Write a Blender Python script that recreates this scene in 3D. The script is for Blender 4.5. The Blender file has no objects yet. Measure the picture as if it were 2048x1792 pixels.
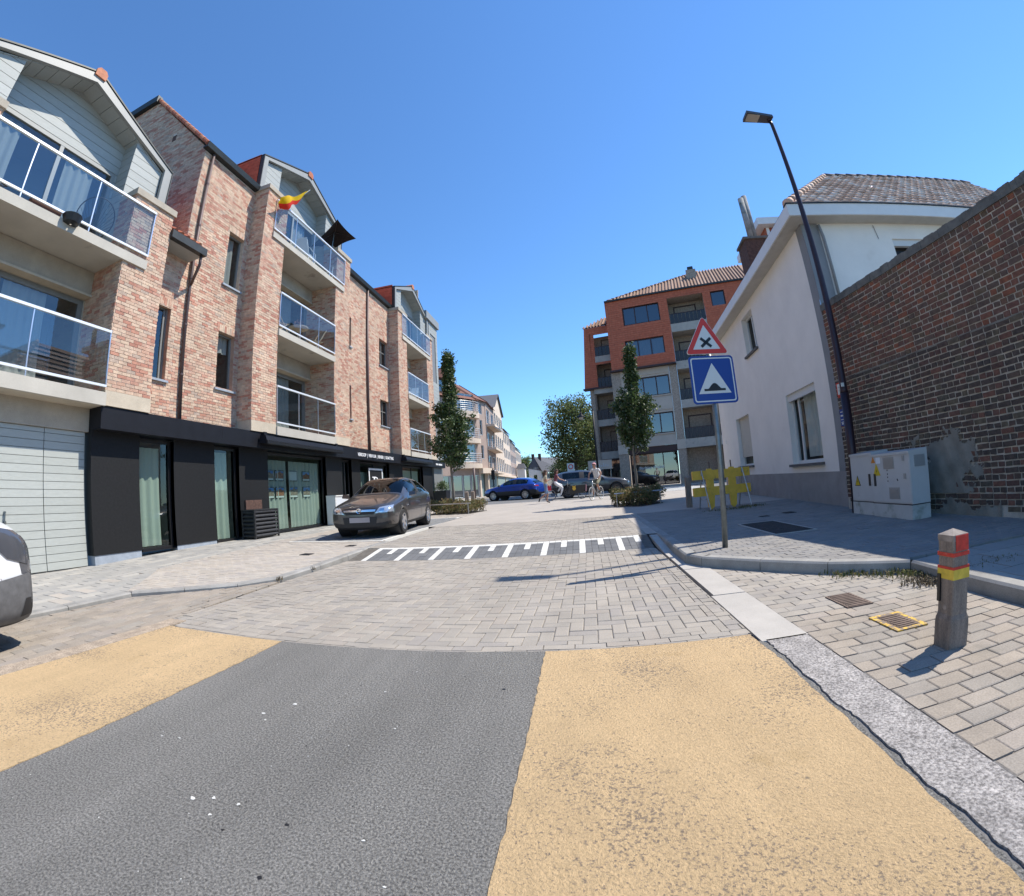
# Belgian street corner, seen through a wide action-camera lens
import bpy, bmesh, math, random
from math import sin, cos, tan, pi, radians, sqrt, atan2, hypot
from mathutils import Vector, Matrix
from mathutils.bvhtree import BVHTree

SC = bpy.context.scene
COL = SC.collection
RN = random.Random(11)

# ------------------------------------------------------------------ camera
cd = bpy.data.cameras.new('camera'); cd.type = 'PANO'
cd.panorama_type = 'FISHEYE_LENS_POLYNOMIAL'
cd.sensor_fit = 'HORIZONTAL'; cd.sensor_width = 36.0; cd.sensor_height = 31.5
cd.fisheye_fov = 3.1415
cd.fisheye_polynomial_k0 = 0.0
cd.fisheye_polynomial_k1 = -0.06340798190009998
cd.fisheye_polynomial_k2 = 1.1048564737207705e-05
cd.fisheye_polynomial_k3 = 1.9056201594012464e-05
cd.fisheye_polynomial_k4 = -3.0031674703177833e-07
cd.clip_start = .05; cd.clip_end = 3000
cam = bpy.data.objects.new('camera', cd); COL.objects.link(cam)
cam.matrix_world = Matrix(((0.98594273, 0.08339353, 0.14478415, 0), (0.15102274, -0.07409262, -0.98574967, 0),
                           (-0.07147771, 0.99375842, -0.08564540, 1.15), (0, 0, 0, 1)))
SC.camera = cam
CAMP = Vector((0, 0, 1.15))

# ------------------------------------------------------------------ sky, sun, exposure
SUN_AZ, SUN_EL = radians(68.0), radians(55.0)      # azimuth from +Y towards +X
wd = bpy.data.worlds.new('World'); SC.world = wd; wd.use_nodes = True
nt = wd.node_tree; nt.nodes.clear()
sky = nt.nodes.new('ShaderNodeTexSky'); sky.sky_type = 'NISHITA'; sky.sun_disc = False
sky.sun_elevation = SUN_EL; sky.sun_rotation = SUN_AZ
sky.altitude = 0; sky.air_density = 1.0; sky.dust_density = 0.0; sky.ozone_density = 3.0
bg = nt.nodes.new('ShaderNodeBackground'); bg.inputs['Strength'].default_value = 0.148
wo = nt.nodes.new('ShaderNodeOutputWorld')
hs = nt.nodes.new('ShaderNodeHueSaturation'); hs.inputs['Saturation'].default_value = 1.0
tn = nt.nodes.new('ShaderNodeMix'); tn.data_type = 'RGBA'; tn.blend_type = 'MULTIPLY'; tn.inputs[0].default_value = 1.0; tn.inputs[7].default_value = (.66, .96, 1.20, 1)
nt.links.new(sky.outputs[0], tn.inputs[6]); nt.links.new(tn.outputs[2], hs.inputs['Color']); nt.links.new(hs.outputs[0], bg.inputs[0]); nt.links.new(bg.outputs[0], wo.inputs[0])
sl = bpy.data.lights.new('sun', 'SUN'); sl.energy = 4.8; sl.angle = radians(0.55); sl.color = (1.0, 0.93, 0.82)
so = bpy.data.objects.new('sun', sl); COL.objects.link(so)
sd = Vector((sin(SUN_AZ) * cos(SUN_EL), cos(SUN_AZ) * cos(SUN_EL), sin(SUN_EL)))
so.rotation_euler = sd.to_track_quat('Z', 'Y').to_euler(); so.location = sd * 60
vs = SC.view_settings; vs.view_transform = 'Standard'; vs.look = 'None'; vs.exposure = 0.45; vs.gamma = 1.0
vs.use_curve_mapping = False
SC.render.engine = 'CYCLES'
SC.cycles.max_bounces = 8; SC.cycles.transparent_max_bounces = 14; SC.cycles.glossy_bounces = 3
SC.cycles.diffuse_bounces = 3; SC.cycles.transmission_bounces = 4
SC.cycles.caustics_reflective = False; SC.cycles.caustics_refractive = False
SC.cycles.use_denoising = True

# ------------------------------------------------------------------ materials
MATS = {}
def _sock(n, *names):
    for k in names:
        if k in n.inputs: return n.inputs[k]
def mat(name, col, rough=.75, metal=0., spec=None, coat=0., ramp=None, nscale=0., namt=0., ndetail=4., bump=0., bscale=40., bdist=.01,
        stain=None, coord='Object', alpha=None, emit=None, fine=None, trans=0., stretch=None, macro=None):
    """ramp: colours picked per loose piece / per object; nscale+namt: noise brightness; stain=(scale,lo,hi,colour)"""
    m = bpy.data.materials.new(name); m.use_nodes = True
    t = m.node_tree; N = t.nodes; L = t.links
    b = N['Principled BSDF']
    b.inputs['Roughness'].default_value = rough; b.inputs['Metallic'].default_value = metal
    if spec is not None: _sock(b, 'Specular IOR Level', 'Specular').default_value = spec
    if coat: _sock(b, 'Coat Weight', 'Clearcoat').default_value = coat
    c4 = tuple(col) + (1,)
    b.inputs['Base Color'].default_value = c4
    geo = N.new('ShaderNodeNewGeometry')
    pos = geo.outputs['Position']
    if stretch:
        vm = N.new('ShaderNodeVectorMath'); vm.operation = 'MULTIPLY'; vm.inputs[1].default_value = stretch
        L.new(pos, vm.inputs[0]); pos = vm.outputs[0]
    cur = None
    if ramp:
        oi = N.new('ShaderNodeObjectInfo')
        ad = N.new('ShaderNodeMath'); ad.operation = 'ADD'
        L.new(geo.outputs['Random Per Island'], ad.inputs[0]); L.new(oi.outputs['Random'], ad.inputs[1])
        fr = N.new('ShaderNodeMath'); fr.operation = 'FRACT'; L.new(ad.outputs[0], fr.inputs[0])
        cr = N.new('ShaderNodeValToRGB'); cr.color_ramp.interpolation = 'LINEAR' if len(ramp) < 3 else 'CONSTANT'
        e = cr.color_ramp.elements
        n = len(ramp)
        for i, cc in enumerate(ramp):
            p = i / n if n > 2 else i
            if i < 2: e[i].position = p; el = e[i]
            else: el = e.new(p)
            el.color = tuple(cc) + (1,)
        L.new(fr.outputs[0], cr.inputs[0]); cur = cr.outputs[0]
    def mix(a, bsock, fac, mode='MIX', const=None):
        mx = N.new('ShaderNodeMix'); mx.data_type = 'RGBA'; mx.blend_type = mode
        if hasattr(fac, 'links'): L.new(fac, mx.inputs[0])
        else: mx.inputs[0].default_value = fac
        if a is not None: L.new(a, mx.inputs[6])
        else: mx.inputs[6].default_value = c4
        if bsock is not None: L.new(bsock, mx.inputs[7])
        else: mx.inputs[7].default_value = const
        return mx.outputs[2]
    def noise(scale, detail=4., rgh=.6):
        nz = N.new('ShaderNodeTexNoise'); nz.inputs['Scale'].default_value = scale; nz.inputs['Detail'].default_value = detail
        nz.inputs['Roughness'].default_value = rgh; L.new(pos, nz.inputs['Vector']); return nz.outputs[0]
    def remap(s, lo, hi, a=0., b_=1.):
        mr = N.new('ShaderNodeMapRange'); mr.inputs[1].default_value = lo; mr.inputs[2].default_value = hi
        mr.inputs[3].default_value = a; mr.inputs[4].default_value = b_; L.new(s, mr.inputs[0]); return mr.outputs[0]
    if nscale:
        f = remap(noise(nscale, ndetail), .3, .7, 1 - namt, 1 + namt)
        cb = N.new('ShaderNodeCombineColor')
        for i in range(3): L.new(f, cb.inputs[i])
        cur = mix(cur, cb.outputs[0], 1.0, 'MULTIPLY')
    if macro:     # broad streaks along the street (scale x, scale y, amount)
        vm2 = N.new('ShaderNodeVectorMath'); vm2.operation = 'MULTIPLY'; vm2.inputs[1].default_value = (macro[0], macro[1], 1.0); L.new(geo.outputs['Position'], vm2.inputs[0])
        nz2 = N.new('ShaderNodeTexNoise'); nz2.inputs['Scale'].default_value = 1.0; nz2.inputs['Detail'].default_value = 5.; nz2.inputs['Roughness'].default_value = .6; L.new(vm2.outputs[0], nz2.inputs['Vector'])
        f = remap(nz2.outputs[0], .3, .7, 1 - macro[2], 1 + macro[2]); cb = N.new('ShaderNodeCombineColor')
        for i in range(3): L.new(f, cb.inputs[i])
        cur = mix(cur, cb.outputs[0], 1.0, 'MULTIPLY')
    if fine:      # fine speckle (scale, amount)
        f = remap(noise(fine[0], 2., .7), .35, .65, 1 - fine[1], 1 + fine[1])
        cb = N.new('ShaderNodeCombineColor')
        for i in range(3): L.new(f, cb.inputs[i])
        cur = mix(cur, cb.outputs[0], 1.0, 'MULTIPLY')
    if stain:
        for st_ in ([stain] if not isinstance(stain, list) else stain):
            (sc_, lo, hi, cc) = st_[:4]
            src = noise(sc_, 5., .65)
            if len(st_) > 4:      # wear concentrates in broad patches
                ml = N.new('ShaderNodeMath'); ml.operation = 'MULTIPLY_ADD'; L.new(noise(st_[4], 3., .5), ml.inputs[0]); ml.inputs[1].default_value = st_[5]; ml.inputs[2].default_value = -.5 * st_[5]
                ad2 = N.new('ShaderNodeMath'); ad2.operation = 'ADD'; L.new(src, ad2.inputs[0]); L.new(ml.outputs[0], ad2.inputs[1]); src = ad2.outputs[0]
            f = remap(src, lo, hi)
            cur = mix(cur, None, f, 'MIX', tuple(cc) + (1,))
    if cur is not None: L.new(cur, b.inputs['Base Color'])
    if bump:
        bp = N.new('ShaderNodeBump'); bp.inputs['Strength'].default_value = bump; bp.inputs['Distance'].default_value = bdist
        L.new(noise(bscale, 5., .65), bp.inputs['Height']); L.new(bp.outputs[0], b.inputs['Normal'])
    if trans:
        tr = N.new('ShaderNodeBsdfTranslucent'); ms = N.new('ShaderNodeMixShader'); ms.inputs[0].default_value = trans
        if cur is not None: L.new(cur, tr.inputs[0])
        else: tr.inputs[0].default_value = c4
        L.new(b.outputs[0], ms.inputs[1]); L.new(tr.outputs[0], ms.inputs[2]); L.new(ms.outputs[0], N['Material Output'].inputs[0])
    m.diffuse_color = c4
    MATS[name] = m
    return m

def glass(name, tint=(.8, .88, .86), refl=.10, rough=.0, k=.9):
    m = bpy.data.materials.new(name); m.use_nodes = True
    t = m.node_tree; N = t.nodes; L = t.links; N.remove(N['Principled BSDF'])
    ge = N.new('ShaderNodeNewGeometry'); dp = N.new('ShaderNodeVectorMath'); dp.operation = 'DOT_PRODUCT'
    L.new(ge.outputs['Normal'], dp.inputs[0]); L.new(ge.outputs['Incoming'], dp.inputs[1])
    def mth(op, a, b=None, clamp=False):
        q = N.new('ShaderNodeMath'); q.operation = op; q.use_clamp = clamp
        for i, v in enumerate((a, b)):
            if v is None: continue
            if hasattr(v, 'links'): L.new(v, q.inputs[i])
            else: q.inputs[i].default_value = v
        return q.outputs[0]
    sch = mth('POWER', mth('SUBTRACT', 1.0, mth('ABSOLUTE', dp.outputs['Value']), True), 5.0)
    class _o: pass
    mr = _o(); mr.outputs = [mth('ADD', mth('MULTIPLY', sch, k), refl, True)]
    tr = N.new('ShaderNodeBsdfTransparent'); tr.inputs[0].default_value = tuple(tint) + (1,)
    gl = N.new('ShaderNodeBsdfGlossy'); gl.inputs['Roughness'].default_value = rough
    ms = N.new('ShaderNodeMixShader'); L.new(mr.outputs[0], ms.inputs[0]); L.new(tr.outputs[0], ms.inputs[1]); L.new(gl.outputs[0], ms.inputs[2])
    L.new(ms.outputs[0], N['Material Output'].inputs[0])
    MATS[name] = m
    return m

def M(n): return MATS[n]

BR = [(.57, .42, .30), (.55, .385, .275), (.51, .33, .235), (.59, .445, .325), (.46, .225, .155), (.56, .40, .29), (.50, .305, .215), (.43, .20, .14), (.55, .395, .285), (.44, .335, .26), (.52, .33, .24), (.58, .425, .31), (.48, .26, .185), (.535, .375, .275)]
mat('brick_pink', (.5, .36, .26), .88, ramp=BR, macro=(.8, .8, .12), nscale=9, namt=.18, bump=.6, bscale=55, bdist=.012, fine=(160, .12))
mat('mortar_light', (.60, .51, .42), .95, nscale=4, namt=.12, fine=(90, .1))
BRD = [tuple(.82 * v + .18 * (c[0] + c[1] + c[2]) / 3 for v in c) for c in [(.105, .062, .045), (.12, .075, .052), (.085, .058, .045), (.135, .10, .06), (.155, .068, .045), (.075, .055, .045), (.11, .07, .05), (.10, .08, .055), (.12, .058, .042), (.095, .065, .05), (.19, .075, .045), (.09, .06, .045)]]
mat('brick_old', (.11, .07, .05), .92, ramp=BRD, nscale=14, namt=.35, bump=.9, bscale=60, bdist=.012, fine=(130, .22))
BRU = [(.17, .085, .06), (.15, .08, .06), (.20, .085, .055), (.14, .095, .06), (.25, .09, .05), (.12, .08, .06), (.18, .10, .065), (.16, .075, .055), (.13, .085, .065)]
mat('brick_old_upper', (.16, .09, .06), .92, ramp=BRU, nscale=14, namt=.3, bump=.9, bscale=60, bdist=.012, fine=(130, .2))
mat('mortar_old', (.45, .40, .335), .97, nscale=5, namt=.3, bump=.5, bscale=70, fine=(120, .15))
mat('render_patch', (.22, .205, .175), .97, nscale=4, namt=.22, bump=.4, bscale=50, fine=(110, .12))
mat('stone_coping', (.15, .145, .13), .95, nscale=6, namt=.3, bump=.7, bscale=30, bdist=.02)
mat('sandstone', (.50, .43, .33), .9, nscale=3, namt=.10, fine=(120, .14), bump=.2, bscale=160, bdist=.003)
mat('concrete_soffit', (.46, .43, .37), .9, nscale=1.2, namt=.10, fine=(80, .06), stain=(1.1, .62, .76, (.14, .125, .105)))
mat('lintel_stone', (.40, .35, .28), .9, nscale=3, namt=.1, fine=(140, .16))
mat('board_grey', (.42, .44, .42), .6, nscale=5, namt=.07, ramp=[(.33, .345, .325), (.37, .385, .365)], fine=(60, .05), stretch=(8, 1, 8))
mat('trim_grey', (.275, .28, .265), .5, nscale=4, namt=.04)
mat('frame_grey', (.20, .20, .19), .45, nscale=6, namt=.05)
mat('alu', (.75, .76, .78), .28, metal=.9)
mat('white_alu', (.82, .84, .86), .35, metal=.3)
mat('zinc_dark', (.035, .04, .04), .5, metal=.4, nscale=6, namt=.2)
mat('pipe_brown', (.12, .085, .08), .55, metal=.3)
mat('tile_orange', (.42, .13, .06), .8, ramp=[(.40, .12, .055), (.50, .19, .10), (.36, .11, .06)], nscale=8, namt=.2)
mat('slate_red', (.30, .085, .045), .85, ramp=[(.28, .08, .045), (.36, .11, .06)], nscale=6, namt=.2)
mat('black_panel', (.011, .0115, .0125), .6, spec=.3, nscale=20, namt=.25, fine=(300, .25))
mat('black_metal', (.010, .011, .015), .5, spec=.25, nscale=4, namt=.15)
mat('black_frame', (.012, .012, .014), .4)
mat('blue_stone', (.30, .34, .39), .75, nscale=6, namt=.12, fine=(90, .08))
mat('louver_black', (.022, .023, .026), .5, nscale=12, namt=.3)
mat('gate_board', (.40, .42, .39), .62, ramp=[(.385, .405, .375), (.42, .44, .41)], nscale=7, namt=.06, stretch=(1, 1, 6))
mat('curtain', (.74, .77, .72), .9, trans=.35)
mat('curtain_grey', (.55, .55, .53), .9, trans=.25)
mat('room_dark', (.07, .062, .055), .95)
mat('room_mid', (.20, .19, .17), .95)
mat('interior_white', (.5, .5, .48), .9)
glass('glass_window', (.72, .78, .78), .13)
glass('glass_shop', (.64, .74, .69), .06)
glass('glass_house', (.85, .88, .88), .03, k=.35)
glass('glass_rail', (.80, .87, .90), .12)
glass('glass_car', (.16, .19, .20), .06)
glass('glass_far', (.30, .33, .36), .20, k=.6)
mat('paper_white', (.75, .77, .8), .6)
mat('letter_white', (.82, .82, .82), .5)
mat('white_render', (.80, .755, .69), .93, nscale=1.3, namt=.05, fine=(200, .04), bump=.25, bscale=130, bdist=.004, stain=(.5, .62, .80, (.60, .54, .46)))
mat('plinth_grey', (.29, .275, .265), .93, nscale=2, namt=.12, bump=.3, bscale=130, bdist=.004, stain=(.9, .60, .75, (.20, .19, .165)))
mat('quoin_grey', (.24, .245, .25), .9, nscale=3, namt=.08)
mat('white_paint', (.74, .72, .68), .5, nscale=3, namt=.04)
mat('soffit_cream', (.50, .47, .42), .85, nscale=3, namt=.08, stain=(1.2, .6, .75, (.36, .33, .28)))
mat('window_white', (.62, .62, .60), .5)
mat('shutter_cream', (.52, .49, .42), .7, nscale=4, namt=.05)
mat('pantile', (.40, .26, .2), .85, ramp=[(.66, .41, .29), (.74, .53, .41), (.50, .31, .215), (.70, .45, .32), (.78, .60, .48), (.58, .35, .24)], nscale=10, namt=.25, fine=(70, .15))
mat('ridge_tile', (.14, .105, .09), .9, nscale=8, namt=.3)
mat('chimney_brick', (.10, .055, .042), .95, nscale=14, namt=.4, bump=.6, bscale=40)
mat('flue_concrete', (.26, .26, .25), .9, nscale=5, namt=.3, stain=(3, .55, .7, (.12, .12, .08)))
mat('sill_blue', (.115, .11, .105), .85, nscale=8, namt=.2)
mat('lamp_post', (.035, .018, .024), .42, metal=.3)
mat('lamp_head', (.06, .06, .065), .5)
mat('lamp_lens', (.42, .38, .32), .3)
mat('steel_galv', (.19, .21, .21), .42, metal=.75, nscale=12, namt=.2)
mat('steel_light', (.40, .41, .42), .38, metal=.7, nscale=14, namt=.15)
mat('sign_red', (.60, .035, .02), .42)
mat('sign_blue', (.006, .045, .25), .4)
mat('sign_white', (.66, .67, .63), .45)
mat('sign_black', (.012, .012, .014), .5)
mat('cabinet_grey', (.52, .51, .49), .55, nscale=3, namt=.05, stain=[(5, .66, .76, (.30, .29, .26)), (2.5, .68, .8, (.36, .36, .33))])
mat('cabinet_base', (.50, .49, .46), .9, nscale=4, namt=.1, stain=(3, .52, .70, (.22, .23, .17)))
mat('vent_metal', (.36, .36, .35), .5, metal=.4)
mat('warn_yellow', (.60, .42, .01), .5)
mat('warn_orange', (.60, .20, .02), .5)
mat('barrier_yellow', (.80, .47, .06), .6, nscale=6, namt=.1, stain=(7, .60, .75, (.35, .21, .06)))
mat('post_wood', (.24, .195, .16), .92, nscale=3, namt=.3, fine=(60, .3), bump=.8, bscale=30, bdist=.01, stretch=(9, 9, 1.2))
mat('post_wood_end', (.27, .23, .20), .9, nscale=14, namt=.35)
mat('tape_red', (.50, .035, .02), .5, nscale=30, namt=.25, stain=(24, .64, .72, (.32, .2, .16)))
mat('tape_yellow', (.60, .43, .05), .6, nscale=20, namt=.2)
mat('rim_worn', (.60, .38, .05), .7, nscale=20, namt=.2, stain=(28, .46, .54, (.20, .15, .11)))
mat('asphalt', (.215, .207, .19), .95, macro=(2.6, .35, .14), nscale=.9, namt=.08, fine=(95, .5), bump=1.0, bscale=110, bdist=.02,
    stain=[(34, .70, .715, (.46, .46, .44)), (3.1, .735, .76, (.09, .09, .09)), (26, .75, .765, (.03, .03, .03))])
mat('paint_ochre', (.57, .405, .22), .85, macro=(2.2, .5, .09), nscale=1.6, namt=.07, fine=(70, .10), bump=1.0, bscale=105, bdist=.016,
    stain=[(75, .555, .64, (.25, .19, .13), 1.1, .55), (2.0, .60, .72, (.46, .32, .16)), (9, .68, .73, (.20, .16, .11), .8, .35)])
mat('gutter_rough', (.36, .335, .315), .92, nscale=7, namt=.25, fine=(75, .5), bump=1.0, bscale=120, bdist=.012)
mat('concrete_smooth', (.40, .375, .34), .88, nscale=2.2, namt=.09, fine=(150, .08))
mat('concrete_crack', (.16, .155, .15), .95, nscale=9, namt=.4, bump=.8, bscale=60)
PV = [(.315, .284, .242), (.30, .272, .234), (.325, .292, .248), (.29, .264, .23), (.318, .288, .25), (.305, .27, .23), (.285, .26, .232), (.33, .296, .252)]
mat('paver', (.33, .3, .26), .9, ramp=PV, macro=(1.1, .3, .10), nscale=3.0, namt=.09, fine=(110, .10), bump=.35, bscale=120, bdist=.004, stain=[(.8, .60, .78, (.235, .215, .20)), (16, .735, .75, (.06, .055, .05))])
PVO = [(.30, .26, .215), (.285, .245, .20), (.315, .27, .22), (.27, .24, .205), (.305, .265, .225), (.29, .26, .22)]
mat('paver_old', (.26, .24, .20), .93, ramp=PVO, nscale=4.0, namt=.12, fine=(100, .14), bump=.5, bscale=90, bdist=.006, stain=[(1.6, .58, .75, (.20, .18, .15)), (30, .71, .73, (.52, .5, .46))])
mat('paver_dark', (.14, .14, .145), .88, ramp=[(.125, .128, .132), (.15, .152, .155)], nscale=4, namt=.1, fine=(110, .1))
mat('paver_bay', (.2, .2, .2), .88, ramp=[(.185, .188, .19), (.22, .222, .222)], nscale=4, namt=.1, fine=(110, .1))
mat('paver_white', (.62, .61, .57), .8, ramp=[(.60, .59, .55), (.66, .65, .61)], nscale=5, namt=.06)
PVG = [(.325, .312, .285), (.305, .295, .272), (.34, .325, .296), (.315, .303, .278), (.385, .365, .325), (.295, .286, .268)]
mat('slab_grey', (.36, .355, .34), .9, ramp=PVG, nscale=2.2, namt=.07, fine=(120, .08), stain=(.7, .62, .78, (.29, .275, .25)))
PVW = [(.40, .355, .30), (.37, .33, .28), (.41, .37, .32), (.385, .35, .305), (.36, .325, .29)]
mat('slab_warm', (.38, .34, .29), .9, ramp=PVW, nscale=2.2, namt=.07, fine=(120, .08), stain=(.8, .62, .78, (.28, .26, .24)))
PVR = [(.235, .225, .21), (.22, .21, .20), (.25, .235, .215), (.225, .218, .21)]
mat('paver_walk', (.23, .22, .205), .92, ramp=PVR, nscale=2.5, namt=.10, fine=(110, .1), stain=(.9, .60, .78, (.175, .165, .155)))
mat('joint_sand', (.22, .195, .165), .97, nscale=9, namt=.3, fine=(120, .2))
mat('joint_black', (.05, .046, .04), .97)
mat('joint_dark', (.12, .108, .092), .97, nscale=9, namt=.3)
mat('kerb_stone', (.27, .262, .245), .88, ramp=[(.26, .252, .235), (.29, .282, .265)], nscale=4, namt=.2, fine=(120, .1))
mat('kerb_aggregate', (.36, .29, .22), .92, nscale=10, namt=.25, fine=(90, .35), bump=.8, bscale=80)
mat('iron_rust', (.145, .105, .085), .75, metal=.3, nscale=12, namt=.3)
mat('iron_dark', (.055, .05, .05), .75, metal=.3, nscale=12, namt=.3)
mat('plaza', (.37, .335, .295), .9, nscale=1.1, namt=.09, fine=(50, .10), stain=(.35, .6, .8, (.30, .28, .26)))
mat('road_far', (.15, .15, .15), .9, nscale=.5, namt=.1, fine=(60, .15))
mat('ground_far', (.17, .165, .15), .95, nscale=.3, namt=.2)
mat('weed', (.09, .11, .03), .9, ramp=[(.07, .09, .025), (.15, .15, .045), (.17, .14, .07)], trans=.2)
mat('weed_dry', (.13, .10, .06), .95, ramp=[(.10, .075, .05), (.19, .15, .09)])
mat('flower_yellow', (.7, .55, .02), .7)
# ------------------------------------------------------------------ mesh helpers
ROOT = {}
def link(o, parent=None):
    COL.objects.link(o)
    if parent is not None: o.parent = parent
    return o
def tag(o, label=None, cat=None, group=None, kind=None):
    if label: o['label'] = label
    if cat: o['category'] = cat
    if group: o['group'] = group
    if kind: o['kind'] = kind
    return o
def thing(name, loc, label, cat, group=None):
    o = bpy.data.objects.new(name, None); link(o); o.location = loc; o.empty_display_size = .2
    ROOT[o] = Vector(loc); return tag(o, label, cat, group)
def rootloc(o): return ROOT.get(o, Vector((0, 0, 0)))

class MB:
    def __init__(s): s.v = []; s.f = []; s.mi = []; s.cur = 0
    def face(s, pts):
        n = len(s.v); s.v += [tuple(p) for p in pts]; s.f.append(tuple(range(n, n + len(pts)))); s.mi.append(s.cur)
    def add(s, vs, fs):
        n = len(s.v); s.v += [tuple(p) for p in vs]
        for f in fs: s.f.append(tuple(i + n for i in f)); s.mi.append(s.cur)
    def hexa(s, b, t):     # bottom ring, top ring
        n = len(b); vs = list(b) + list(t)
        fs = [tuple(reversed(range(n))), tuple(range(n, 2 * n))] + [(i, (i + 1) % n, n + (i + 1) % n, n + i) for i in range(n)]
        s.add(vs, fs)
    def box(s, x0, y0, z0, x1, y1, z1):
        if x0 > x1: x0, x1 = x1, x0
        if y0 > y1: y0, y1 = y1, y0
        if z0 > z1: z0, z1 = z1, z0
        s.hexa([(x0, y0, z0), (x1, y0, z0), (x1, y1, z0), (x0, y1, z0)], [(x0, y0, z1), (x1, y0, z1), (x1, y1, z1), (x0, y1, z1)])
    def fbox(s, F, u0, u1, z0, z1, w0, w1):
        P = F.P
        if w0 > w1: w0, w1 = w1, w0
        s.hexa([P(u0, z0, w0), P(u0, z0, w1), P(u1, z0, w1), P(u1, z0, w0)][::F.s], [P(u0, z1, w0), P(u0, z1, w1), P(u1, z1, w1), P(u1, z1, w0)][::F.s])
    def prism(s, F, poly, w0, w1):     # poly in (u,z) extruded w0..w1
        a = [F.P(u, z, w0) for u, z in poly]; b = [F.P(u, z, w1) for u, z in poly]
        s.hexa(a, b)
    def slab(s, poly, z0, z1):
        s.hexa([(x, y, z0) for x, y in poly], [(x, y, z1) for x, y in poly])
    def tube(s, pts, r, n=8, cap=True):
        pts = [Vector(p) for p in pts]; k = len(pts)
        rs = r if isinstance(r, (list, tuple)) else [r] * k
        rings = []; prev = None
        for i, p in enumerate(pts):
            d = (pts[min(i + 1, k - 1)] - pts[max(i - 1, 0)]).normalized()
            if prev is None:
                a = Vector((0, 0, 1)) if abs(d.z) < .9 else Vector((1, 0, 0)); x = d.cross(a).normalized()
            else: x = (prev - d * prev.dot(d)).normalized()
            prev = x; y = d.cross(x)
            rings.append([p + (x * cos(2 * pi * j / n) + y * sin(2 * pi * j / n)) * rs[i] for j in range(n)])
        vs = [q for rg in rings for q in rg]
        fs = [(i * n + j, i * n + (j + 1) % n, (i + 1) * n + (j + 1) % n, (i + 1) * n + j) for i in range(k - 1) for j in range(n)]
        if cap: fs += [tuple(reversed(range(n))), tuple((k - 1) * n + j for j in range(n))]
        s.add(vs, fs)
    def disc(s, c, axis, r0, r1, t0, t1, n=24):    # ring/lathe between radii & offsets along axis
        a = Vector(axis).normalized(); b = Vector((0, 0, 1)) if abs(a.z) < .9 else Vector((1, 0, 0))
        x = a.cross(b).normalized(); y = a.cross(x); c = Vector(c)
        vs = []
        for (r, t) in ((r0, t0), (r1, t1)):
            vs += [c + a * t + (x * cos(2 * pi * j / n) + y * sin(2 * pi * j / n)) * r for j in range(n)]
        s.add(vs, [(j, (j + 1) % n, n + (j + 1) % n, n + j) for j in range(n)])
    def lathe(s, c, axis, prof, n=24):
        for (r0, t0), (r1, t1) in zip(prof[:-1], prof[1:]): s.disc(c, axis, r0, r1, t0, t1, n)
    def build(s, name, m, parent=None, smooth=False, loc=None, weld=False):
        me = bpy.data.meshes.new(name)
        off = Vector(loc) if loc is not None else (ROOT.get(parent, Vector((0, 0, 0))) if parent is not None else Vector((0, 0, 0)))
        me.from_pydata([(x - off.x, y - off.y, z - off.z) for x, y, z in s.v], [], s.f)
        for mm in (m if isinstance(m, (list, tuple)) else [m]): me.materials.append(M(mm) if isinstance(mm, str) else mm)
        if any(s.mi): me.polygons.foreach_set('material_index', s.mi)
        if weld:
            b = bmesh.new(); b.from_mesh(me); bmesh.ops.remove_doubles(b, verts=b.verts, dist=1e-4); b.to_mesh(me); b.free()
        if smooth: me.polygons.foreach_set('use_smooth', [True] * len(me.polygons))
        me.update()
        o = bpy.data.objects.new(name, me); link(o, parent)
        if loc is not None: o.location = loc
        ROOT[o] = off
        return o

class Fr:      # a wall frame: u along the wall, w outwards, z up
    def __init__(s, o, u, n):
        s.o = Vector(o); s.u = Vector(u).normalized(); s.n = Vector(n).normalized()
        s.s = 1 if s.u.cross(Vector((0, 0, 1))).dot(s.n) < 0 else -1
    def P(s, u, z, w=0.): return s.o + s.u * u + s.n * w + Vector((0, 0, z))

def single(mb, name, m, loc, label, cat, group=None, smooth=False):
    o = mb.build(name, m, None, smooth, loc); return tag(o, label, cat, group)
def struct(mb, name, m, smooth=False):
    o = mb.build(name, m, None, smooth); o['kind'] = 'structure'; return o

def clip_convex(poly, cl):
    out = poly
    n = len(cl)
    for i in range(n):
        ax, ay = cl[i]; bx, by = cl[(i + 1) % n]
        inp = out; out = []
        if not inp: return []
        side = lambda p: (bx - ax) * (p[1] - ay) - (by - ay) * (p[0] - ax)
        for j in range(len(inp)):
            p, q = inp[j], inp[(j + 1) % len(inp)]
            sp, sq = side(p), side(q)
            if sp >= 0: out.append(p)
            if (sp >= 0) != (sq >= 0):
                t = sp / (sp - sq); out.append((p[0] + (q[0] - p[0]) * t, p[1] + (q[1] - p[1]) * t))
    return out
def area(p): return abs(sum(p[i][0] * p[(i + 1) % len(p)][1] - p[(i + 1) % len(p)][0] * p[i][1] for i in range(len(p)))) / 2
def ccw(p): return p if sum(p[i][0] * p[(i + 1) % len(p)][1] - p[(i + 1) % len(p)][0] * p[i][1] for i in range(len(p))) > 0 else p[::-1]
def sstep(x, a, b):
    t = max(0., min(1., (x - a) / (b - a))); return t * t * (3 - 2 * t)
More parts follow.
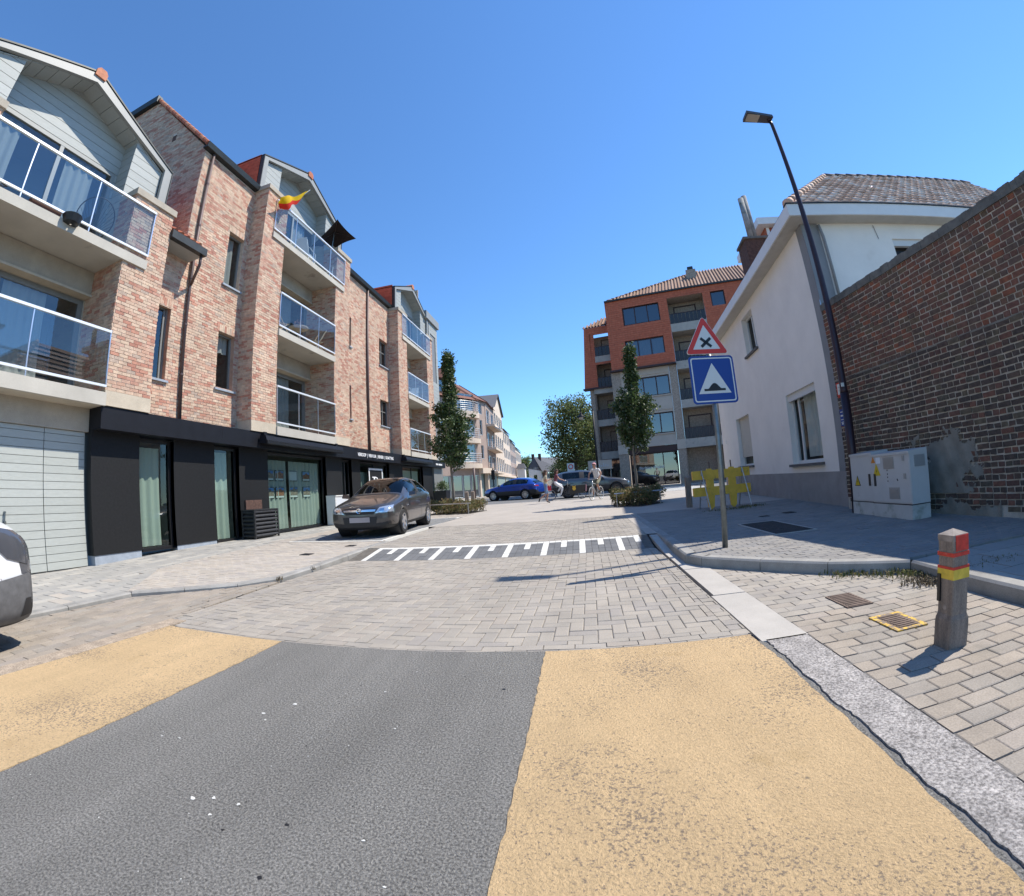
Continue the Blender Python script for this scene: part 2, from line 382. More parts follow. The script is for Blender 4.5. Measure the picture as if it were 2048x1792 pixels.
# ------------------------------------------------------------------ ground heights
def zbase(y):
    if y < 7.25: return 0.
    if y < 8.1: return .115 * (y - 7.25) / .85
    if y < 13: return .115 + .035 * (y - 8.1) / 4.9
    return .15
def zroad(x, y):
    d = max(0., min(1., (-3.85 - x) / 2.0))
    return zbase(y) - .06 * d * (1 - sstep(y, 5.0, 8.0))
PL = [(-40, -.03), (3, -.015), (5, .0), (6.4, .065), (8, .115), (12, .142), (15, .155), (400, .155)]
def zleft(x, y):
    for (a, za), (b, zb) in zip(PL[:-1], PL[1:]):
        if y <= b: return za + (zb - za) * (y - a) / (b - a)
    return .155
def zwalk(x, y):     # right pavement
    if y > 12: return .15
    z = .12 + (.03 * sstep(y, 8, 12))
    return z - .05 * sstep(-y, -6.5, -2.5) * sstep(x, 3.6, 5.5)
def zflat(x, y): return 0.

def near_first(items, n=300):
    items.sort(key=lambda it: it[0]); return items[:n], items[n:]

def pave(name, regions, pattern, lx, ly, mname, zf, joint, top=.0, gap=.006, ang=0., org=(0, 0), parts=300, th=.03, alt=None):
    """regions: convex polygons. Each stone is a clipped prism standing on a joint bed."""
    bed = MB()
    for rg in regions:
        rg = ccw(rg)
        xs = [p[0] for p in rg]; ys = [p[1] for p in rg]
        step = .5
        # bed follows zf on a clipped grid
        x = min(xs)
        while x < max(xs):
            y = min(ys)
            while y < max(ys):
                c = clip_convex([(x, y), (x + step, y), (x + step, y + step), (x, y + step)], rg)
                if len(c) > 2: bed.face([(px, py, zf(px, py) + top - .008) for px, py in c])
                y += step
            x += step
    base = struct(bed, name, joint)
    stones = []
    ca, sa = cos(ang), sin(ang)
    T = lambda x, y: (org[0] + x * ca - y * sa, org[1] + x * sa + y * ca)
    Ti = lambda x, y: ((x - org[0]) * ca + (y - org[1]) * sa, -(x - org[0]) * sa + (y - org[1]) * ca)
    for rg in regions:
        rg = ccw(rg)
        loc = [Ti(*p) for p in rg]
        x0, x1 = min(p[0] for p in loc), max(p[0] for p in loc); y0, y1 = min(p[1] for p in loc), max(p[1] for p in loc)
        cells = []
        if pattern == 'run':
            j = math.floor(y0 / ly)
            while j * ly < y1:
                o = (lx / 2 if j % 2 else 0)
                i = math.floor((x0 - o) / lx)
                while i * lx + o < x1: cells.append((i * lx + o, j * ly, lx, ly)); i += 1
                j += 1
        elif pattern == 'herring':
            a = ly
            for i in range(math.floor(x0 / a) - 2, math.ceil(x1 / a) + 2):
                for j in range(math.floor(y0 / a) - 2, math.ceil(y1 / a) + 2):
                    k = (i - j) % 4
                    if k == 0: cells.append((i * a, j * a, 2 * a, a))
                    elif k == 3: cells.append((i * a, j * a, a, 2 * a))
        elif pattern == 'mixed':     # random-length slabs in rows
            j = math.floor(y0 / ly); rr = random.Random(5)
            while j * ly < y1:
                x = x0 - rr.random() * lx
                while x < x1:
                    l = lx * rr.choice((.7, 1., 1., 1.35)); cells.append((x, j * ly, l, ly)); x += l
                j += 1
        for (x, y, w, h) in cells:
            q = [T(x + gap / 2, y + gap / 2), T(x + w - gap / 2, y + gap / 2), T(x + w - gap / 2, y + h - gap / 2), T(x + gap / 2, y + h - gap / 2)]
            c = clip_convex(q, rg)
            if len(c) < 3 or area(c) < .0012: continue
            full = len(c) == 4 and abs(area(c) - (w - gap) * (h - gap)) < 1e-5
            cx = sum(p[0] for p in c) / len(c); cy = sum(p[1] for p in c) / len(c)
            stones.append((hypot(cx, cy) + (0 if full else 1e3), cx, cy, w, h, c, full))
    a, b = near_first(stones, parts)
    shared = {}
    for (_, cx, cy, w, h, c, full) in a:
        if not full: b.append((_, cx, cy, w, h, c, full)); continue
        key = (round(w, 3), round(h, 3))
        if key not in shared:
            mb = MB(); e = .006
            hw, hh = (w - gap) / 2, (h - gap) / 2
            ring = lambda d, z: [(-hw + d, -hh + d, z), (hw - d, -hh + d, z), (hw - d, hh - d, z), (-hw + d, hh - d, z)]
            r0, r1, r2 = ring(0, -th), ring(0, -.004), ring(e, 0)
            mb.add(r0 + r1 + r2, [(0, 1, 5, 4), (1, 2, 6, 5), (2, 3, 7, 6), (3, 0, 4, 7), (4, 5, 9, 8), (5, 6, 10, 9), (6, 7, 11, 10), (7, 4, 8, 11), (8, 9, 10, 11)])
            o = mb.build('paving_stone', mname); me = o.data; bpy.data.objects.remove(o); shared[key] = me
        o = bpy.data.objects.new('paving_stone', shared[key]); link(o, base)
        sx = (zf(cx + .05, cy) - zf(cx - .05, cy)) / .1; sy = (zf(cx, cy + .05) - zf(cx, cy - .05)) / .1
        o.location = (cx, cy, zf(cx, cy) + top + RN.uniform(-.002, .002)); o.rotation_euler = (atan2(sy, 1) + RN.uniform(-.006, .006), -atan2(sx, 1) + RN.uniform(-.006, .006), ang)
    mb = MB()
    for (_, cx, cy, w, h, c, full) in b:
        dz = RN.uniform(-.002, .002); tx, ty = RN.uniform(-.012, .012), RN.uniform(-.012, .012)
        t = [(x, y, zf(x, y) + top + dz + (x - cx) * tx + (y - cy) * ty) for x, y in c]
        n = len(t); bt = [(x, y, z - th) for x, y, z in t]
        mb.add(t + bt, [tuple(range(n))] + [(i, n + i, n + (i + 1) % n, (i + 1) % n) for i in range(n)])
    if b:
        o = mb.build('paving_stones', mname, base); o['kind'] = 'stuff'
    return base

# ------------------------------------------------------------------ ground, roads, pavements
g = MB()
rows = [(-400, -.16), (5.5, -.16), (7.2, -.10), (9, .06), (14, .10), (900, .10)]
for (ya, za), (yb, zb) in zip(rows[:-1], rows[1:]):
    g.face([(-900, ya, za), (900, ya, za), (900, yb, zb), (-900, yb, zb)])
struct(g, 'ground', 'ground_far')

g = MB()
for i in range(-20, 3): g.face([(-3.84, i, 0), (1.10, i, 0), (1.10, i + 1 if i < 2 else 3.0, 0), (-3.84, i + 1 if i < 2 else 3.0, 0)])
struct(g, 'asphalt_road', 'asphalt')
def rough_sheet(name, mname, poly_l, poly_r, z, jit=.006):
    """strip between two x(y) edges with slightly frayed outline and real thickness"""
    mb = MB(); rr = random.Random(hash(name) % 1000)
    L = [(poly_l(y) + rr.uniform(-jit, jit), y) for y in [v * .05 for v in range(-60, 60)]] ; L.append((poly_l(2.985), 2.985))
    Rr = [(poly_r(y) + rr.uniform(-jit, jit), y) for y in [v * .05 for v in range(-60, 60)]]; Rr.append((poly_r(2.985), 2.985))
    for i in range(len(L) - 1):
        a, b, c, d = L[i], Rr[i], Rr[i + 1], L[i + 1]
        mb.hexa([(p[0], p[1], .0005) for p in (a, b, c, d)], [(p[0], p[1], z) for p in (a, b, c, d)])
    return struct(mb, name, mname)
rough_sheet('yellow_lane_marking', 'paint_ochre', lambda y: -3.82, lambda y: -2.43, .005)
rough_sheet('yellow_lane_marking', 'paint_ochre', lambda y: -.31 + .012 * (3 - y) / 2, lambda y: 1.125 - .05 * max(0, y - 2.5), .005)

rs = random.Random(77)
def spots(name, m, pts):
    mb = MB()
    for (x, y, r) in pts:
        n = 9; ph = rs.random() * 6; ring = [(x + r * .62 * cos(2 * pi * i / n) * rs.uniform(.3, 1.3), y + r * .5 * sin(2 * pi * i / n) * rs.uniform(.3, 1.3)) for i in range(n)]
        mb.hexa([(p[0], p[1], .0006) for p in ring], [(p[0], p[1], .0022) for p in ring])
    o = mb.build(name, m); o['kind'] = 'stuff'; tag(o, 'small %s spots scattered on the grey asphalt lane' % ('white' if m == 'paver_white' else 'dark'), 'road spots')
spots('white_spots', 'paver_white', [(-1.62, 2.02, .022), (-1.72, 1.86, .02), (-1.66, 1.80, .012), (-1.95, 1.45, .014), (-2.05, 1.42, .012), (-1.42, 1.14, .02), (-1.5, 1.10, .024), (-1.3, 1.15, .016), (-1.36, 1.05, .014), (-1.18, 2.3, .014), (-.95, 1.9, .01), (-.75, 1.13, .012), (-.6, .95, .01), (-1.1, 2.62, .008)] + [(rs.uniform(-2.3, -.4), rs.uniform(.6, 2.8), rs.uniform(.003, .007)) for _ in range(40)])
spots('tar_spots', 'sign_black', [(-1.05, 1.12, .016), (-.98, .86, .02), (-1.25, 1.0, .012), (-.5, 2.4, .018)] + [(rs.uniform(-2.3, -.4), rs.uniform(.6, 2.8), rs.uniform(.003, .007)) for _ in range(60)])
# gutter on the right: rough washed concrete, then smooth slabs
g = MB(); rr = random.Random(3)
ys = [v * .03 for v in range(-100, 96)]; e0 = 1.165; edge = []
for v in ys:
    e0 = min(1.176, max(1.156, e0 + rr.gauss(0, .005))); edge.append(e0 + rr.uniform(-.006, .006))
for k, (a, b) in enumerate(zip(ys[:-1], ys[1:])):
    g.hexa([(edge[k], a, -.05), (1.455, a, -.05), (1.455, b, -.05), (edge[k + 1], b, -.05)], [(edge[k], a, .004), (1.455, a, .004), (1.455, b, .004), (edge[k + 1], b, .004)])
struct(g, 'gutter', 'gutter_rough')
g = MB()
for k, (a, b) in enumerate(zip(ys[:-1], ys[1:])):       # frayed asphalt lip beside the crack
    w0, w1 = edge[k] - .012 - .010 * (sin(a * 9) > .2), edge[k + 1] - .012 - .010 * (sin(b * 9) > .2)
    g.hexa([(1.08, a, -.04), (w0, a, -.04), (w1, b, -.04), (1.08, b, -.04)], [(1.08, a, .002), (w0, a, .001), (w1, b, .001), (1.08, b, .002)])
struct(g, 'asphalt_lip', 'asphalt')
g = MB()
g.face([(1.06, -3, -.006), (1.48, -3, -.006), (1.48, 2.85, -.006), (1.06, 2.85, -.006)])
struct(g, 'gutter_joint', 'concrete_crack')
gs = None
for k, (a, b) in enumerate([(2.83, 4.07), (4.09, 5.33), (5.35, 6.6), (6.62, 7.9), (7.92, 9.2)]):
    mb = MB(); x0, x1 = 1.13 + .03 * (k > 0), 1.465
    q = [(x0, a), (x1, a), (x1, b), (x0, b)]
    mb.hexa([(x, y, zroad(x, y) - .06) for x, y in q], [(x, y, zroad(x, y) + .004) for x, y in q])
    if gs is None: gs = struct(mb, 'gutter_slabs', 'concrete_smooth')
    else: mb.build('gutter_slab', 'concrete_smooth', gs)
# left edge strip between the yellow lane and the parking pavers
g = MB()
ys = [v * .1 for v in range(-40, 33)]
for a, b in zip(ys[:-1], ys[1:]):
    j = rr.uniform(-.012, .012)
    q = [(-4.06 + j, a), (-3.822, a), (-3.822, b), (-4.06 + j, b)]
    g.hexa([(x, y, -.05) for x, y in q], [(x, y, zroad(x, y) + .006) for x, y in q])
struct(g, 'edge_strip', 'kerb_aggregate')

# block-paved street beyond the asphalt
pave('block_paving', [[(-3.9, 3.115), (1.0, 3.115), (1.0, 7.24), (-3.9, 7.24)], [(-4.06, 3.2), (-3.9, 3.115), (-3.9, 7.24), (-4.2, 7.24), (-4.2, 5.6)],
     ], 'herring', .22, .11, 'paver', zroad, 'joint_sand', gap=.006, ang=radians(-1.0))
pave('border_course', [[(-3.8, 3.0), (1.12, 3.0), (1.12, 3.112), (-3.8, 3.112)], [(1.005, 3.115), (1.12, 3.115), (1.12, 7.24), (1.005, 7.24)]], 'run', .22, .112, 'paver', zroad, 'joint_sand', gap=.007, parts=60)
pave('parking_paving', [[(-5.85, -4), (-4.07, -4), (-4.07, 3.2), (-4.7, 4.92), (-5.82, 3.95)], [(-4.07, 3.2), (-4.3, 5.45), (-4.7, 4.92)]], 'run', .30, .15, 'paver_old', zroad, 'joint_black', gap=.012, ang=radians(90), parts=300)
pave('driveway', [[(1.47, 3.24), (3.05, 3.24), (3.1, 3.78), (2.45, 4.30)], [(1.47, 3.24), (2.45, 4.30), (1.47, 5.34)]], 'run', .22, .12, 'paver', zflat, 'joint_sand', gap=.006, org=(1.47, 3.24))
pave('old_driveway', [[(1.47, -3), (3.05, -3), (3.05, 3.235), (1.47, 3.235)]], 'run', .225, .12, 'paver_old', zflat, 'joint_sand', gap=.007, org=(1.47, 3.235 - 1.2))

# speed ramp: dark blocks with white block markings
def stripe(x, y):
    k = (x + 3.9) / .635
    f = k - math.floor(k)
    if y > 8.02: return True
    if f < .17: return True
    if .5 < f < .67 and y > 7.74: return True
    return False
wh, dk = [], []
i = -3.90
bedm = MB()
for j in range(9):
    y0 = 7.25 + j * .095
    bedm.face([(-4.2, y0, zbase(y0) - .007), (1.12, y0, zbase(y0) - .007), (1.12, y0 + .095, zbase(y0 + .095) - .007), (-4.2, y0 + .095, zbase(y0 + .095) - .007)])
ramp = struct(bedm, 'speed_ramp', 'joint_dark')
whm, dkm = MB(), MB()
nx = int(4.95 / .1065)
for a in range(nx):
    x0 = -3.93 + a * .1065
    for b in range(4):
        y0 = 7.25 + b * .2125; y1 = y0 + .2125
        segs = [(y0, y1)]
        if b == 3: segs = [(y0, 8.0), (8.0, y1)]
        if b == 2: segs = [(y0, y1)]
        for (p, q) in segs:
            w_ = stripe(x0 + .053, (p + q) / 2)
            mb = whm if w_ else dkm
            e = .003; r = [(x0 + e, p + e), (x0 + .1065 - e, p + e), (x0 + .1065 - e, q - e), (x0 + e, q - e)]
            dz = RN.uniform(-.0015, .0015)
            one = MB(); one.hexa([(x, y, zbase(y) - .03) for x, y in r], [(x, y, zbase(y) + dz) for x, y in r])
            o = one.build('white_block' if w_ else 'dark_block', 'paver_white' if w_ else 'paver_dark', ramp)

# raised crossing plateau, plaza and cross street
pave('plateau_paving', [[(-4.2, 8.1), (1.12, 8.1), (1.12, 12.4), (-4.2, 12.4)]], 'run', .22, .11, 'paver', zroad, 'joint_sand', gap=.007, parts=0)
g = MB()
for y0, y1 in [(12.4, 16), (16, 21), (21, 26.6)]:
    g.face([(-8.3, y0, zbase(y0)), (8.5, y0, zbase(y0)), (8.5, y1, zbase(y1)), (-8.3, y1, zbase(y1))])
struct(g, 'plaza', 'plaza')
g = MB(); g.box(-60, 27.0, .0, 60, 36.5, .146); struct(g, 'cross_street', 'road_far')
g = MB(); g.box(-40, 26.6, .0, 40, 27.0, .152); struct(g, 'kerb_line', 'kerb_stone')
g = MB(); g.box(-9.5, 36.5, .0, 4.0, 140, .142); struct(g, 'far_street', 'road_far')
g = MB(); g.box(-60, 36.5, .0, -9.5, 120, .24); struct(g, 'far_pavement', 'plaza')
g = MB(); g.box(4.0, 36.5, .0, 60, 60, .24); struct(g, 'far_pavement', 'plaza')
g = MB()
for k in range(9): g.box(4.6 + k * .0, 27.3 + k * .95, .10, 8.2, 27.8 + k * .95, .150)
struct(g, 'zebra_crossing', 'paver_white')
# parking bay with dark pavers and a pale frame
pave('parking_bay', [[(-7.0, 9.4), (-4.55, 9.4), (-4.35, 15.9), (-6.6, 15.9)]], 'run', .22, .11, 'paver_bay', lambda x, y: zleft(x, y) + .006, 'joint_dark', gap=.006, parts=120, ang=radians(90))
g = MB()
for a, b, c, d in [(-4.52, 9.3, -4.42, 15.9), (-7.0, 9.26, -4.42, 9.37), (-6.6, 15.9, -4.3, 16.0)]:
    g.hexa([(a, b, .05), (c, b, .05), (c, d, .05), (a, d, .05)], [(a, b, zleft(0, b) + .007), (c, b, zleft(0, b) + .007), (c, d, zleft(0, d) + .007), (a, d, zleft(0, d) + .007)])
struct(g, 'bay_line', 'paver_white')

# left pavement: grey slabs near the shop front, warm stones towards the kerb
pave('left_pavement', [[(-9.4, -6), (-6.0, -6), (-6.0, 4.0), (-7.3, 5.6), (-9.4, 5.6)], [(-9.4, 5.6), (-7.3, 5.6), (-7.3, 9.2), (-9.4, 9.2)], [(-9.4, 9.2), (-7.6, 9.2), (-7.6, 27), (-9.4, 27)]], 'run', .40, .20, 'slab_grey', zleft, 'joint_sand', gap=.006, ang=radians(90))
pave('left_walk', [[(-7.3, 5.6), (-6.0, 4.0), (-4.85, 5.0), (-4.45, 5.52), (-4.37, 6.4), (-4.37, 9.2), (-7.3, 9.2)]], 'run', .22, .11, 'slab_warm', zleft, 'joint_sand', gap=.006, parts=300)
pave('left_walk', [[(-7.6, 9.2), (-4.37, 9.2), (-4.37, 9.3), (-7.6, 9.3)], [(-7.6, 9.3), (-7.0, 9.3), (-6.6, 16), (-7.6, 16)], [(-7.6, 16), (-4.3, 16), (-4.3, 17.5), (-7.6, 17.5)]], 'run', .22, .11, 'slab_warm', lambda x, y: zleft(x, y) + .004, 'joint_sand', gap=.006, parts=0)
LIGHT = MB()
for (x, y) in [(-6.85, 3.2), (-6.85, 3.62), (-6.45, 3.0), (-7.3, 4.35)]:
    LIGHT.box(x, y, zleft(x, y) - .02, x + .39, y + .19, zleft(x, y) + .003)
struct(LIGHT, 'pale_slabs', 'slab_warm')

# right pavement
WP = [[(1.42, 5.50), (2.48, 4.42), (2.48, 12.4), (1.42, 12.4)], [(2.48, 4.42), (3.12, 3.92), (6.4, 3.92), (6.4, 12.4), (2.48, 12.4)]]
pave('right_pavement', WP, 'run', .22, .11, 'paver_walk', zwalk, 'joint_dark', gap=.007, parts=300)
pave('right_walk_slabs', [[(3.2, -3), (7, -3), (7, 3.91), (3.2, 3.91)]], 'run', .40, .30, 'slab_grey', lambda x, y: zwalk(x, y) - .02, 'joint_dark', gap=.012, parts=60)
g = MB()
g.face([(1.12, 8.1, .1165), (1.42, 8.1, .1165), (1.42, 12.4, .147), (1.12, 12.4, .147)]); struct(g, 'walk_edge', 'plaza')

def kerb(name, line, w, zt, zb, side, mname, step=1.0):
    """kerb stones along a polyline; side=+1: body lies to the left of travel"""
    root = None; k = 0
    for (a, b) in zip(line[:-1], line[1:]):
        a = Vector((a[0], a[1])); b = Vector((b[0], b[1])); L = (b - a).length; d = (b - a) / L; nrm = Vector((-d.y, d.x)) * side
        n = max(1, round(L / step))
        for i in range(n):
            p = a + d * (L * i / n + .004); q = a + d * (L * (i + 1) / n - .004)
            mb = MB(); ch = .02
            prof = [(0, -1), (0, 0), (ch, 1), (w, 1), (w, -1)]   # outline across the kerb
            def ring(pt):
                out = []
                for (o, lev) in prof:
                    x, y = pt.x + nrm.x * o, pt.y + nrm.y * o
                    z = zt(x, y) if lev == 1 else (zt(x, y) - ch if lev == 0 else zb(x, y) - .08)
                    out.append((x, y, z))
                return out
            mb.hexa(ring(p), ring(q))
            if root is None: root = struct(mb, name, mname)
            else: mb.build('kerb_stone', mname, root)
            k += 1
    return root
kerb('right_kerb', [(1.30, 12.3), (1.30, 8.0), (1.27, 5.72), (1.40, 5.42), (2.45, 4.30), (3.10, 3.80), (3.07, 3.3), (3.07, -2)], .15, lambda x, y: zwalk(x, y) + .003 - .09 * sstep(y, 7.6, 9.2) * 0, lambda x, y: zroad(x, y), 1, 'kerb_stone')
kerb('left_kerb', [(-5.86, -5), (-5.86, 3.0), (-5.86, 3.98), (-4.74, 4.98), (-4.34, 5.5), (-4.22, 6.4), (-4.22, 9.2)], .16, lambda x, y: zleft(x, y) + .003, zroad, 1, 'kerb_stone')

# covers, drains
def cover(x0, y0, x1, y1, z, m, name, label, frame=None, bars=7, diag=False):
    cx, cy = (x0 + x1) / 2, (y0 + y1) / 2
    t = thing(name, (cx, cy, z), label, 'manhole cover')
    mb = MB(); mb.box(x0, y0, z - .02, x1, y1, z + .003); mb.build('plate', m, t)
    mb = MB(); n = bars
    for i in range(n):
        a = y0 + (y1 - y0) * (i + .25) / n; mb.box(x0 + .02, a, z + .003, x1 - .02, a + (y1 - y0) / n * .45, z + .0075)
    mb.build('ribs', m, t)
    if frame:
        mb = MB()
        for q in [(x0 - .035, y0 - .035, x1 + .035, y0), (x0 - .035, y1, x1 + .035, y1 + .035), (x0 - .035, y0, x0, y1), (x1, y0, x1 + .035, y1)]: mb.box(q[0], q[1], z - .02, q[2], q[3], z + .0045)
        mb.build('rim', frame, t)
cover(2.0, 3.2, 2.24, 3.56, .006, 'iron_rust', 'manhole_cover', 'rusty ribbed iron cover in the driveway paving', None, 9)
cover(2.03, 2.6, 2.22, 2.87, .006, 'iron_rust', 'manhole_cover', 'small rusty cover with worn yellow paint on its rim', 'rim_worn', 8)
cover(2.85, 6.5, 3.5, 8.08, .126, 'iron_dark', 'manhole_cover', 'large dark cover in the shaded right pavement', 'concrete_smooth', 18)
cover(-5.28, 7.3, -5.05, 7.48, zleft(0, 7.4) + .006, 'iron_dark', 'manhole_cover', 'small dark drain in the sunny left pavement, nearer one', None, 4)
cover(-4.9, 8.4, -4.7, 8.58, zleft(0, 8.5) + .006, 'iron_dark', 'manhole_cover', 'small dark drain in the left pavement, just before the speed ramp', None, 4)
cover(4.2, 9.0, 4.45, 9.25, .128, 'iron_dark', 'manhole_cover', 'little iron cover in the shade below the white house', None, 4)
cover(3.6, 8.9, 3.8, 9.05, .128, 'iron_dark', 'manhole_cover', 'little iron cover between big cover and white house', None, 4)

# weeds along the right kerb
def weeds(name, label, pts, n, h, m, seed=1, spread=.12):
    rr = random.Random(seed); mb = MB()
    for i in range(n):
        x, y, z = rr.choice(pts); x += rr.gauss(0, spread); y += rr.gauss(0, spread)
        a = rr.uniform(0, 2 * pi); ln = h * rr.uniform(.4, 1.2); w = rr.uniform(.003, .008); le = rr.uniform(.1, .9)
        dx, dy = cos(a), sin(a)
        p0 = (x - dy * w, y + dx * w, z); p1 = (x + dy * w, y - dx * w, z)
        m0 = (x + dx * ln * le * .4 - dy * w * .8, y + dy * ln * le * .4 + dx * w * .8, z + ln * .6); m1 = (x + dx * ln * le * .4 + dy * w * .8, y + dy * ln * le * .4 - dx * w * .8, z + ln * .6)
        tp = (x + dx * ln * le, y + dy * ln * le, z + ln * (1 - le * .5))
        mb.add([p0, p1, m1, m0, tp], [(0, 1, 2, 3), (3, 2, 4)])
    o = mb.build(name, m); tag(o, label, 'weeds', kind='stuff'); return o
weeds('weeds', 'weeds growing from the joint along the shaded right kerb', [(3.0 + .05 * i, 3.75 - .05 * i * .9, .02) for i in range(14)] + [(2.5 + .1 * i, 4.2 - .09 * i, .01) for i in range(6)] + [(3.35 + .08 * i, 3.3, .06) for i in range(8)], 1500, .06, 'weed', 2, .09)
weeds('dry_weeds', 'dry dead weeds lying at the foot of the kerb behind the bollard', [(2.9 + .06 * i, 3.45 - .02 * i, .005) for i in range(12)], 900, .06, 'weed_dry', 3, .10)
weeds('moss', 'moss and grass tuft under the yellow barrier', [(4.1 + .1 * i, 11.3 + .03 * i, .14) for i in range(6)] + [(3.2 + .2 * i, 11.1, .14) for i in range(5)], 420, .07, 'weed', 4, .14)
weeds('weed_tuft', 'small weed tuft at the left kerb joint', [(-4.3, 5.4, .0), (-4.25, 6.2, .02)], 60, .07, 'weed_dry', 6, .03)
# ------------------------------------------------------------------ wall tools
def wall_sheet(mb, F, u0, u1, z0, z1, holes, w=0.):
    us = sorted({u0, u1, *[h[0] for h in holes], *[h[1] for h in holes]}); zs = sorted({z0, z1, *[h[2] for h in holes], *[h[3] for h in holes]})
    us = [u for u in us if u0 <= u <= u1]; zs = [z for z in zs if z0 <= z <= z1]
    for a, b in zip(us[:-1], us[1:]):
        for c, d in zip(zs[:-1], zs[1:]):
            m, n = (a + b) / 2, (c + d) / 2
            if any(h[0] < m < h[1] and h[2] < n < h[3] for h in holes): continue
            q = [F.P(a, c, w), F.P(b, c, w), F.P(b, d, w), F.P(a, d, w)]
            mb.face(q if F.s > 0 else q[::-1])
def bricks(F, spans, z0, z1, holes, bl=.215, ch=.0735, gap=.011, dep=.010, rnd=.004, bond='run', w=0.):
    """spans(z)->[(u0,u1)]; returns brick tuples (F,u0,u1,z0,z1,w)"""
    out = []; k = 0; z = z0
    while z + ch * .6 < z1:
        zt = min(z + ch, z1); zm = (z + zt) / 2
        iv = list(spans(zm))
        for h in holes:
            if h[2] < zm < h[3]:
                nv = []
                for a, b in iv:
                    if h[1] <= a or h[0] >= b: nv.append((a, b)); continue
                    if h[0] > a: nv.append((a, h[0]))
                    if h[1] < b: nv.append((h[1], b))
                iv = nv
        head = bond == 'cross' and k % 2 == 1
        L = (bl / 2 if head else bl) + gap
        for a, b in iv:
            x = a - ((L / 2) if (k % 2 and not head) else (L / 4 if head else 0)) - (a % .01)
            x = math.floor(a / L) * L - (L / 2 if k % 2 else 0) - L
            while x < b:
                p, q = max(x, a), min(x + L - gap, b)
                if q - p > .025: out.append((F, p, q, z + gap / 2, zt - gap / 2, w + dep + RN.uniform(-rnd, rnd)))
                x += L
        z += ch; k += 1
    return out
def brick_mesh(mb, F, a, b, c, d, w, j=.0):
    P = F.P; r = lambda: RN.uniform(-j, j)
    pts = [P(a + r(), c + r(), w), P(b + r(), c + r(), w), P(b + r(), d + r(), w), P(a + r(), d + r(), w)]
    bk = [P(a, c, w - .03), P(b, c, w - .03), P(b, d, w - .03), P(a, d, w - .03)]
    fs = [(0, 1, 2, 3), (0, 4, 5, 1), (1, 5, 6, 2), (2, 6, 7, 3), (3, 7, 4, 0)]
    if F.s < 0: fs = [tuple(reversed(f)) for f in fs]
    mb.add(pts + bk, fs)
def lay(blist, parent, mname, n=300, j=.003, pick=None):
    key = lambda t: (t[0].P((t[1] + t[2]) / 2, (t[3] + t[4]) / 2, t[5]) - CAMP).length + (0 if t[2] - t[1] > .2 else 3) + (0 if pick is None or pick(t) else 50)
    blist.sort(key=key)
    shared = {}
    for t in blist[:n]:
        F, a, b, c, d, w = t
        k = (id(F), round(b - a, 2), round(d - c, 3))
        if k not in shared:
            mb = MB(); hu, hz = (b - a) / 2, (d - c) / 2
            F2 = Fr((0, 0, 0), F.u, F.n); brick_mesh(mb, F2, -hu, hu, -hz, hz, 0, j * .6)
            o = mb.build('brick', mname); shared[k] = o.data; bpy.data.objects.remove(o)
        o = bpy.data.objects.new('brick', shared[k]); link(o, parent)
        o.location = F.P((a + b) / 2, (c + d) / 2, w) - rootloc(parent)
    mb = MB()
    for F, a, b, c, d, w in blist[n:]: brick_mesh(mb, F, a, b, c, d, w, j)
    if len(blist) > n:
        o = mb.build('brickwork', mname, parent); o['kind'] = 'stuff'

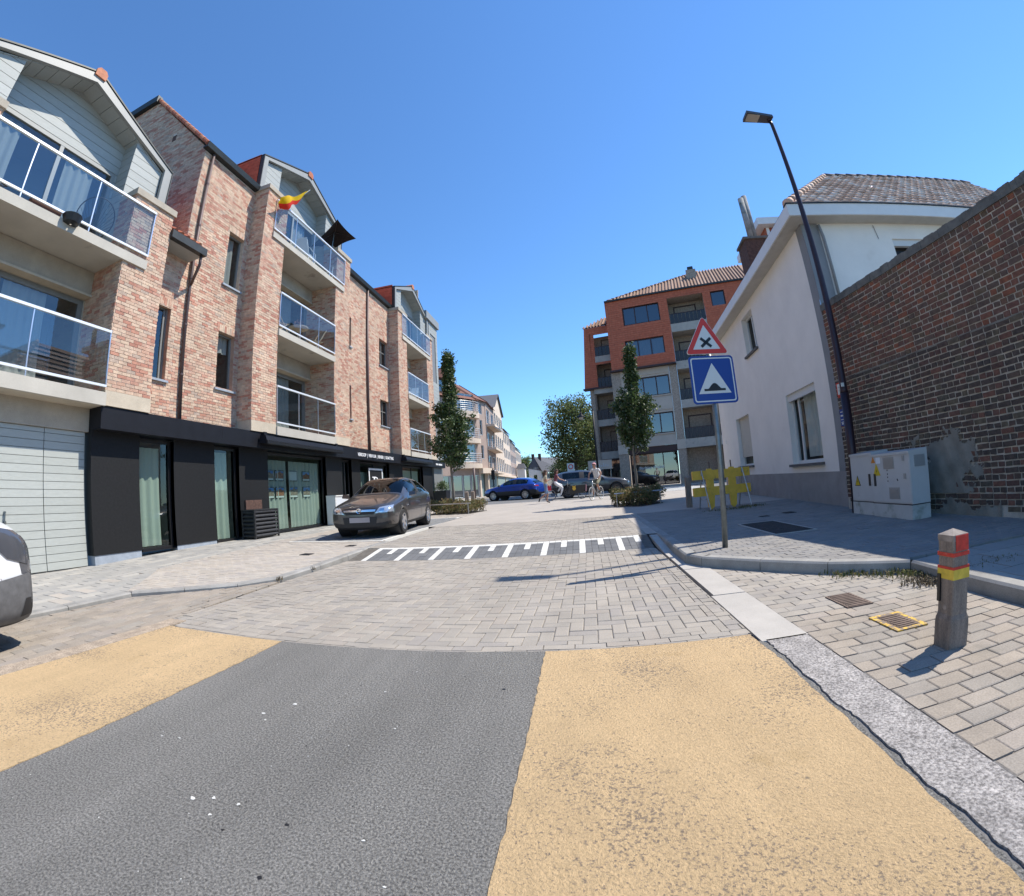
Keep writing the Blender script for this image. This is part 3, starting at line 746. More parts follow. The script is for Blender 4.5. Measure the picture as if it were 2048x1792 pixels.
def curtain(parent, F, u0, u1, z0, z1, w, m='curtain', amp=.035, folds=None, flare=0.):
    mb = MB(); n = max(8, int((u1 - u0) / .035)); rr = random.Random(int(u0 * 100)); ph = rr.random() * 6
    cols = []
    for i in range(n + 1):
        u = u0 + (u1 - u0) * i / n
        a = amp * sin(ph + i * 1.05) + amp * .4 * sin(i * .37 + ph)
        cols.append([F.P(u, z, w + a * (1 - .4 * (z - z0) / (z1 - z0)) ) for z in (z0, (z0 + z1) / 2, z1)])
    for a, b in zip(cols[:-1], cols[1:]):
        for k in range(2): mb.face([a[k], b[k], b[k + 1], a[k + 1]])
    return mb.build('curtain', m, parent, True, weld=True)
def window(parent, F, u0, u1, z0, z1, rec=.10, fw=.06, mull=(), trans=(), frame='frame_grey', pane='glass_window', sill=None, cur=None, room='room_dark', name='window', depth=.9, reveal=None, curm='curtain_grey', fd=.06):
    """frame mesh with panes, sill and curtain as sub-parts"""
    mb = MB(); wi = -rec
    for a, b, c, d in [(u0, u1, z0, z0 + fw), (u0, u1, z1 - fw, z1), (u0, u0 + fw, z0 + fw, z1 - fw), (u1 - fw, u1, z0 + fw, z1 - fw)]: mb.fbox(F, a, b, c, d, wi - fd, wi)
    for u in mull: mb.fbox(F, u - fw * .5, u + fw * .5, z0 + fw, z1 - fw, wi - fd * .9, wi - .004)
    for z in trans: mb.fbox(F, u0 + fw, u1 - fw, z - fw * .4, z + fw * .4, wi - fd * .85, wi - .006)
    win = mb.build(name, frame, parent)
    mb = MB(); q = [F.P(u0 + fw, z0 + fw, wi - fd * .5), F.P(u1 - fw, z0 + fw, wi - fd * .5), F.P(u1 - fw, z1 - fw, wi - fd * .5), F.P(u0 + fw, z1 - fw, wi - fd * .5)]
    mb.face(q if F.s > 0 else q[::-1]); p = mb.build('pane', pane, win); ROOT[p] = rootloc(parent)
    ROOT[win] = rootloc(parent)
    # reveal and room behind
    mb = MB(); P = F.P; a, b = 0.0, -rec - depth
    for (p0, p1) in [((u0, z0), (u1, z0)), ((u1, z0), (u1, z1)), ((u1, z1), (u0, z1)), ((u0, z1), (u0, z0))]:
        mb.cur = 0; mb.face([P(*p0, 0), P(*p0, wi), P(*p1, wi), P(*p1, 0)])
        mb.cur = 1; mb.face([P(*p0, wi - fd), P(*p0, b), P(*p1, b), P(*p1, wi - fd)])
    mb.cur = 1; mb.face([P(u0, z0, b), P(u1, z0, b), P(u1, z1, b), P(u0, z1, b)])
    mb.build('reveal', [reveal or frame, room], win)
    if sill:
        mb = MB(); mb.fbox(F, u0 - .06, u1 + .06, z0 - .055, z0 - .002, -rec, .07); mb.build('sill', sill, win)
    if cur:
        for (a, b, c, d) in cur: curtain(win, F, a, b, c, d, wi - fd - .08, curm)
    return win

# ------------------------------------------------------------------ brick apartment building on the left
XP, XM, XR = -8.70, -9.26, -10.0         # pilaster fronts, main wall, back of the balcony recesses
FM = Fr((XM, 0, 0), (0, 1, 0), (1, 0, 0))
FP = Fr((XP, 0, 0), (0, 1, 0), (1, 0, 0))
FRc = Fr((XR, 0, 0), (0, 1, 0), (1, 0, 0))
BL = thing('apartment_building', (XM, 12, 0), 'pink brick apartment building with glass balconies above a black shop front', 'building')
BAYS = [dict(l=.75, a=1.89, b=5.39, r=6.55, top=7.9), dict(l=10.0, a=11.13, b=14.63, r=15.76, top=11.0), dict(l=21.1, a=22.3, b=25.65, r=26.75, top=10.85)]
ZS = [(3.12, 3.36), (6.25, 6.44), (9.40, 9.58)]      # balcony slabs
Z0 = 3.10
allb = []
MW = [(6.97, 7.37, 4.08, 5.92), (9.12, 9.81, 7.30, 9.04), (9.12, 9.81, 4.24, 5.86), (16.83, 16.99, 7.62, 9.0), (16.83, 16.99, 4.42, 5.88), (19.92, 21.0, 7.58, 8.97), (19.92, 21.0, 4.52, 5.85)]
def main_spans(z):
    out = [(6.55, 7.55)] if z < 7.62 else []
    out += [(7.55, 10.0), (15.76, 21.1)]
    return out
def wall_part(F, *a):
    m2 = MB(); wall_sheet(m2, F, *a); m2.build('wall', 'mortar_light', BL)
wall_part(FM, 6.55, 7.55, Z0, 7.62, MW); wall_part(FM, 7.55, 10.0, Z0, 11.05, MW); wall_part(FM, 15.76, 21.1, Z0, 11.05, MW)
allb += bricks(FM, main_spans, Z0, 11.0, MW)
for bi, B in enumerate(BAYS):
    for (a, b) in ((B['l'], B['a']), (B['b'], B['r'])):
        ztop = B['top']
        z0 = 3.42
        wall_part(FP, a, b, z0, ztop, [])
        allb += bricks(FP, lambda z, a=a, b=b: [(a, b)], z0, ztop, [])
        for (y, nn, x0, x1) in ((a, -1, XM if a == B['l'] else XR, XP), (b, 1, XR if a == B['l'] else XM, XP)):
            Fs = Fr((0, y, 0), (1, 0, 0), (0, nn, 0))
            wall_part(Fs, x0, x1, z0, ztop, [])
            allb += bricks(Fs, lambda z, x0=x0, x1=x1: [(x0, x1 + .008)], z0, ztop, [])
# gable side wall above the lower left section (faces the camera)
FG = Fr((0, 7.55, 0), (1, 0, 0), (0, -1, 0))
def gab_spans(z):
    if z < 11.1: return [(-15.5, XM + .008)]
    t = (z - 11.1) / (14.75 - 11.1); return [(-15.5, XM - t * 3.25)]
q = [FG.P(-15.5, 7.2), FG.P(XM, 7.2), FG.P(XM, 11.1), FG.P(XM - 3.25, 14.75), FG.P(-15.5, 14.85)]
mort = MB(); mort.face(q)
allb += bricks(FG, gab_spans, 7.3, 14.8, [(-11.05, -10.9, 12.2, 12.5)])
mort.build('gable_wall', 'mortar_light', BL)
lay(allb, BL, 'brick_pink')
# vent hole in the gable
mb = MB(); mb.fbox(FG, -11.06, -10.88, 12.18, 12.42, -.1, .012); mb.build('air_vent', 'chimney_brick', BL)
# soldier courses above windows, stone blocks under pilasters, caps
for (a, b, c, d) in MW:
    if b - a < .3: continue
    mb = MB(); n = max(2, round((b - a + .1) / .075))
    for i in range(n):
        u = a - .05 + (b - a + .1) * i / n
        mb.fbox(FM, u + .004, u + (b - a + .1) / n - .004, d + .006, d + .205, -.02, .014 + RN.uniform(-.003, .003))
    mb.build('window_arch', 'brick_pink', BL)
for B in BAYS:
    for (a, b) in ((B['l'], B['a']), (B['b'], B['r'])):
        mb = MB(); mb.box(XM - .02, a - .004, 3.12, XP + .012, b + .004, 3.42); mb.build('stone_block', 'sandstone', BL)
        mb = MB(); mb.box(XM - .05, a - .05, B['top'], XP + .06, b + .05, B['top'] + .16); mb.build('pilaster_cap', 'lintel_stone', BL)

# windows of the main wall
window(BL, FM, *MW[0][:2], *MW[0][2:], rec=.12, fw=.05, sill='blue_stone', reveal='brick_pink', mull=(7.27,), frame='frame_grey', cur=[(7.0, 7.14, 4.1, 5.2)])
window(BL, FM, *MW[1][:2], *MW[1][2:], rec=.14, fw=.055, sill='blue_stone', reveal='brick_pink', cur=[(9.2, 9.62, 7.3, 9.0)])
window(BL, FM, *MW[2][:2], *MW[2][2:], rec=.14, fw=.055, sill='blue_stone', reveal='brick_pink', cur=[(9.16, 9.78, 5.35, 5.86)], curm='interior_white')
for k in (3, 4): window(BL, FM, *MW[k][:2], *MW[k][2:], rec=.12, fw=.02, sill='blue_stone', reveal='brick_pink')
for k in (5, 6): window(BL, FM, *MW[k][:2], *MW[k][2:], rec=.14, fw=.05, sill='blue_stone', reveal='brick_pink', mull=((MW[k][0] + MW[k][1]) / 2,), trans=((MW[k][2] + MW[k][3]) / 2 + .1,), cur=[(MW[k][0] + .05, MW[k][0] + .4, MW[k][2], MW[k][3])])

# balconies
def balcony(B, lev, nposts=2, wide=False, chain=()):
    zb, zt = ZS[lev]
    a, b = (B['a'], B['b']) if not wide else (B['a'] - .68, B['b'] + .62)
    if wide is None: a, b = B['a'], B['b'] + .1
    mb = MB()
    mb.box(XR - .05, B['a'] + .003, zb, XP - .02, B['b'] - .003, zt)
    mb.box(XP - .02 if not wide else XP + .012, a, zb - .02, XP + .06, b, zt + .002)
    if wide: mb.box(XP - .02, B['a'] + .003, zb - .01, XP + .012, B['b'] - .003, zt)
    bal = mb.build('balcony', 'concrete_soffit' if not wide else 'concrete_soffit', BL); ROOT[bal] = rootloc(BL)
    xr = XP + (.035 if not wide else .045)
    zr0, zr1 = zt + .13, zt + 1.24
    mb = MB(); mb.box(xr - .028, a + .01, zr1 - .025, xr + .028, b - .01, zr1 + .025); mb.box(xr - .018, a + .01, zr0 - .022, xr + .018, b - .01, zr0 + .022)
    mb.build('handrail', 'white_alu', bal)
    n = nposts + 1
    for i in range(n):
        ya, yb = a + .02 + (b - a - .04) * i / n, a + .02 + (b - a - .04) * (i + 1) / n
        mb = MB(); mb.face([(xr, ya + .012, zr0 + .02), (xr, yb - .012, zr0 + .02), (xr, yb - .012, zr1 - .02), (xr, ya + .012, zr1 - .02)]); mb.build('glass_panel', 'glass_rail', bal)
        for yy in ([yb] if i < n - 1 else [a + .02, b - .02]):
            mb = MB(); mb.box(xr - .012, yy - .012, zt if yy in (a, b) or i < n - 1 else zr0, xr + .012, yy + .012, zr1 - .02); mb.build('rail_post', 'alu', bal)
    return bal
for bi, B in enumerate(BAYS):
    for lev in range(3):
        if bi == 0 and lev == 2: continue
        wide = (lev == (1 if bi == 0 else 2))
        balcony(B, lev, 3 if (wide and bi) else (2 if bi else (2 if wide else 1)), wide)

# recess: side walls are brick, back wall with sliding doors, lintel beam, soffit
for bi, B in enumerate(BAYS):
    tops = [6.25, 9.40] if bi else [6.25]
    for lev, zt in enumerate(tops):
        zf = ZS[lev][1]
        a, b = B['a'], B['b']
        mb = MB(); wall_sheet(mb, FRc, a, b, zf, zt, [(a + .18, b - .05, zf, zt - .62)]); mb.build('recess_wall', 'lintel_stone', BL)
        mb = MB(); mb.box(XR, a, zt - .55, XR + .22, b, zt - .01); mb.build('lintel_beam', 'lintel_stone', BL)
        mb = MB(); mb.box(XR, a, zt - .60, XR + .27, b, zt - .55); mb.build('roller_guide', 'sandstone', BL)
        window(BL, FRc, a + .18, b - .05, zf + .02, zt - .62, rec=.03, fw=.11, mull=(a + (b - a) * .40,), name='sliding_door', frame='frame_grey',
               cur=[(a + .25, a + (b - a) * .38, zf + .05, zt - .7), (a + (b - a) * .45, b - .9, zf + .05, zt - .7)], room='room_mid', depth=1.6)
        # gutter pipe and downpipe in corner
        mb = MB(); mb.box(a, 0, 0, a, 0, 0) if False else mb.tube([(XR + .05, b - .06, zt - .6), (XR + .05, b - .06, zt - .02)], .02, 6); mb.build('recess_pipe', 'sandstone', BL)

# ------------------------------------------------------------------ dormer gables with grey boards
def dormer(B, xf, zbase, zc, za, deck, backx=-13.2, side=True):
    """xf: front plane, zc: eaves corner height, za: apex"""
    l, r = B['l'] + .08, B['r'] + .02; c = (l + r) / 2; tw = .24
    F = Fr((xf, 0, 0), (0, 1, 0), (1, 0, 0))
    mb = MB()
    sl = (za - zc) / (c - l)
    tz = tw * sqrt(1 + sl * sl)
    # sloped barge boards and upright trims
    mb.prism(F, [(l, zc), (l + tw, zc - .06 + tw * sl * .3), (c, za - tz), (c, za)][:4], -.05, .05)
    mb.prism(F, [(c, za), (c, za - tz), (r - tw, zc - .06 + tw * sl * .3), (r, zc)], -.05, .05)
    mb.prism(F, [(l, zbase), (l + tw, zbase), (l + tw, zc - .06 + tw * sl * .3), (l, zc)], -.05, .05)
    mb.prism(F, [(r - tw, zbase), (r, zbase), (r, zc), (r - tw, zc - .06 + tw * sl * .3)], -.05, .05)
    gab = mb.build('dormer_gable', 'trim_grey', BL); ROOT[gab] = rootloc(BL)
    # dark roofing edge
    mb = MB()
    for (p, q2) in (((l - .03, zc + .0), (c, za + .03)), ((c, za + .03), (r + .03, zc + .0))):
        mb.prism(F, [p, (p[0], p[1] + .045), (q2[0], q2[1] + .045), q2], -4.2, .07)
    mb.prism(F, [(l - .03, zbase), (l, zbase), (l, zc + .02), (l - .03, zc + .02)], -.1, .07); mb.prism(F, [(r, zbase), (r + .03, zbase), (r + .03, zc + .02), (r, zc + .02)], -.1, .07)
    mb.build('roof_edge', 'zinc_dark', gab)
    # apex tile
    mb = MB(); mb.prism(F, [(c - .16, za - .12), (c + .16, za - .12), (c + .17, za + .05), (c + .09, za + .14), (c - .09, za + .14), (c - .17, za + .05)], -.6, .09); mb.build('ridge_cap', 'tile_orange', gab)
    # soffit (boarded) following the slope
    xb = xf - .56
    n = 9
    zz = lambda u: (zc - tz + .05 + (u - l) * sl) if u <= c else (zc - tz + .05 + (r - u) * sl)
    for i in range(n):
        for (s0, s1) in ((l + .02, c), (c, r - .02)):
            ua, ub = s0 + (s1 - s0) * i / n, s0 + (s1 - s0) * (i + 1) / n
            m2 = MB(); g2 = .006
            m2.add([(xf - .05, ua + g2, zz(ua + g2)), (xf - .05, ub - g2, zz(ub - g2)), (xb - .02, ub - g2, zz(ub - g2)), (xb - .02, ua + g2, zz(ua + g2)),
                    (xf - .05, ua + g2, zz(ua) + .03), (xf - .05, ub - g2, zz(ub) + .03), (xb - .02, ub - g2, zz(ub) + .03), (xb - .02, ua + g2, zz(ua) + .03)],
                   [(0, 1, 2, 3), (4, 7, 6, 5), (0, 4, 5, 1), (2, 6, 7, 3), (1, 5, 6, 2), (0, 3, 7, 4)])
            m2.build('soffit_board', 'board_grey', gab)
    # back wall boards round a wide window, side wings, all cut to the roof line
    Fb = Fr((xb, 0, 0), (0, 1, 0), (1, 0, 0)); Fw = Fr((xf - .07, 0, 0), (0, 1, 0), (1, 0, 0))
    wl, wr, wz0, wz1 = l + 1.24, r - 1.26, deck, deck + 2.46
    bh = .225; outl = [(l + .03, deck), (r - .03, deck), (r - .03, zz(r - .03)), (c, zz(c)), (l + .03, zz(l + .03))]
    z = deck
    while z < zz(c):
        z2 = z + bh - .012
        ivs = [(l + .2, r - .2, Fb, 'board')]
        if z < wz1 - .02: ivs = [(l + .2, wl, Fb, 'board'), (wr, r - .2, Fb, 'board')]
        ivs += [(l + .23, l + 1.18, Fw, 'wing_board'), (r - 1.2, r - .25, Fw, 'wing_board')]
        for (p, q2, FQ, nm) in ivs:
            pol = clip_convex([(p, z), (q2, z), (q2, z2), (p, z2)], ccw(outl))
            if len(pol) > 2 and area(pol) > .004:
                m2 = MB(); m2.prism(FQ, pol, -.03 if FQ is Fb else xb - (xf - .07) - .02, 0); m2.build(nm, 'board_grey', gab)
        z += bh
    mb = MB(); wall_sheet(mb, Fb, l, r, deck, zc - .1, [(wl, wr, wz0, wz1)], -.02); mb.face([Fb.P(l, zc - .1, -.02), Fb.P(r, zc - .1, -.02), Fb.P(c, za - .1, -.02)]); mb.build('back_wall', 'frame_grey', gab)
    window(BL, Fb, wl, wr, wz0 + .05, wz1, rec=.0, fw=.1, mull=(wl + (wr - wl) * .52,), name='dormer_window', frame='trim_grey', cur=[(wl + .15, wl + .7, wz0 + .1, wz1 - .1), (wl + (wr - wl) * .6, wr - .5, wz0 + .1, wz1 - .1)], room='room_mid', depth=1.4, fd=.08)
    # tiled cheeks
    if side:
        for y in (l - .01, r + .01):
            k = 0; z = zbase + .3
            while z < zc:
                m2 = MB(); m2.box(backx, y - .02, z, xf - .08, y + .02 + .01 * 0, z + .165); m2.build('cheek_slates', 'slate_red', gab)
                z += .17
    return gab
dormer(BAYS[0], XM, 7.95, 9.45, 10.62, 6.44)
dormer(BAYS[1], XM, 11.1, 12.68, 13.82, 9.58)
dormer(BAYS[2], -8.95, 10.95, 12.3, 13.5, 9.58)

# roofs
def tiled_slope(name, a, b, x0, z0, x1, z1, parent, m='tile_orange'):
    """slope from eaves (x0,z0) up to (x1,z1), y from a to b, with tile courses"""
    mb = MB(); n = max(2, int(hypot(x1 - x0, z1 - z0) / .32))
    for i in range(n):
        t0, t1 = i / n, (i + 1) / n + .02
        p = (x0 + (x1 - x0) * t0, z0 + (z1 - z0) * t0 + .05); q = (x0 + (x1 - x0) * t1, z0 + (z1 - z0) * t1 + .01)
        mb.hexa([(p[0], a, p[1] - .05), (p[0], b, p[1] - .05), (q[0], b, q[1] - .03), (q[0], a, q[1] - .03)], [(p[0], a, p[1]), (p[0], b, p[1]), (q[0], b, q[1]), (q[0], a, q[1])])
    return mb.build(name, m, parent)
rf = tiled_slope('roof', 7.48, 10.02, XM + .12, 11.12, XM - 3.3, 14.85, BL)
tiled_slope('roof', 15.8, 21.1, XM + .12, 11.12, XM - 3.3, 14.85, BL)
ROOT[rf] = rootloc(BL)
mb = MB(); mb.box(-16, 7.45, 14.83, XM - 3.2, 27.0, 14.95); mb.build('flat_roof', 'zinc_dark', rf)
mb = MB(); mb.box(-16, 7.38, 14.78, XM - 3.28, 7.6, 15.08); mb.build('roof_verge', 'zinc_dark', rf)
mb = MB()
for i in range(15):     # verge tiles
    t = i / 15; x, z = XM + .10 - 3.4 * t, 11.2 + 3.72 * t
    mb.tube([(x, 7.50, z), (x - .26, 7.50, z + .285)], [.075, .06], 8)
mb.build('verge_tiles', 'tile_orange', rf)
tiled_slope('lower_roof', 6.62, 7.5, XM + .1, 7.75, XM - 3.6, 11.4, BL)
# gutters
for (a, b, z) in ((7.42, 10.02, 11.12), (15.74, 21.12, 11.12)):
    mb = MB(); mb.prism(Fr((XM, 0, 0), (1, 0, 0), (0, 1, 0)), [(0, z - .12), (.17, z - .10), (.22, z + .06), (.20, z + .06), (.15, z - .06), (0, z - .06)], a, b); mb.build('gutter_trough', 'zinc_dark', BL)
# small canopy roof with gutter beside bay 1
FY = Fr((XM, 0, 0), (1, 0, 0), (0, 1, 0))
mb = MB(); mb.box(XM, 6.56, 7.34, XM + .50, 7.72, 7.40); mb.build('canopy_soffit', 'board_grey', BL)
mb = MB(); mb.box(XM + .50, 6.55, 7.34, XM + .66, 7.76, 7.54); mb.build('canopy_gutter', 'zinc_dark', BL)
mb = MB()
for i in range(5): mb.tube([(XM + .62, 6.66 + i * .21, 7.56), (XM - .02, 6.66 + i * .21, 7.95)], .07, 7)
mb.build('canopy_tiles', 'tile_orange', BL)
# downpipes
def pipe(pts, r, m, name='downpipe', par=None):
    mb = MB(); mb.tube(pts, r, 10); o = mb.build(name, m, par or BL, True); return o
dp = pipe([(XM + .07, 7.84, 11.05), (XM + .07, 7.84, 3.12)], .045, 'pipe_brown')
pipe([(XM + .55, 7.66, 7.36), (XM + .55, 7.66, 7.1), (XM + .10, 7.84, 6.72)], .04, 'pipe_brown', 'canopy_outlet')
for z in (4.3, 5.6, 6.9, 8.5, 9.9):
    mb = MB(); mb.tube([(XM + .07, 7.84, z), (XM + .07, 7.84, z + .05)], .054, 10); mb.build('pipe_clip', 'pipe_brown', dp)
pipe([(XM + .07, 18.5, 11.05), (XM + .07, 18.5, 3.12)], .055, 'pipe_brown')

# grey-clad end of the building with tall windows
FE = Fr((-8.95, 0, 0), (0, 1, 0), (1, 0, 0))
mb = MB(); wall_sheet(mb, FE, 26.75, 28.7, 3.1, 12.35, [(27.2, 28.3, 8.2, 11.6), (27.2, 28.3, 4.4, 6.9)]); ew = mb.build('end_wall', 'frame_grey', BL); ROOT[ew] = rootloc(BL)
z = 3.1
while z < 12.3:
    for a, b in ([(26.75, 28.7)] if not (4.4 < z + .1 < 6.9 or 8.2 < z + .1 < 11.6) else [(26.75, 27.2), (28.3, 28.7)]):
        mb = MB(); mb.fbox(FE, a, b, z, min(z + .24, 12.35), 0, .02); mb.build('board', 'board_grey', ew)
    z += .25
for (c, d) in ((8.2, 11.6), (4.4, 6.9)): window(BL, FE, 27.2, 28.3, c, d, rec=.03, fw=.08, mull=(27.75,), trans=((c + d) / 2,), frame='frame_grey', pane='glass_far')
mb = MB(); mb.box(-12, 26.2, 12.35, -8.8, 28.85, 12.85); mb.build('end_parapet', 'trim_grey', BL)
mb = MB(); mb.box(-16, 26.8, 0.1, -8.97, 28.69, 12.36); mb.build('end_block', 'frame_grey', BL)
mb = MB(); mb.box(-16, 27.02, 11, XM - .4, 27.1, 14.8); mb.build('end_gable', 'brick_pink', BL)

# ------------------------------------------------------------------ black shop front
XB = -9.05; FB = Fr((XB, 0, 0), (0, 1, 0), (1, 0, 0))
XF = -8.72
mb = MB(); mb.box(XM - .25, 5.34, 2.66, XF, 28.5, 3.11); fa = mb.build('fascia', 'black_metal', BL); ROOT[fa] = rootloc(BL)
for y in (8.9, 16.2):
    mb = MB(); mb.box(XF, y, 2.67, XF + .003, y + .006, 3.1); mb.build('fascia_joint', 'black_frame', fa)
PAN = [(5.33, 6.55), (7.55, 8.92), (9.87, 11.15), (14.48, 15.66), (16.45, 17.2), (20.2, 21.9), (25.0, 26.7)]
for (a, b) in PAN:
    mb = MB(); mb.box(XG if False else XM - .1, a, .21, XB, b, 2.66); mb.build('wall_panel', 'black_panel', BL)
    zf = zleft(-9, a)
    mb = MB(); mb.box(XM - .1, a + .02, zf - .1, XB - .015, b - .02, .21); mb.build('plinth_stone', 'blue_stone', BL)
GL = [(6.55, 7.55, .16), (8.92, 9.87, .12), (11.15, 14.48, .16), (15.66, 16.45, .2), (17.2, 20.2, .2), (21.9, 25.0, .2)]
for gi, (a, b, zb) in enumerate(GL):
    w = b - a
    cur = {0: [(a + .1, a + w * .75, .25, 2.45)], 1: [(a + .06, a + w * .72, .2, 2.5)], 2: [(a + .1, a + 1.2, .25, 2.42), (a + 1.35, b - .15, .25, 2.42)], 3: None, 4: [(a + .1, b - .1, .3, 2.2)], 5: [(a + .3, b - .2, .3, 2.4)]}[gi]
    window(BL, FB, a, b, zb, 2.62, rec=.12, fw=.07, mull=(() if gi < 3 else ((a + b) / 2,)), name='shop_window', frame='black_frame', pane='glass_shop', cur=cur, curm='curtain', room='room_mid', depth=1.8, reveal='black_frame')
# reception interior light-coloured half wall behind curtains is left dark on purpose; garage door with boards
FGt = Fr((-9.22, 0, 0), (0, 1, 0), (1, 0, 0))
gt = thing('garage_door', (-9.22, 4.4, 0), 'pale grey garage door of horizontal boards left of the black shop front', 'garage door')
z = .02; k = 0
while z < 2.6:
    for (a, b) in ((4.37, 5.27), (3.46, 4.36), (2.56, 3.45), (1.66, 2.55)):
        mb = MB(); mb.fbox(FGt, a + .003, b - .003, z + .003, min(z + .142, 2.62), -.04, 0.0); mb.build('board', 'gate_board', gt)
    z += .148; k += 1
mb = MB(); mb.fbox(FGt, 1.6, 5.30, 0, 2.64, -.08, -.035); mb.build('backing', 'frame_grey', gt)
mb = MB(); c = FGt.P(3.57, 1.10, 0); mb.tube([c, c + Vector((.05, 0, 0))], .02, 10); mb.tube([c + Vector((.05, 0, 0)), c + Vector((.05, -.02, -.16))], .014, 8); mb.tube([FGt.P(3.57, .93, 0), FGt.P(3.57, .93, .02)], .03, 12); mb.build('handle', 'steel_galv', gt)
mb = MB(); mb.box(-9.5, -3, 2.63, -9.17, 5.33, 3.14); mb.build('garage_lintel', 'lintel_stone', BL)
mb = MB(); mb.box(-9.6, -3, 3.10, XP - .02, 5.38, 3.14); mb.box(-9.6, -3, 3.14, -9.2, .75, 7.5);  mb.build('lower_slab', 'sandstone', BL)

# awning cassettes
def awning(a, b, label):
    t = thing('awning_cassette', (XF + .15, (a + b) / 2, 2.9), label, 'awning')
    F = Fr((XF + .003, 0, 0), (1, 0, 0), (0, 1, 0))
    mb = MB(); mb.prism(F, [(.02, 2.80), (.24, 2.77), (.30, 2.86), (.26, 2.99), (.06, 3.02)], a, b); mb.build('cassette', 'black_metal', t)
    mb = MB(); mb.prism(F, [(.20, 2.755), (.31, 2.765), (.315, 2.85), (.30, 2.855)], a + .02, b - .02); mb.build('front_bar', 'black_frame', t)
    for y in (a + .12, b - .22):
        mb = MB(); mb.box(XF + .003, y, 2.86, XF + .12, y + .12, 3.12); mb.build('bracket', 'black_metal', t)
awning(10.35, 14.75, 'folded black awning cassette under the middle balcony')
awning(21.0, 25.1, 'folded black awning cassette near the far end of shop front')

# lettering on the fascia
def text_obj(txt, size, F, u, z, w, m, parent, name='lettering', ext=.006, bold=False, sx=1.0, width=None):
    cu = bpy.data.curves.new(name, 'FONT'); cu.body = txt; cu.size = size; cu.extrude = ext; cu.align_x = 'LEFT'; cu.align_y = 'CENTER'
    cu.resolution_u = 3
    if bold: cu.offset = size * .018
    o = bpy.data.objects.new(name, cu); COL.objects.link(o)
    mx = Matrix((F.u * sx, Vector((0, 0, 1)), F.n)).transposed().to_4x4()
    dg = bpy.context.evaluated_depsgraph_get(); me = bpy.data.meshes.new_from_object(o.evaluated_get(dg))
    bpy.data.objects.remove(o)
    if width:
        xs = [v.co.x for v in me.vertices]; k_ = width / (max(xs) - min(xs)); me.transform(Matrix.Diagonal((k_, 1, 1, 1)))
    me.transform(mx); p = F.P(u, z, w) - rootloc(parent); me.transform(Matrix.Translation(p))
    # split into letters (islands whose extents along the line overlap)
    bm = bmesh.new(); bm.from_mesh(me); bm.verts.ensure_lookup_table(); seen = set(); isl = []
    for v in bm.verts:
        if v.index in seen: continue
        st = [v]; cur = []
        while st:
            q = st.pop()
            if q.index in seen: continue
            seen.add(q.index); cur.append(q); st += [e.other_vert(q) for e in q.link_edges]
        us = [q.co.dot(F.u) for q in cur]; isl.append([min(us), max(us), {q.index for q in cur}])
    isl.sort(key=lambda t: t[0]); grp = []
    for i in isl:
        if grp and i[0] < grp[-1][1] - .2 * (i[1] - i[0]): grp[-1][1] = max(grp[-1][1], i[1]); grp[-1][2] |= i[2]
        else: grp.append(i)
    for (_, _, ids) in grp:
        mb = MB(); mp = {}; vs_ = []; fs_ = []
        for f in bm.faces:
            if f.verts[0].index in ids:
                ff = []
                for q in f.verts:
                    if q.index not in mp: mp[q.index] = len(vs_); vs_.append(q.co + rootloc(parent))
                    ff.append(mp[q.index])
                fs_.append(ff)
        mb.add(vs_, fs_); mb.build('letter', m, parent)
    bm.free(); bpy.data.meshes.remove(me)
FT = Fr((XF, 0, 0), (0, 1, 0), (1, 0, 0))
text_obj('VERKOOP  |  VERHUUR  |  BEHEER  |  SCHATTING', .19, FT, 16.42, 2.85, .004, 'letter_white', fa, bold=True, width=3.6)
for i in range(13):
    if i != 4:
        mb = MB(); u = 26.55 + i * .098; mb.fbox(FT, u, u + .075, 2.80, 2.91 - .012 * (i % 2), 0, .006); mb.build('white_mark', 'letter_white', fa)
# framed logo board in the shop entrance
lg = thing('logo_sign', (XB + .05, 18.6, 1.2), 'black sign board with a white frame and white letter behind the parked car', 'sign')
FL = Fr((XB + .04, 0, 0), (0, 1, 0), (1, 0, 0))
mb = MB(); mb.fbox(FL, 17.86, 19.36, .55, 2.40, -.04, .0); mb.build('board', 'black_panel', lg)
mb = MB()
for q in ((17.9, 19.32, 2.28, 2.36), (17.9, 19.32, .6, .68), (17.9, 17.98, .68, 2.28), (19.24, 19.32, .68, 2.28)): mb.fbox(FL, q[0], q[1], q[2], q[3], 0, .01)
mb.build('frame', 'letter_white', lg)
dm = MB(); dm.fbox(FL, 18.36, 18.50, 1.28, 1.98, .0, .012); dm.build('letter_stem', 'letter_white', lg)
for (u0, u1, z0, z1) in ((18.22, 18.60, 1.94, 1.985), (18.22, 18.60, 1.275, 1.32)):
    dm = MB(); dm.fbox(FL, u0, u1, z0, z1, .001, .013); dm.build('letter_serif', 'letter_white', lg)
dm = MB(); n = 14
for i in range(n):
    a0, a1 = -pi / 2 + pi * i / n, -pi / 2 + pi * (i + 1) / n
    f = lambda a, k: (18.55 + (.40 - .13 * k * max(.25, cos(a))) * cos(a), 1.63 + (.355 - .05 * k) * sin(a))
    dm.prism(FL, [f(a0, 0), f(a1, 0), f(a1, 1), f(a0, 1)], .002, .012)
dm.build('letter_bowl', 'letter_white', lg)
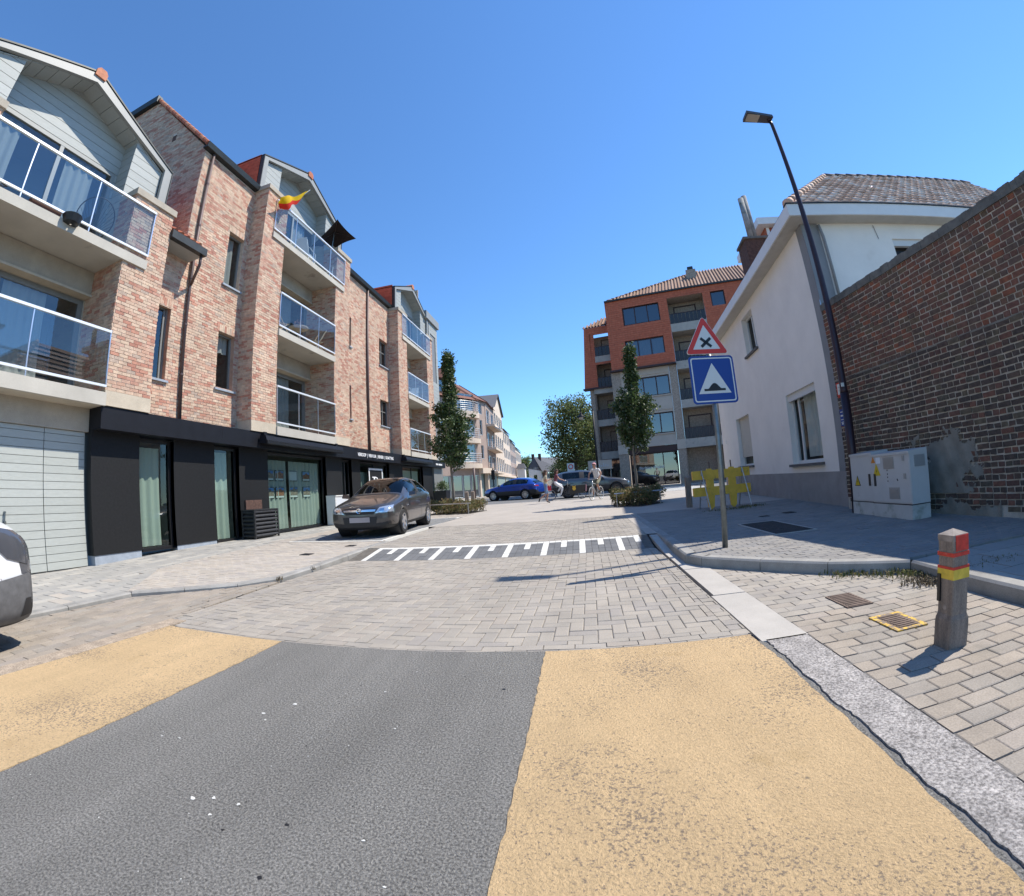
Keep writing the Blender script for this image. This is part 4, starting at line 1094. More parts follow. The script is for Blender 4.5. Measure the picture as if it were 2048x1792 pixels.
# listing screens in the big window
XW = XB - .24; FW = Fr((XW, 0, 0), (0, 1, 0), (1, 0, 0))
mat('photo_sky', (.10, .25, .62), .5, ramp=[(.08, .22, .60), (.22, .40, .75)])
mat('photo_house', (.32, .28, .24), .6, ramp=[(.30, .24, .20), (.55, .53, .50), (.36, .16, .10), (.20, .2, .19)], nscale=18, namt=.5)
for r_, (z0, z1) in enumerate(((1.77, 2.11), (1.22, 1.58))):
    for c_, u in enumerate((11.26, 11.79, 12.54, 13.30)):
        lab = 'listing display in the big shop window, %s row, %s' % (('upper', 'lower')[r_], ('cut off by the left window edge', 'second from the left', 'third from the left', 'fourth and rightmost')[c_])
        t = thing('listing_display', (XW, u + .2, z0), lab, 'display', 'listing displays in the shop window')
        mb = MB(); mb.fbox(FW, u, u + .45, z0, z1, -.015, 0); mb.build('frame', 'black_frame', t)
        mb = MB(); mb.fbox(FW, u + .02, u + .43, z0 + .02, z1 - .02, 0, .003); mb.build('sheet', 'paper_white', t)
        if not (r_ == 0 and c_ == 2):
            mb = MB(); mb.fbox(FW, u + .03, u + .42, z0 + .22, z1 - .03, .003, .005); mb.build('picture_sky', 'photo_sky', t)
            mb = MB(); h = z0 + .17 + .05 * ((c_ * 7 + r_ * 3) % 3) / 2
            mb.prism(FW, [(u + .03, z0 + .08), (u + .42, z0 + .08), (u + .42, h + .06), (u + .33, h + .06), (u + .24, h + .12), (u + .13, h + .05), (u + .03, h + .05)], .005, .007); mb.build('picture_house', 'photo_house', t)
# louvred air unit housing
ac = thing('louvred_box', (-8.8, 10.4, zleft(-8.8, 10.4)), 'black louvred box on the pavement in front of the shop', 'air unit')
z0 = zleft(-8.8, 10.4)
x0, x1, y0, y1 = XB + .02, XB + .50, 9.86, 10.93
mb = MB(); mb.box(x0, y0, .90, x1, y1, .935)
for x in (x0, x1 - .05):
    for y in (y0, y1 - .05): mb.box(x, y, z0, x + .05, y + .05, .90)
mb.build('frame', 'louver_black', ac)
for i in range(7):
    z = z0 + .06 + i * .108
    mb = MB(); mb.hexa([(x1 - .045, y0 + .052, z + .055), (x1 + .002, y0 + .052, z), (x1 + .002, y1 - .052, z), (x1 - .045, y1 - .052, z + .055)], [(x1 - .045, y0 + .052, z + .085), (x1 + .002, y0 + .052, z + .03), (x1 + .002, y1 - .052, z + .03), (x1 - .045, y1 - .052, z + .085)]); mb.build('slat', 'louver_black', ac)
    mb = MB(); mb.hexa([(x0 + .05, y0 + .045, z + .055), (x1 - .05, y0 + .045, z + .055), (x1 - .05, y0 - .002, z), (x0 + .05, y0 - .002, z)], [(x0 + .05, y0 + .045, z + .085), (x1 - .05, y0 + .045, z + .085), (x1 - .05, y0 - .002, z + .03), (x0 + .05, y0 - .002, z + .03)]); mb.build('slat', 'louver_black', ac)
mb = MB(); mb.box(x0 + .06, y0 + .07, z0 + .02, x1 - .07, y1 - .06, .88); mb.build('core', 'black_frame', ac)
mb = MB(); mb.box(XB + .004, 10.05, .94, XB + .05, 10.75, 1.20); single(mb, 'brick_vent', 'chimney_brick', (XB, 10.4, .94), 'dark brick vent panel above the louvred box', 'vent')
# white meter box
mt = thing('meter_cabinet', (XB + .2, 15, .17), 'white meter cabinet standing against the black shop wall', 'cabinet')
mb = MB(); mb.box(XB + .03, 14.36, .18, XB + .42, 15.3, 1.2); mb.build('box', 'white_paint', mt)
mb = MB(); mb.box(XB + .03, 14.34, 1.2, XB + .45, 15.32, 1.235); mb.build('lid', 'white_paint', mt)
mb = MB(); mb.box(XB + .05, 14.38, .05, XB + .38, 15.28, .18); mb.build('base', 'kerb_stone', mt)
mb = MB(); mb.box(XB + .42, 14.42, .24, XB + .426, 15.24, 1.14); mb.build('door', 'white_alu', mt)
# ------------------------------------------------------------------ white corner house
AH = radians(4.55)
UH = Vector((sin(AH), cos(AH), 0)); VH = Vector((cos(AH), -sin(AH), 0)); C0 = Vector((5.56, 8.73, 0))
FF = Fr(C0, UH, -VH)                 # street facade
FN = Fr(C0, VH, -UH)                 # gable end towards the camera
HW = thing('white_house', C0, 'white rendered corner house with grey plinth and tiled hip roof', 'house')
HOL = [(1.07, 2.98, 1.10, 2.94), (6.62, 8.35, 1.20, 2.98), (4.6, 5.82, 4.80, 6.07)]
LF = 10.9
mb = MB(); wall_sheet(mb, FF, .32, LF, .86, 6.36, HOL); mb.build('facade_wall', 'white_render', HW)
mb = MB(); wall_sheet(mb, FF, .0, LF, -.2, .86, []); mb.fbox(FF, .0, LF, .855, .865, -.01, .003); mb.build('plinth', 'plinth_grey', HW)
mb = MB(); wall_sheet(mb, FF, .0, .32, .86, 6.36, [], .003); mb.build('corner_strip', 'quoin_grey', HW)
mb = MB(); wall_sheet(mb, FN, .0, .42, 4.2, 6.36, [], .003); mb.build('corner_strip', 'quoin_grey', HW)
mb = MB(); wall_sheet(mb, FN, .42, 8.5, -.2, 6.36, [(2.33, 3.7, 4.6, 5.96)]); mb.build('end_wall', 'white_render', HW)
mb = MB(); FBk = Fr(C0 + UH * LF, VH, UH); wall_sheet(mb, FBk, 0, 8.5, -.2, 6.36, []); mb.build('rear_wall', 'white_render', HW)
mb = MB(); FSd = Fr(C0 + VH * 8.5, UH, VH); wall_sheet(mb, FSd, 0, LF, -.2, 6.36, []); mb.build('side_wall', 'white_render', HW)
# facade windows
def hwin(F, u0, u1, z0, z1, **k):
    return window(HW, F, u0, u1, z0, z1, frame='window_white', reveal='white_render', pane='glass_house', **k)
w = hwin(FF, *HOL[0][:2], *HOL[0][2:], rec=.16, fw=.08, mull=(2.55,), cur=[(1.2, 2.45, 1.25, 2.85)], curm='curtain', room='room_dark')
mb = MB(); mb.fbox(FF, 1.02, 3.08, 1.03, 1.095, -.14, .09); mb.build('sill', 'sill_blue', w)
mb = MB(); mb.fbox(FF, 1.07, 2.98, 2.76, 2.94, -.16, -.06); mb.build('shutter_box', 'window_white', w)
w = hwin(FF, *HOL[1][:2], *HOL[1][2:], rec=.18, fw=.06)
for i in range(27):
    z = 1.52 + i * .054
    mb = MB(); mb.fbox(FF, 6.68, 8.29, z, z + .05, -.15, -.128); mb.build('shutter_slat', 'shutter_cream', w)
mb = MB(); mb.fbox(FF, 6.56, 8.42, 1.12, 1.195, -.14, .08); mb.build('sill', 'sill_blue', w)
w = hwin(FF, *HOL[2][:2], *HOL[2][2:], rec=.16, fw=.07, mull=(5.2,), cur=[(4.7, 5.15, 4.85, 6.0)], curm='curtain')
mb = MB(); mb.fbox(FF, 4.54, 5.9, 4.73, 4.795, -.14, .08); mb.build('sill', 'sill_blue', w)
w = hwin(FN, 2.33, 3.7, 4.6, 5.96, rec=.16, fw=.07)
mb = MB(); mb.fbox(FN, 2.33, 3.7, 5.80, 5.96, -.15, -.05); mb.build('shutter_box', 'window_white', w)
# house number plate, wires
mb = MB(); mb.fbox(FF, 10.2, 10.36, 2.2, 2.36, 0, .012); mb.build('number_plate', 'white_paint', HW)
# eaves: soffit and fascia boards
e = .35
def hp(u, v, z): return C0 + UH * u + VH * v + Vector((0, 0, z))
mb = MB()
mb.hexa([hp(-e, -e, 6.36), hp(-e, 8.8, 6.36), hp(.3, 8.8, 6.36), hp(.3, -e, 6.36)], [hp(-e, -e, 6.42), hp(-e, 8.8, 6.42), hp(.3, 8.8, 6.42), hp(.3, -e, 6.42)]); mb.build('soffit', 'soffit_cream', HW)
mb = MB()
mb.hexa([hp(.3, -e, 6.36), hp(.3, .3, 6.36), hp(LF + .2, .3, 6.36), hp(LF + .2, -e, 6.36)], [hp(.3, -e, 6.42), hp(.3, .3, 6.42), hp(LF + .2, .3, 6.42), hp(LF + .2, -e, 6.42)]); mb.build('soffit', 'soffit_cream', HW)
mb = MB(); mb.hexa([hp(-e, -e, 6.37), hp(-e, 8.8, 6.37), hp(-e - .04, 8.8, 6.37), hp(-e - .04, -e - .04, 6.37)], [hp(-e, -e, 6.66), hp(-e, 8.8, 6.66), hp(-e - .04, 8.8, 6.66), hp(-e - .04, -e - .04, 6.66)]); mb.build('fascia_board', 'white_paint', HW)
mb = MB(); mb.hexa([hp(-e, -e, 6.37), hp(LF + .2, -e, 6.37), hp(LF + .2, -e - .04, 6.37), hp(-e - .04, -e - .04, 6.37)][::-1], [hp(-e, -e, 6.66), hp(LF + .2, -e, 6.66), hp(LF + .2, -e - .04, 6.66), hp(-e - .04, -e - .04, 6.66)][::-1]); mb.build('fascia_board', 'white_paint', HW)
mb = MB(); mb.hexa([hp(-e - .06, -e - .06, 6.66), hp(-e - .06, 8.8, 6.66), hp(-e + .12, 8.8, 6.66), hp(-e + .12, -e - .06, 6.66)], [hp(-e - .06, -e - .06, 6.69), hp(-e - .06, 8.8, 6.69), hp(-e + .12, 8.8, 6.69), hp(-e + .12, -e - .06, 6.69)]); mb.build('drip_edge', 'zinc_dark', HW)
# roof: deck + pantiles on the visible near slope
pit = tan(radians(43.3)); hz = 3.24
ridge_z = 6.62 + hz * pit
R0, R1 = hp(-e + hz, -e + hz, ridge_z), hp(-e + hz, 8.8, ridge_z)
mb = MB()
mb.face([hp(-e, -e, 6.62), hp(-e, 8.8, 6.62), R1, R0]); mb.face([hp(-e, -e, 6.62), R0, hp(LF, -e + hz, ridge_z), hp(LF, -e, 6.62)])
mb.face([R0, R1, hp(LF, 8.8, ridge_z), hp(LF, -e + hz, ridge_z)])
roof = mb.build('roof', 'ridge_tile', HW); ROOT[roof] = rootloc(HW)
slope_u = (UH + Vector((0, 0, pit))).normalized(); nrm = Vector((0, 0, 1)) * cos(radians(43.3)) - UH * sin(radians(43.3))
tw_, tl_ = .245, .335
def tile_mesh():
    m2 = MB(); n = 6; prof = []
    for i in range(n + 1):
        t = i / n; x = t * (tw_ + .03); h = .045 * (sin(pi * min(1, t * 1.25)) if t < .8 else -.25 * sin(pi * (t - .8) / .2)); prof.append((x, h))
    top, bot = [], []
    for (x, h) in prof: bot.append(VH * x + nrm * (h + .045)); top.append(VH * x + nrm * (h + .012) + slope_u * (tl_ + .05))
    lo = [VH * x + nrm * (h + .022) for (x, h) in prof]
    k = n + 1
    m2.add(bot + top + lo, [(i, i + 1, k + i + 1, k + i) for i in range(n)] + [(2 * k + i, 2 * k + i + 1, i + 1, i) for i in range(n)])
    o = m2.build('roof_tile', 'pantile'); me = o.data; bpy.data.objects.remove(o)
    me.polygons.foreach_set('use_smooth', [True] * len(me.polygons)); return me
tme = tile_mesh(); rows = int(hz / cos(radians(43.3)) / tl_) + 1
cnt = 0; extra = MB()
for r_ in range(rows):
    s = r_ * tl_
    v0 = -e + s * cos(radians(43.3)) + .10
    j = math.ceil((v0 + e) / tw_)
    while True:
        v = -e + j * tw_
        if v > 8.7: break
        p = hp(-e, v, 6.64) + slope_u * s
        if v > 8.6: break
        if v > 5.0:
            n0 = len(extra.v); extra.v += [tuple(p + q_.co) for q_ in tme.vertices]
            for f_ in tme.polygons: extra.f.append(tuple(i_ + n0 for i_ in f_.vertices)); extra.mi.append(0)
        else:
            o = bpy.data.objects.new('roof_tile', tme); link(o, roof); o.location = p - rootloc(HW) + nrm * RN.uniform(-.004, .004); cnt += 1
        j += 1
o = extra.build('roof_tiles', 'pantile', roof, True); o['kind'] = 'stuff'
# hip and ridge tiles
mb = MB(); a, b = hp(-e, -e, 6.70), R0 + Vector((0, 0, .05)); n = 14
for i in range(n):
    p = a.lerp(b, i / n); q = a.lerp(b, (i + 1.15) / n)
    o = MB(); o.tube([p, q], [.11, .085], 8); o.build('hip_tile', 'pantile', roof, True)
for i in range(15):
    p = R0.lerp(R1, i / 15) + Vector((0, 0, .03)); q = R0.lerp(R1, (i + 1.12) / 15) + Vector((0, 0, .03))
    o = MB(); o.tube([p, q], [.12, .095], 8); o.build('ridge_tile', 'ridge_tile', roof, True)
# roof tiles on the street side (seen edge-on)
mb = MB(); 
for i in range(9):
    t0, t1 = i / 9, (i + 1) / 9
    a0, a1 = hp(-e + hz * t0, -e + hz * t0 - .03, 6.64 + hz * pit * t0 + .04), hp(LF, -e + hz * t0 - .03, 6.64 + hz * pit * t0 + .04)
    b0, b1 = hp(-e + hz * t1, -e + hz * t1, 6.62 + hz * pit * t1 + .01), hp(LF, -e + hz * t1, 6.62 + hz * pit * t1 + .01)
    mb.face([a0, b0, b1, a1])
mb.build('street_slope', 'pantile', roof)
# downpipe at the corner
mb = MB(); mb.tube([hp(.12, -.10, 6.36), hp(.12, -.07, 6.1), hp(.12, -.07, .2)], .035, 8)
pts = [hp(-.06, .42, 6.3), hp(-.06, .46, 6.0), hp(-.06, .47, 4.2)]
mb = MB(); mb.tube(pts, .035, 8); mb.build('downpipe', 'quoin_grey', HW, True)
mb = MB(); mb.tube([hp(-.01, 1.9, 6.3), hp(-.01, 1.95, 5.95)], .008, 5); mb.build('wire', 'quoin_grey', HW)

# chimney with two flues on the street slope, neighbour's dormer behind
def hbox(mb, u0, u1, v0, v1, z0, z1):
    q = [hp(u0, v0, 0), hp(u1, v0, 0), hp(u1, v1, 0), hp(u0, v1, 0)][::-1]
    mb.hexa([p + Vector((0, 0, z0)) for p in q], [p + Vector((0, 0, z1)) for p in q])
ch = thing('chimney', hp(5.4, .9, 7.2), 'dark brick chimney with two tall concrete flue pipes on the white house', 'chimney')
mb = MB(); hbox(mb, 5.0, 5.85, .46, 1.30, 6.9, 8.72); mb.build('stack', 'chimney_brick', ch)
mb = MB(); hbox(mb, 4.94, 5.9, .40, 1.36, 8.72, 8.80); mb.build('cap', 'stone_coping', ch)
for (v, zt) in ((.76, 10.45), (.98, 10.68)):
    mb = MB(); mb.tube([hp(5.15 + (v - .76), v, 8.80), hp(5.15 + (v - .76), v, zt)], .105, 14); mb.build('flue', 'flue_concrete', ch, True)
nb = thing('neighbour_dormer', hp(8.8, 2.6, 7), 'white-edged flat roofed dormer with red boards behind the chimney', 'dormer')
mb = MB(); hbox(mb, 7.0, 10.5, 1.94, 4.6, 10.44, 10.74); mb.build('roof_slab', 'white_paint', nb)
mb = MB(); hbox(mb, 7.35, 10.2, 2.3, 4.3, 7.5, 10.44); mb.build('walls', 'slate_red', nb)
for v in (2.35, 2.7, 3.2):
    mb = MB(); mb.fbox(Fr(C0 + UH * 7.35, VH, -UH), v, v + .12, 8.5, 10.43, 0, .06); mb.build('post', 'white_paint', nb)

# ------------------------------------------------------------------ old brick boundary wall
W0 = Vector((5.43, 8.14, 0)); WD = Vector((.57, -4.56, 0)).normalized(); WN = Vector((WD.y, -WD.x, 0))
if WN.x > 0: WN = -WN
FWl = Fr(W0 - WD * .34, WD, WN)
OW = thing('brick_wall', W0, 'tall old dark brick wall with patched mortar beside the white house', 'wall')
LW = 9.0
mb = MB(); wall_sheet(mb, FWl, 0, LW, -.1, 4.28, []); wl_ = mb.build('mortar_face', 'mortar_old', OW)
mb = MB(); mb.fbox(FWl, 0, LW, -.1, 4.27, -.33, -.012); mb.build('wall_core', 'mortar_old', OW)
def patch(u, z):      # where render covers the bricks
    n = sin(u * 7.3 + z * 4.1) * .09 + sin(u * 17 - z * 11) * .045 + sin(z * 23 + u * 5) * .035 + sin(u * 53 + z * 37) * .022 + sin(u * 91 - z * 113) * .014
    if 2.05 + n < u < 3.05 + n * 1.5 and .45 < z < 1.12 + .32 * math.exp(-((u - 2.6) / .22) ** 2) + n: return True
    if z < .27 + n * .8: return True
    if u > 4.15 + n and 1.95 + n < z < 2.55 + n: return True
    if 1.7 < u < 2.1 and abs(z - 1.25 - n) < .06: return True
    return False
bl_up, bl_lo = [], []
for t in bricks(FWl, lambda z: [(0, LW)], .0, 4.16, [], bl=.205, ch=.0865, gap=.020, dep=.012, rnd=.006, bond='cross'):
    F, a, b, c, d, w = t
    if all(patch(x_, y_) for x_ in (a, b) for y_ in (c, d)): continue
    wob = .004 * sin(a * 3.1)
    t = (F, a, b, c + wob, d + wob, w)
    (bl_up if (c > 2.69) else bl_lo).append(t)
lay(bl_lo, OW, 'brick_old', 200, j=.007, pick=lambda t: t[1] < 5.2)
lay(bl_up, OW, 'brick_old_upper', 100, j=.007, pick=lambda t: t[1] < 5.2)
mb = MB(); mb.fbox(FWl, 0, LW, 2.66, 2.685, -.01, .014); mb.build('string_course', 'render_patch', OW)
mb = MB(); n = 90
for i in range(n):
    a, b = LW * i / n, LW * (i + 1) / n; h0, h1 = .06 + .025 * sin(i * 1.7) + RN.uniform(-.012, .012), 0
    mb.fbox(FWl, a, b, 4.15, 4.265 + h0 * .35, -.35, .03 + RN.uniform(-.008, .008))
o = mb.build('coping', 'stone_coping', OW)
mb = MB()      # render patch: bumpy sheet slightly proud of the mortar
N1, N2 = 170, 150
for i in range(N1):
    for j in range(N2):
        u, z = 1.6 + 1.9 * i / N1, .0 + 1.6 * j / N2
        if patch(u + .016, z + .016):
            mb.face([FWl.P(u, z, .019 + .005 * sin(u * 21 + z * 9)), FWl.P(u + 1.9 / N1, z, .019 + .005 * sin((u + 1.9 / N1) * 21 + z * 9)), FWl.P(u + 1.9 / N1, z + 1.6 / N2, .019 + .005 * sin((u + 1.9 / N1) * 21 + (z + 1.6 / N2) * 9)), FWl.P(u, z + 1.6 / N2, .019 + .005 * sin(u * 21 + (z + 1.6 / N2) * 9))])
o = mb.build('render_patch', 'render_patch', OW, True, weld=True)
# enamel signs on the wall
sg = thing('notice_sign', FWl.P(.12, 2.36, .02), 'small white notice with red border on the brick wall', 'sign')
mb = MB(); mb.fbox(FWl, .04, .26, 2.36, 2.62, .018, .026); mb.build('plate', 'sign_red', sg)
mb = MB(); mb.fbox(FWl, .065, .235, 2.385, 2.595, .026, .028); mb.build('panel', 'sign_white', sg)
for (u, z, ww, hh) in ((.09, 2.52, .12, .012), (.12, 2.44, .012, .11), (.09, 2.46, .09, .01), (.17, 2.41, .05, .05)):
    mb = MB(); mb.fbox(FWl, u, u + ww, z, z + hh, .028, .029); mb.build('mark', 'vent_metal', sg)
sg2 = thing('red_frame_sign', FWl.P(.2, 2.1, .02), 'thin red bracket frame below the red bordered notice', 'sign')
for q in ((.05, .30, 2.325, 2.35), (.275, .30, 2.12, 2.325)):
    mb = MB(); mb.fbox(FWl, *q, .018, .03); mb.build('bar', 'sign_red', sg2)
bs = thing('blue_sign', FWl.P(.1, 1.75, .02), 'small blue enamel sign with white lines on the brick wall', 'sign')
mb = MB(); mb.fbox(FWl, .03, .29, 1.76, 2.09, .018, .028); mb.build('plate', 'sign_blue', bs)
for (u, z, ww, hh) in [(.05, 2.03, .22, .014), (.05, 1.95, .16, .03), (.05, 1.88, .21, .014), (.05, 1.83, .12, .014), (.15, 1.79, .1, .05), (.06, 1.79, .05, .03)]:
    mb = MB(); mb.fbox(FWl, u, u + ww, z, z + hh, .028, .029); mb.build('mark', 'sign_white', bs)

# ------------------------------------------------------------------ street lamp
LP = Vector((5.10, 7.77, .12))
SL = thing('street_lamp', LP, 'tall dark burgundy street lamp leaning against the brick wall view, square head', 'street lamp')
mb = MB(); mb.tube([LP, LP + Vector((0, 0, 2.2))], .085, 16); mb.build('base_section', 'lamp_post', SL, True)
mb = MB(); mb.tube([LP + Vector((0, 0, 2.2)), LP + Vector((0, 0, 2.26)), LP + Vector((-.0, 0, 8.30)), LP + Vector((-.03, 0, 8.42))], [.085, .072, .04, .036], 16); mb.build('pole', 'lamp_post', SL, True)
mb = MB(); c = LP + Vector((-.26, .0, 8.50))
def hd(sx, sy, z): return [c + Vector((-.34 * sx, -.16 * sy, z + .02)), c + Vector((.30, -.11 * sy, z - .04)), c + Vector((.30, .11 * sy, z - .04)), c + Vector((-.34 * sx, .16 * sy, z + .02))]
mb.hexa(hd(1, 1, -.03), hd(.95, .9, .05)); mb.build('lamp_head', 'lamp_head', SL)
mb = MB(); mb.hexa([c + Vector((-.30, -.12, -.022)), c + Vector((-.02, -.12, -.052)), c + Vector((-.02, .12, -.052)), c + Vector((-.30, .12, -.022))], [c + Vector((-.30, -.12, -.012)), c + Vector((-.02, -.12, -.04)), c + Vector((-.02, .12, -.04)), c + Vector((-.30, .12, -.012))]); mb.build('lens', 'lamp_lens', SL)
mb = MB(); mb.tube([LP + Vector((-.03, 0, 8.40)), LP + Vector((.0, 0, 8.52))], .05, 12); mb.build('joint', 'lamp_post', SL, True)
mb = MB(); mb.box(LP.x - .09, LP.y - .085, 2.43, LP.x - .03, LP.y - .068, 2.50); mb.build('reflector', 'sign_white', SL)
mb = MB(); mb.box(LP.x - .03, LP.y - .092, .55, LP.x + .04, LP.y - .075, .95); mb.build('service_door', 'lamp_post', SL)

# ------------------------------------------------------------------ electrical cabinets
def cabinet(label, y0, y1, x, zt, dep, big):
    zb = .07
    t = thing('electrical_cabinet', (x, (y0 + y1) / 2, zb), label, 'cabinet', 'electrical cabinets by the brick wall')
    mb = MB(); mb.box(x - .01, y0 + .01, zb, x + dep, y1 - .01, .335); mb.build('base', 'cabinet_base', t)
    mb = MB(); mb.box(x - .012, y0 + .004, .335, x + dep + .01, y1 - .004, .35); mb.build('joint', 'iron_dark', t)
    mb = MB(); mb.box(x, y0 + .004, .35, x + dep, y1 - .004, zt - .05); mb.build('body', 'cabinet_grey', t)
    mb = MB(); mb.hexa([(x - .02, y0, zt - .05), (x + dep, y0, zt - .05), (x + dep, y1, zt - .05), (x - .02, y1, zt - .05)], [(x - .02, y0, zt - .01), (x + dep, y0, zt + .02), (x + dep, y1, zt + .02), (x - .02, y1, zt - .01)]); mb.build('roof', 'cabinet_grey', t)
    mb = MB(); mb.box(x - .008, y0 + .02, .37, x, y1 - .02, zt - .06); d = mb.build('door', 'cabinet_grey', t); ROOT[d] = rootloc(t)
    F = Fr((x - .008, 0, 0), (0, -1, 0), (-1, 0, 0))
    hy = (y0 + .12) if not big else (y1 - .10)
    mb = MB(); mb.fbox(F, -hy - .025, -hy + .025, .62, .82, 0, .012); mb.build('handle', 'black_frame', d)
    return t, F, d
c1, F1, d1 = cabinet('narrow light grey electrical cabinet next to the lamp post', 7.03, 7.74, 5.02, 1.19, .34, False)
mb = MB(); mb.prism(F1, [(-7.62, .62), (-7.44, .62), (-7.53, .80)], .0, .004); mb.build('warning_triangle', 'sign_black', d1)
mb = MB(); mb.prism(F1, [(-7.60, .63), (-7.46, .63), (-7.53, .775)], .004, .006); mb.build('warning_face', 'warn_yellow', d1)
mb = MB(); mb.prism(F1, [(-7.545, .65), (-7.515, .70), (-7.53, .70), (-7.525, .75), (-7.54, .69), (-7.528, .69)], .006, .007); mb.build('bolt', 'sign_black', d1)
c2, F2, d2 = cabinet('wide light grey electrical cabinet with vents and yellow warning triangle', 5.99, 7.02, 4.97, 1.15, .36, True)
mb = MB(); mb.prism(F2, [(-6.96, .79), (-6.76, .79), (-6.86, .99)], .0, .004); mb.build('warning_triangle', 'warn_yellow', d2)
mb = MB(); mb.prism(F2, [(-6.865, .83), (-6.845, .86), (-6.855, .86), (-6.85, .9), (-6.87, .855), (-6.858, .855)], .004, .005); mb.build('bolt', 'sign_black', d2)
mb = MB(); mb.prism(F2, [(-7.0, 1.0), (-6.88, 1.0), (-6.94, 1.10)], .0, .003); mb.build('warning_label', 'warn_orange', d2)
mb = MB(); mb.fbox(F2, -6.86, -6.74, .985, 1.085, .0, .003); mb.build('info_label', 'paper_white', d2)
for (u0, u1, z0, z1) in ((-6.66, -6.38, .89, 1.075), (-6.55, -6.28, .42, .60)):
    mb = MB(); mb.fbox(F2, u0, u1, z0, z1, 0, .006); v = mb.build('vent', 'vent_metal', d2)
    for i in range(6): 
        mb = MB(); z = z0 + .02 + i * (z1 - z0 - .04) / 6; mb.fbox(F2, u0 + .02, u1 - .02, z, z + .008, .006, .012); mb.build('vent_slat', 'vent_metal', d2)
for (u, z) in ((-6.575, .86), (-6.575, .80), (-6.575, .75), (-6.575, .69), (-6.32, .70), (-6.33, .715)):
    mb = MB(); mb.fbox(F2, u, u + .014, z, z + .02, 0, .006); mb.build('bolt', 'sign_black', d2)
for (u, z) in ((-6.16, 1.0), (-6.15, .73)):
    mb = MB(); mb.fbox(F2, u, u + .05, z, z + .08, 0, .012); mb.build('hinge', 'vent_metal', d2)
Fs2 = Fr((0, 5.994, 0), (1, 0, 0), (0, -1, 0)); mb = MB(); mb.fbox(Fs2, 5.06, 5.27, .90, 1.07, 0, .008); mb.build('vent', 'vent_metal', c2)

# ------------------------------------------------------------------ traffic sign on its pole
SP = Vector((1.86, 5.91, .12))
TS = thing('traffic_sign', SP, 'road sign post with red crossroads triangle above blue speed hump square', 'traffic sign')
mb = MB(); mb.tube([SP, SP + Vector((.02, 0, 1.2)), SP + Vector((.045, 0, 3.0))], .038, 16); mb.build('pole', 'steel_galv', TS, True)
ta = radians(6.0)
FS = Fr((1.905, 5.865, 0), (cos(ta), -sin(ta) * -1, 0), (sin(ta), -cos(ta), 0))
def rounded(w, h, r, n=5):
    out = []
    for cx, cy, a0 in ((w / 2 - r, -h / 2 + r, -90), (w / 2 - r, h / 2 - r, 0), (-w / 2 + r, h / 2 - r, 90), (-w / 2 + r, -h / 2 + r, 180)):
        for i in range(n + 1):
            a = radians(a0 + 90 * i / n); out.append((cx + r * cos(a), cy + r * sin(a)))
    return out
def off(poly, u, z): return [(p[0] + u, p[1] + z) for p in poly]
zc = 2.345; cu = .0
mb = MB(); mb.prism(FS, off(rounded(.65, .65, .05), cu, zc), -.012, 0); sq = mb.build('square_plate', 'sign_blue', TS); ROOT[sq] = rootloc(TS)
def ringmesh(mb, F, outer, inner, w):
    n = len(outer)
    for i in range(n):
        j = (i + 1) % n
        mb.face([F.P(*outer[i], w), F.P(*outer[j], w), F.P(*inner[j], w), F.P(*inner[i], w)])
mb = MB(); ringmesh(mb, FS, off(rounded(.60, .60, .035), cu, zc), off(rounded(.567, .567, .025), cu, zc), .002); mb.build('border', 'sign_white', sq)
mb = MB(); mb.face([FS.P(*p, .002) for p in off([(-.235, -.19), (.235, -.19), (0, .225)], cu, zc)]); mb.build('white_triangle', 'sign_white', sq)
hump = [(-.155, -.155), (.155, -.155), (.155, -.125), (.105, -.125)] + [(.095 - .19 * i / 14, -.125 + .075 * sin(pi * i / 14) ** 1.3) for i in range(15)] + [(-.105, -.125), (-.155, -.125)]
mb = MB(); mb.face([FS.P(*p, .004) for p in off(hump, cu, zc)]); mb.build('hump_symbol', 'sign_black', sq)
def tri(s, r, n=4):
    h = s * sqrt(3) / 2; V3 = [(-s / 2, -h / 3), (s / 2, -h / 3), (0, 2 * h / 3)]
    out = []
    for k, (x, y) in enumerate(V3):
        d = hypot(x, y); q = (x * (1 - 2 * r / d), y * (1 - 2 * r / d)); a0 = atan2(y, x) - pi / 3
        for i in range(n + 1):
            a = a0 + (2 * pi / 3) * i / n; out.append((q[0] + r * cos(a), q[1] + r * sin(a)))
    return out
zt_ = 2.70 + .62 * sqrt(3) / 2 / 3; cu2 = -.035
mb = MB(); mb.prism(FS, off(tri(.63, .03), cu2, zt_), -.012, 0); tr_ = mb.build('triangle_plate', 'sign_white', TS); ROOT[tr_] = rootloc(TS)
mb = MB(); ringmesh(mb, FS, off(tri(.615, .027), cu2, zt_), off(tri(.40, .006), cu2, zt_), .002); mb.build('red_border', 'sign_red', tr_)
for a in (40, -40 + 180):
    a = radians(a); dx, dy = cos(a) * .095, sin(a) * .095 * 1.0; px, py = -sin(a) * .02, cos(a) * .02
    mb = MB(); mb.face([FS.P(*p, .003 + .0005 * (dy > 0)) for p in off([(-dx - px, -dy - py), (dx - px, dy - py), (dx + px, dy + py), (-dx + px, -dy + py)], cu2, zt_ - .02)]); mb.build('cross_bar', 'sign_black', tr_)
for z in (2.15, 2.55, 2.85):
    mb = MB(); mb.tube([SP + Vector((.03, 0, z - .14)), SP + Vector((.03, 0, z - .10))], .046, 14); mb.build('clamp', 'steel_galv', TS)

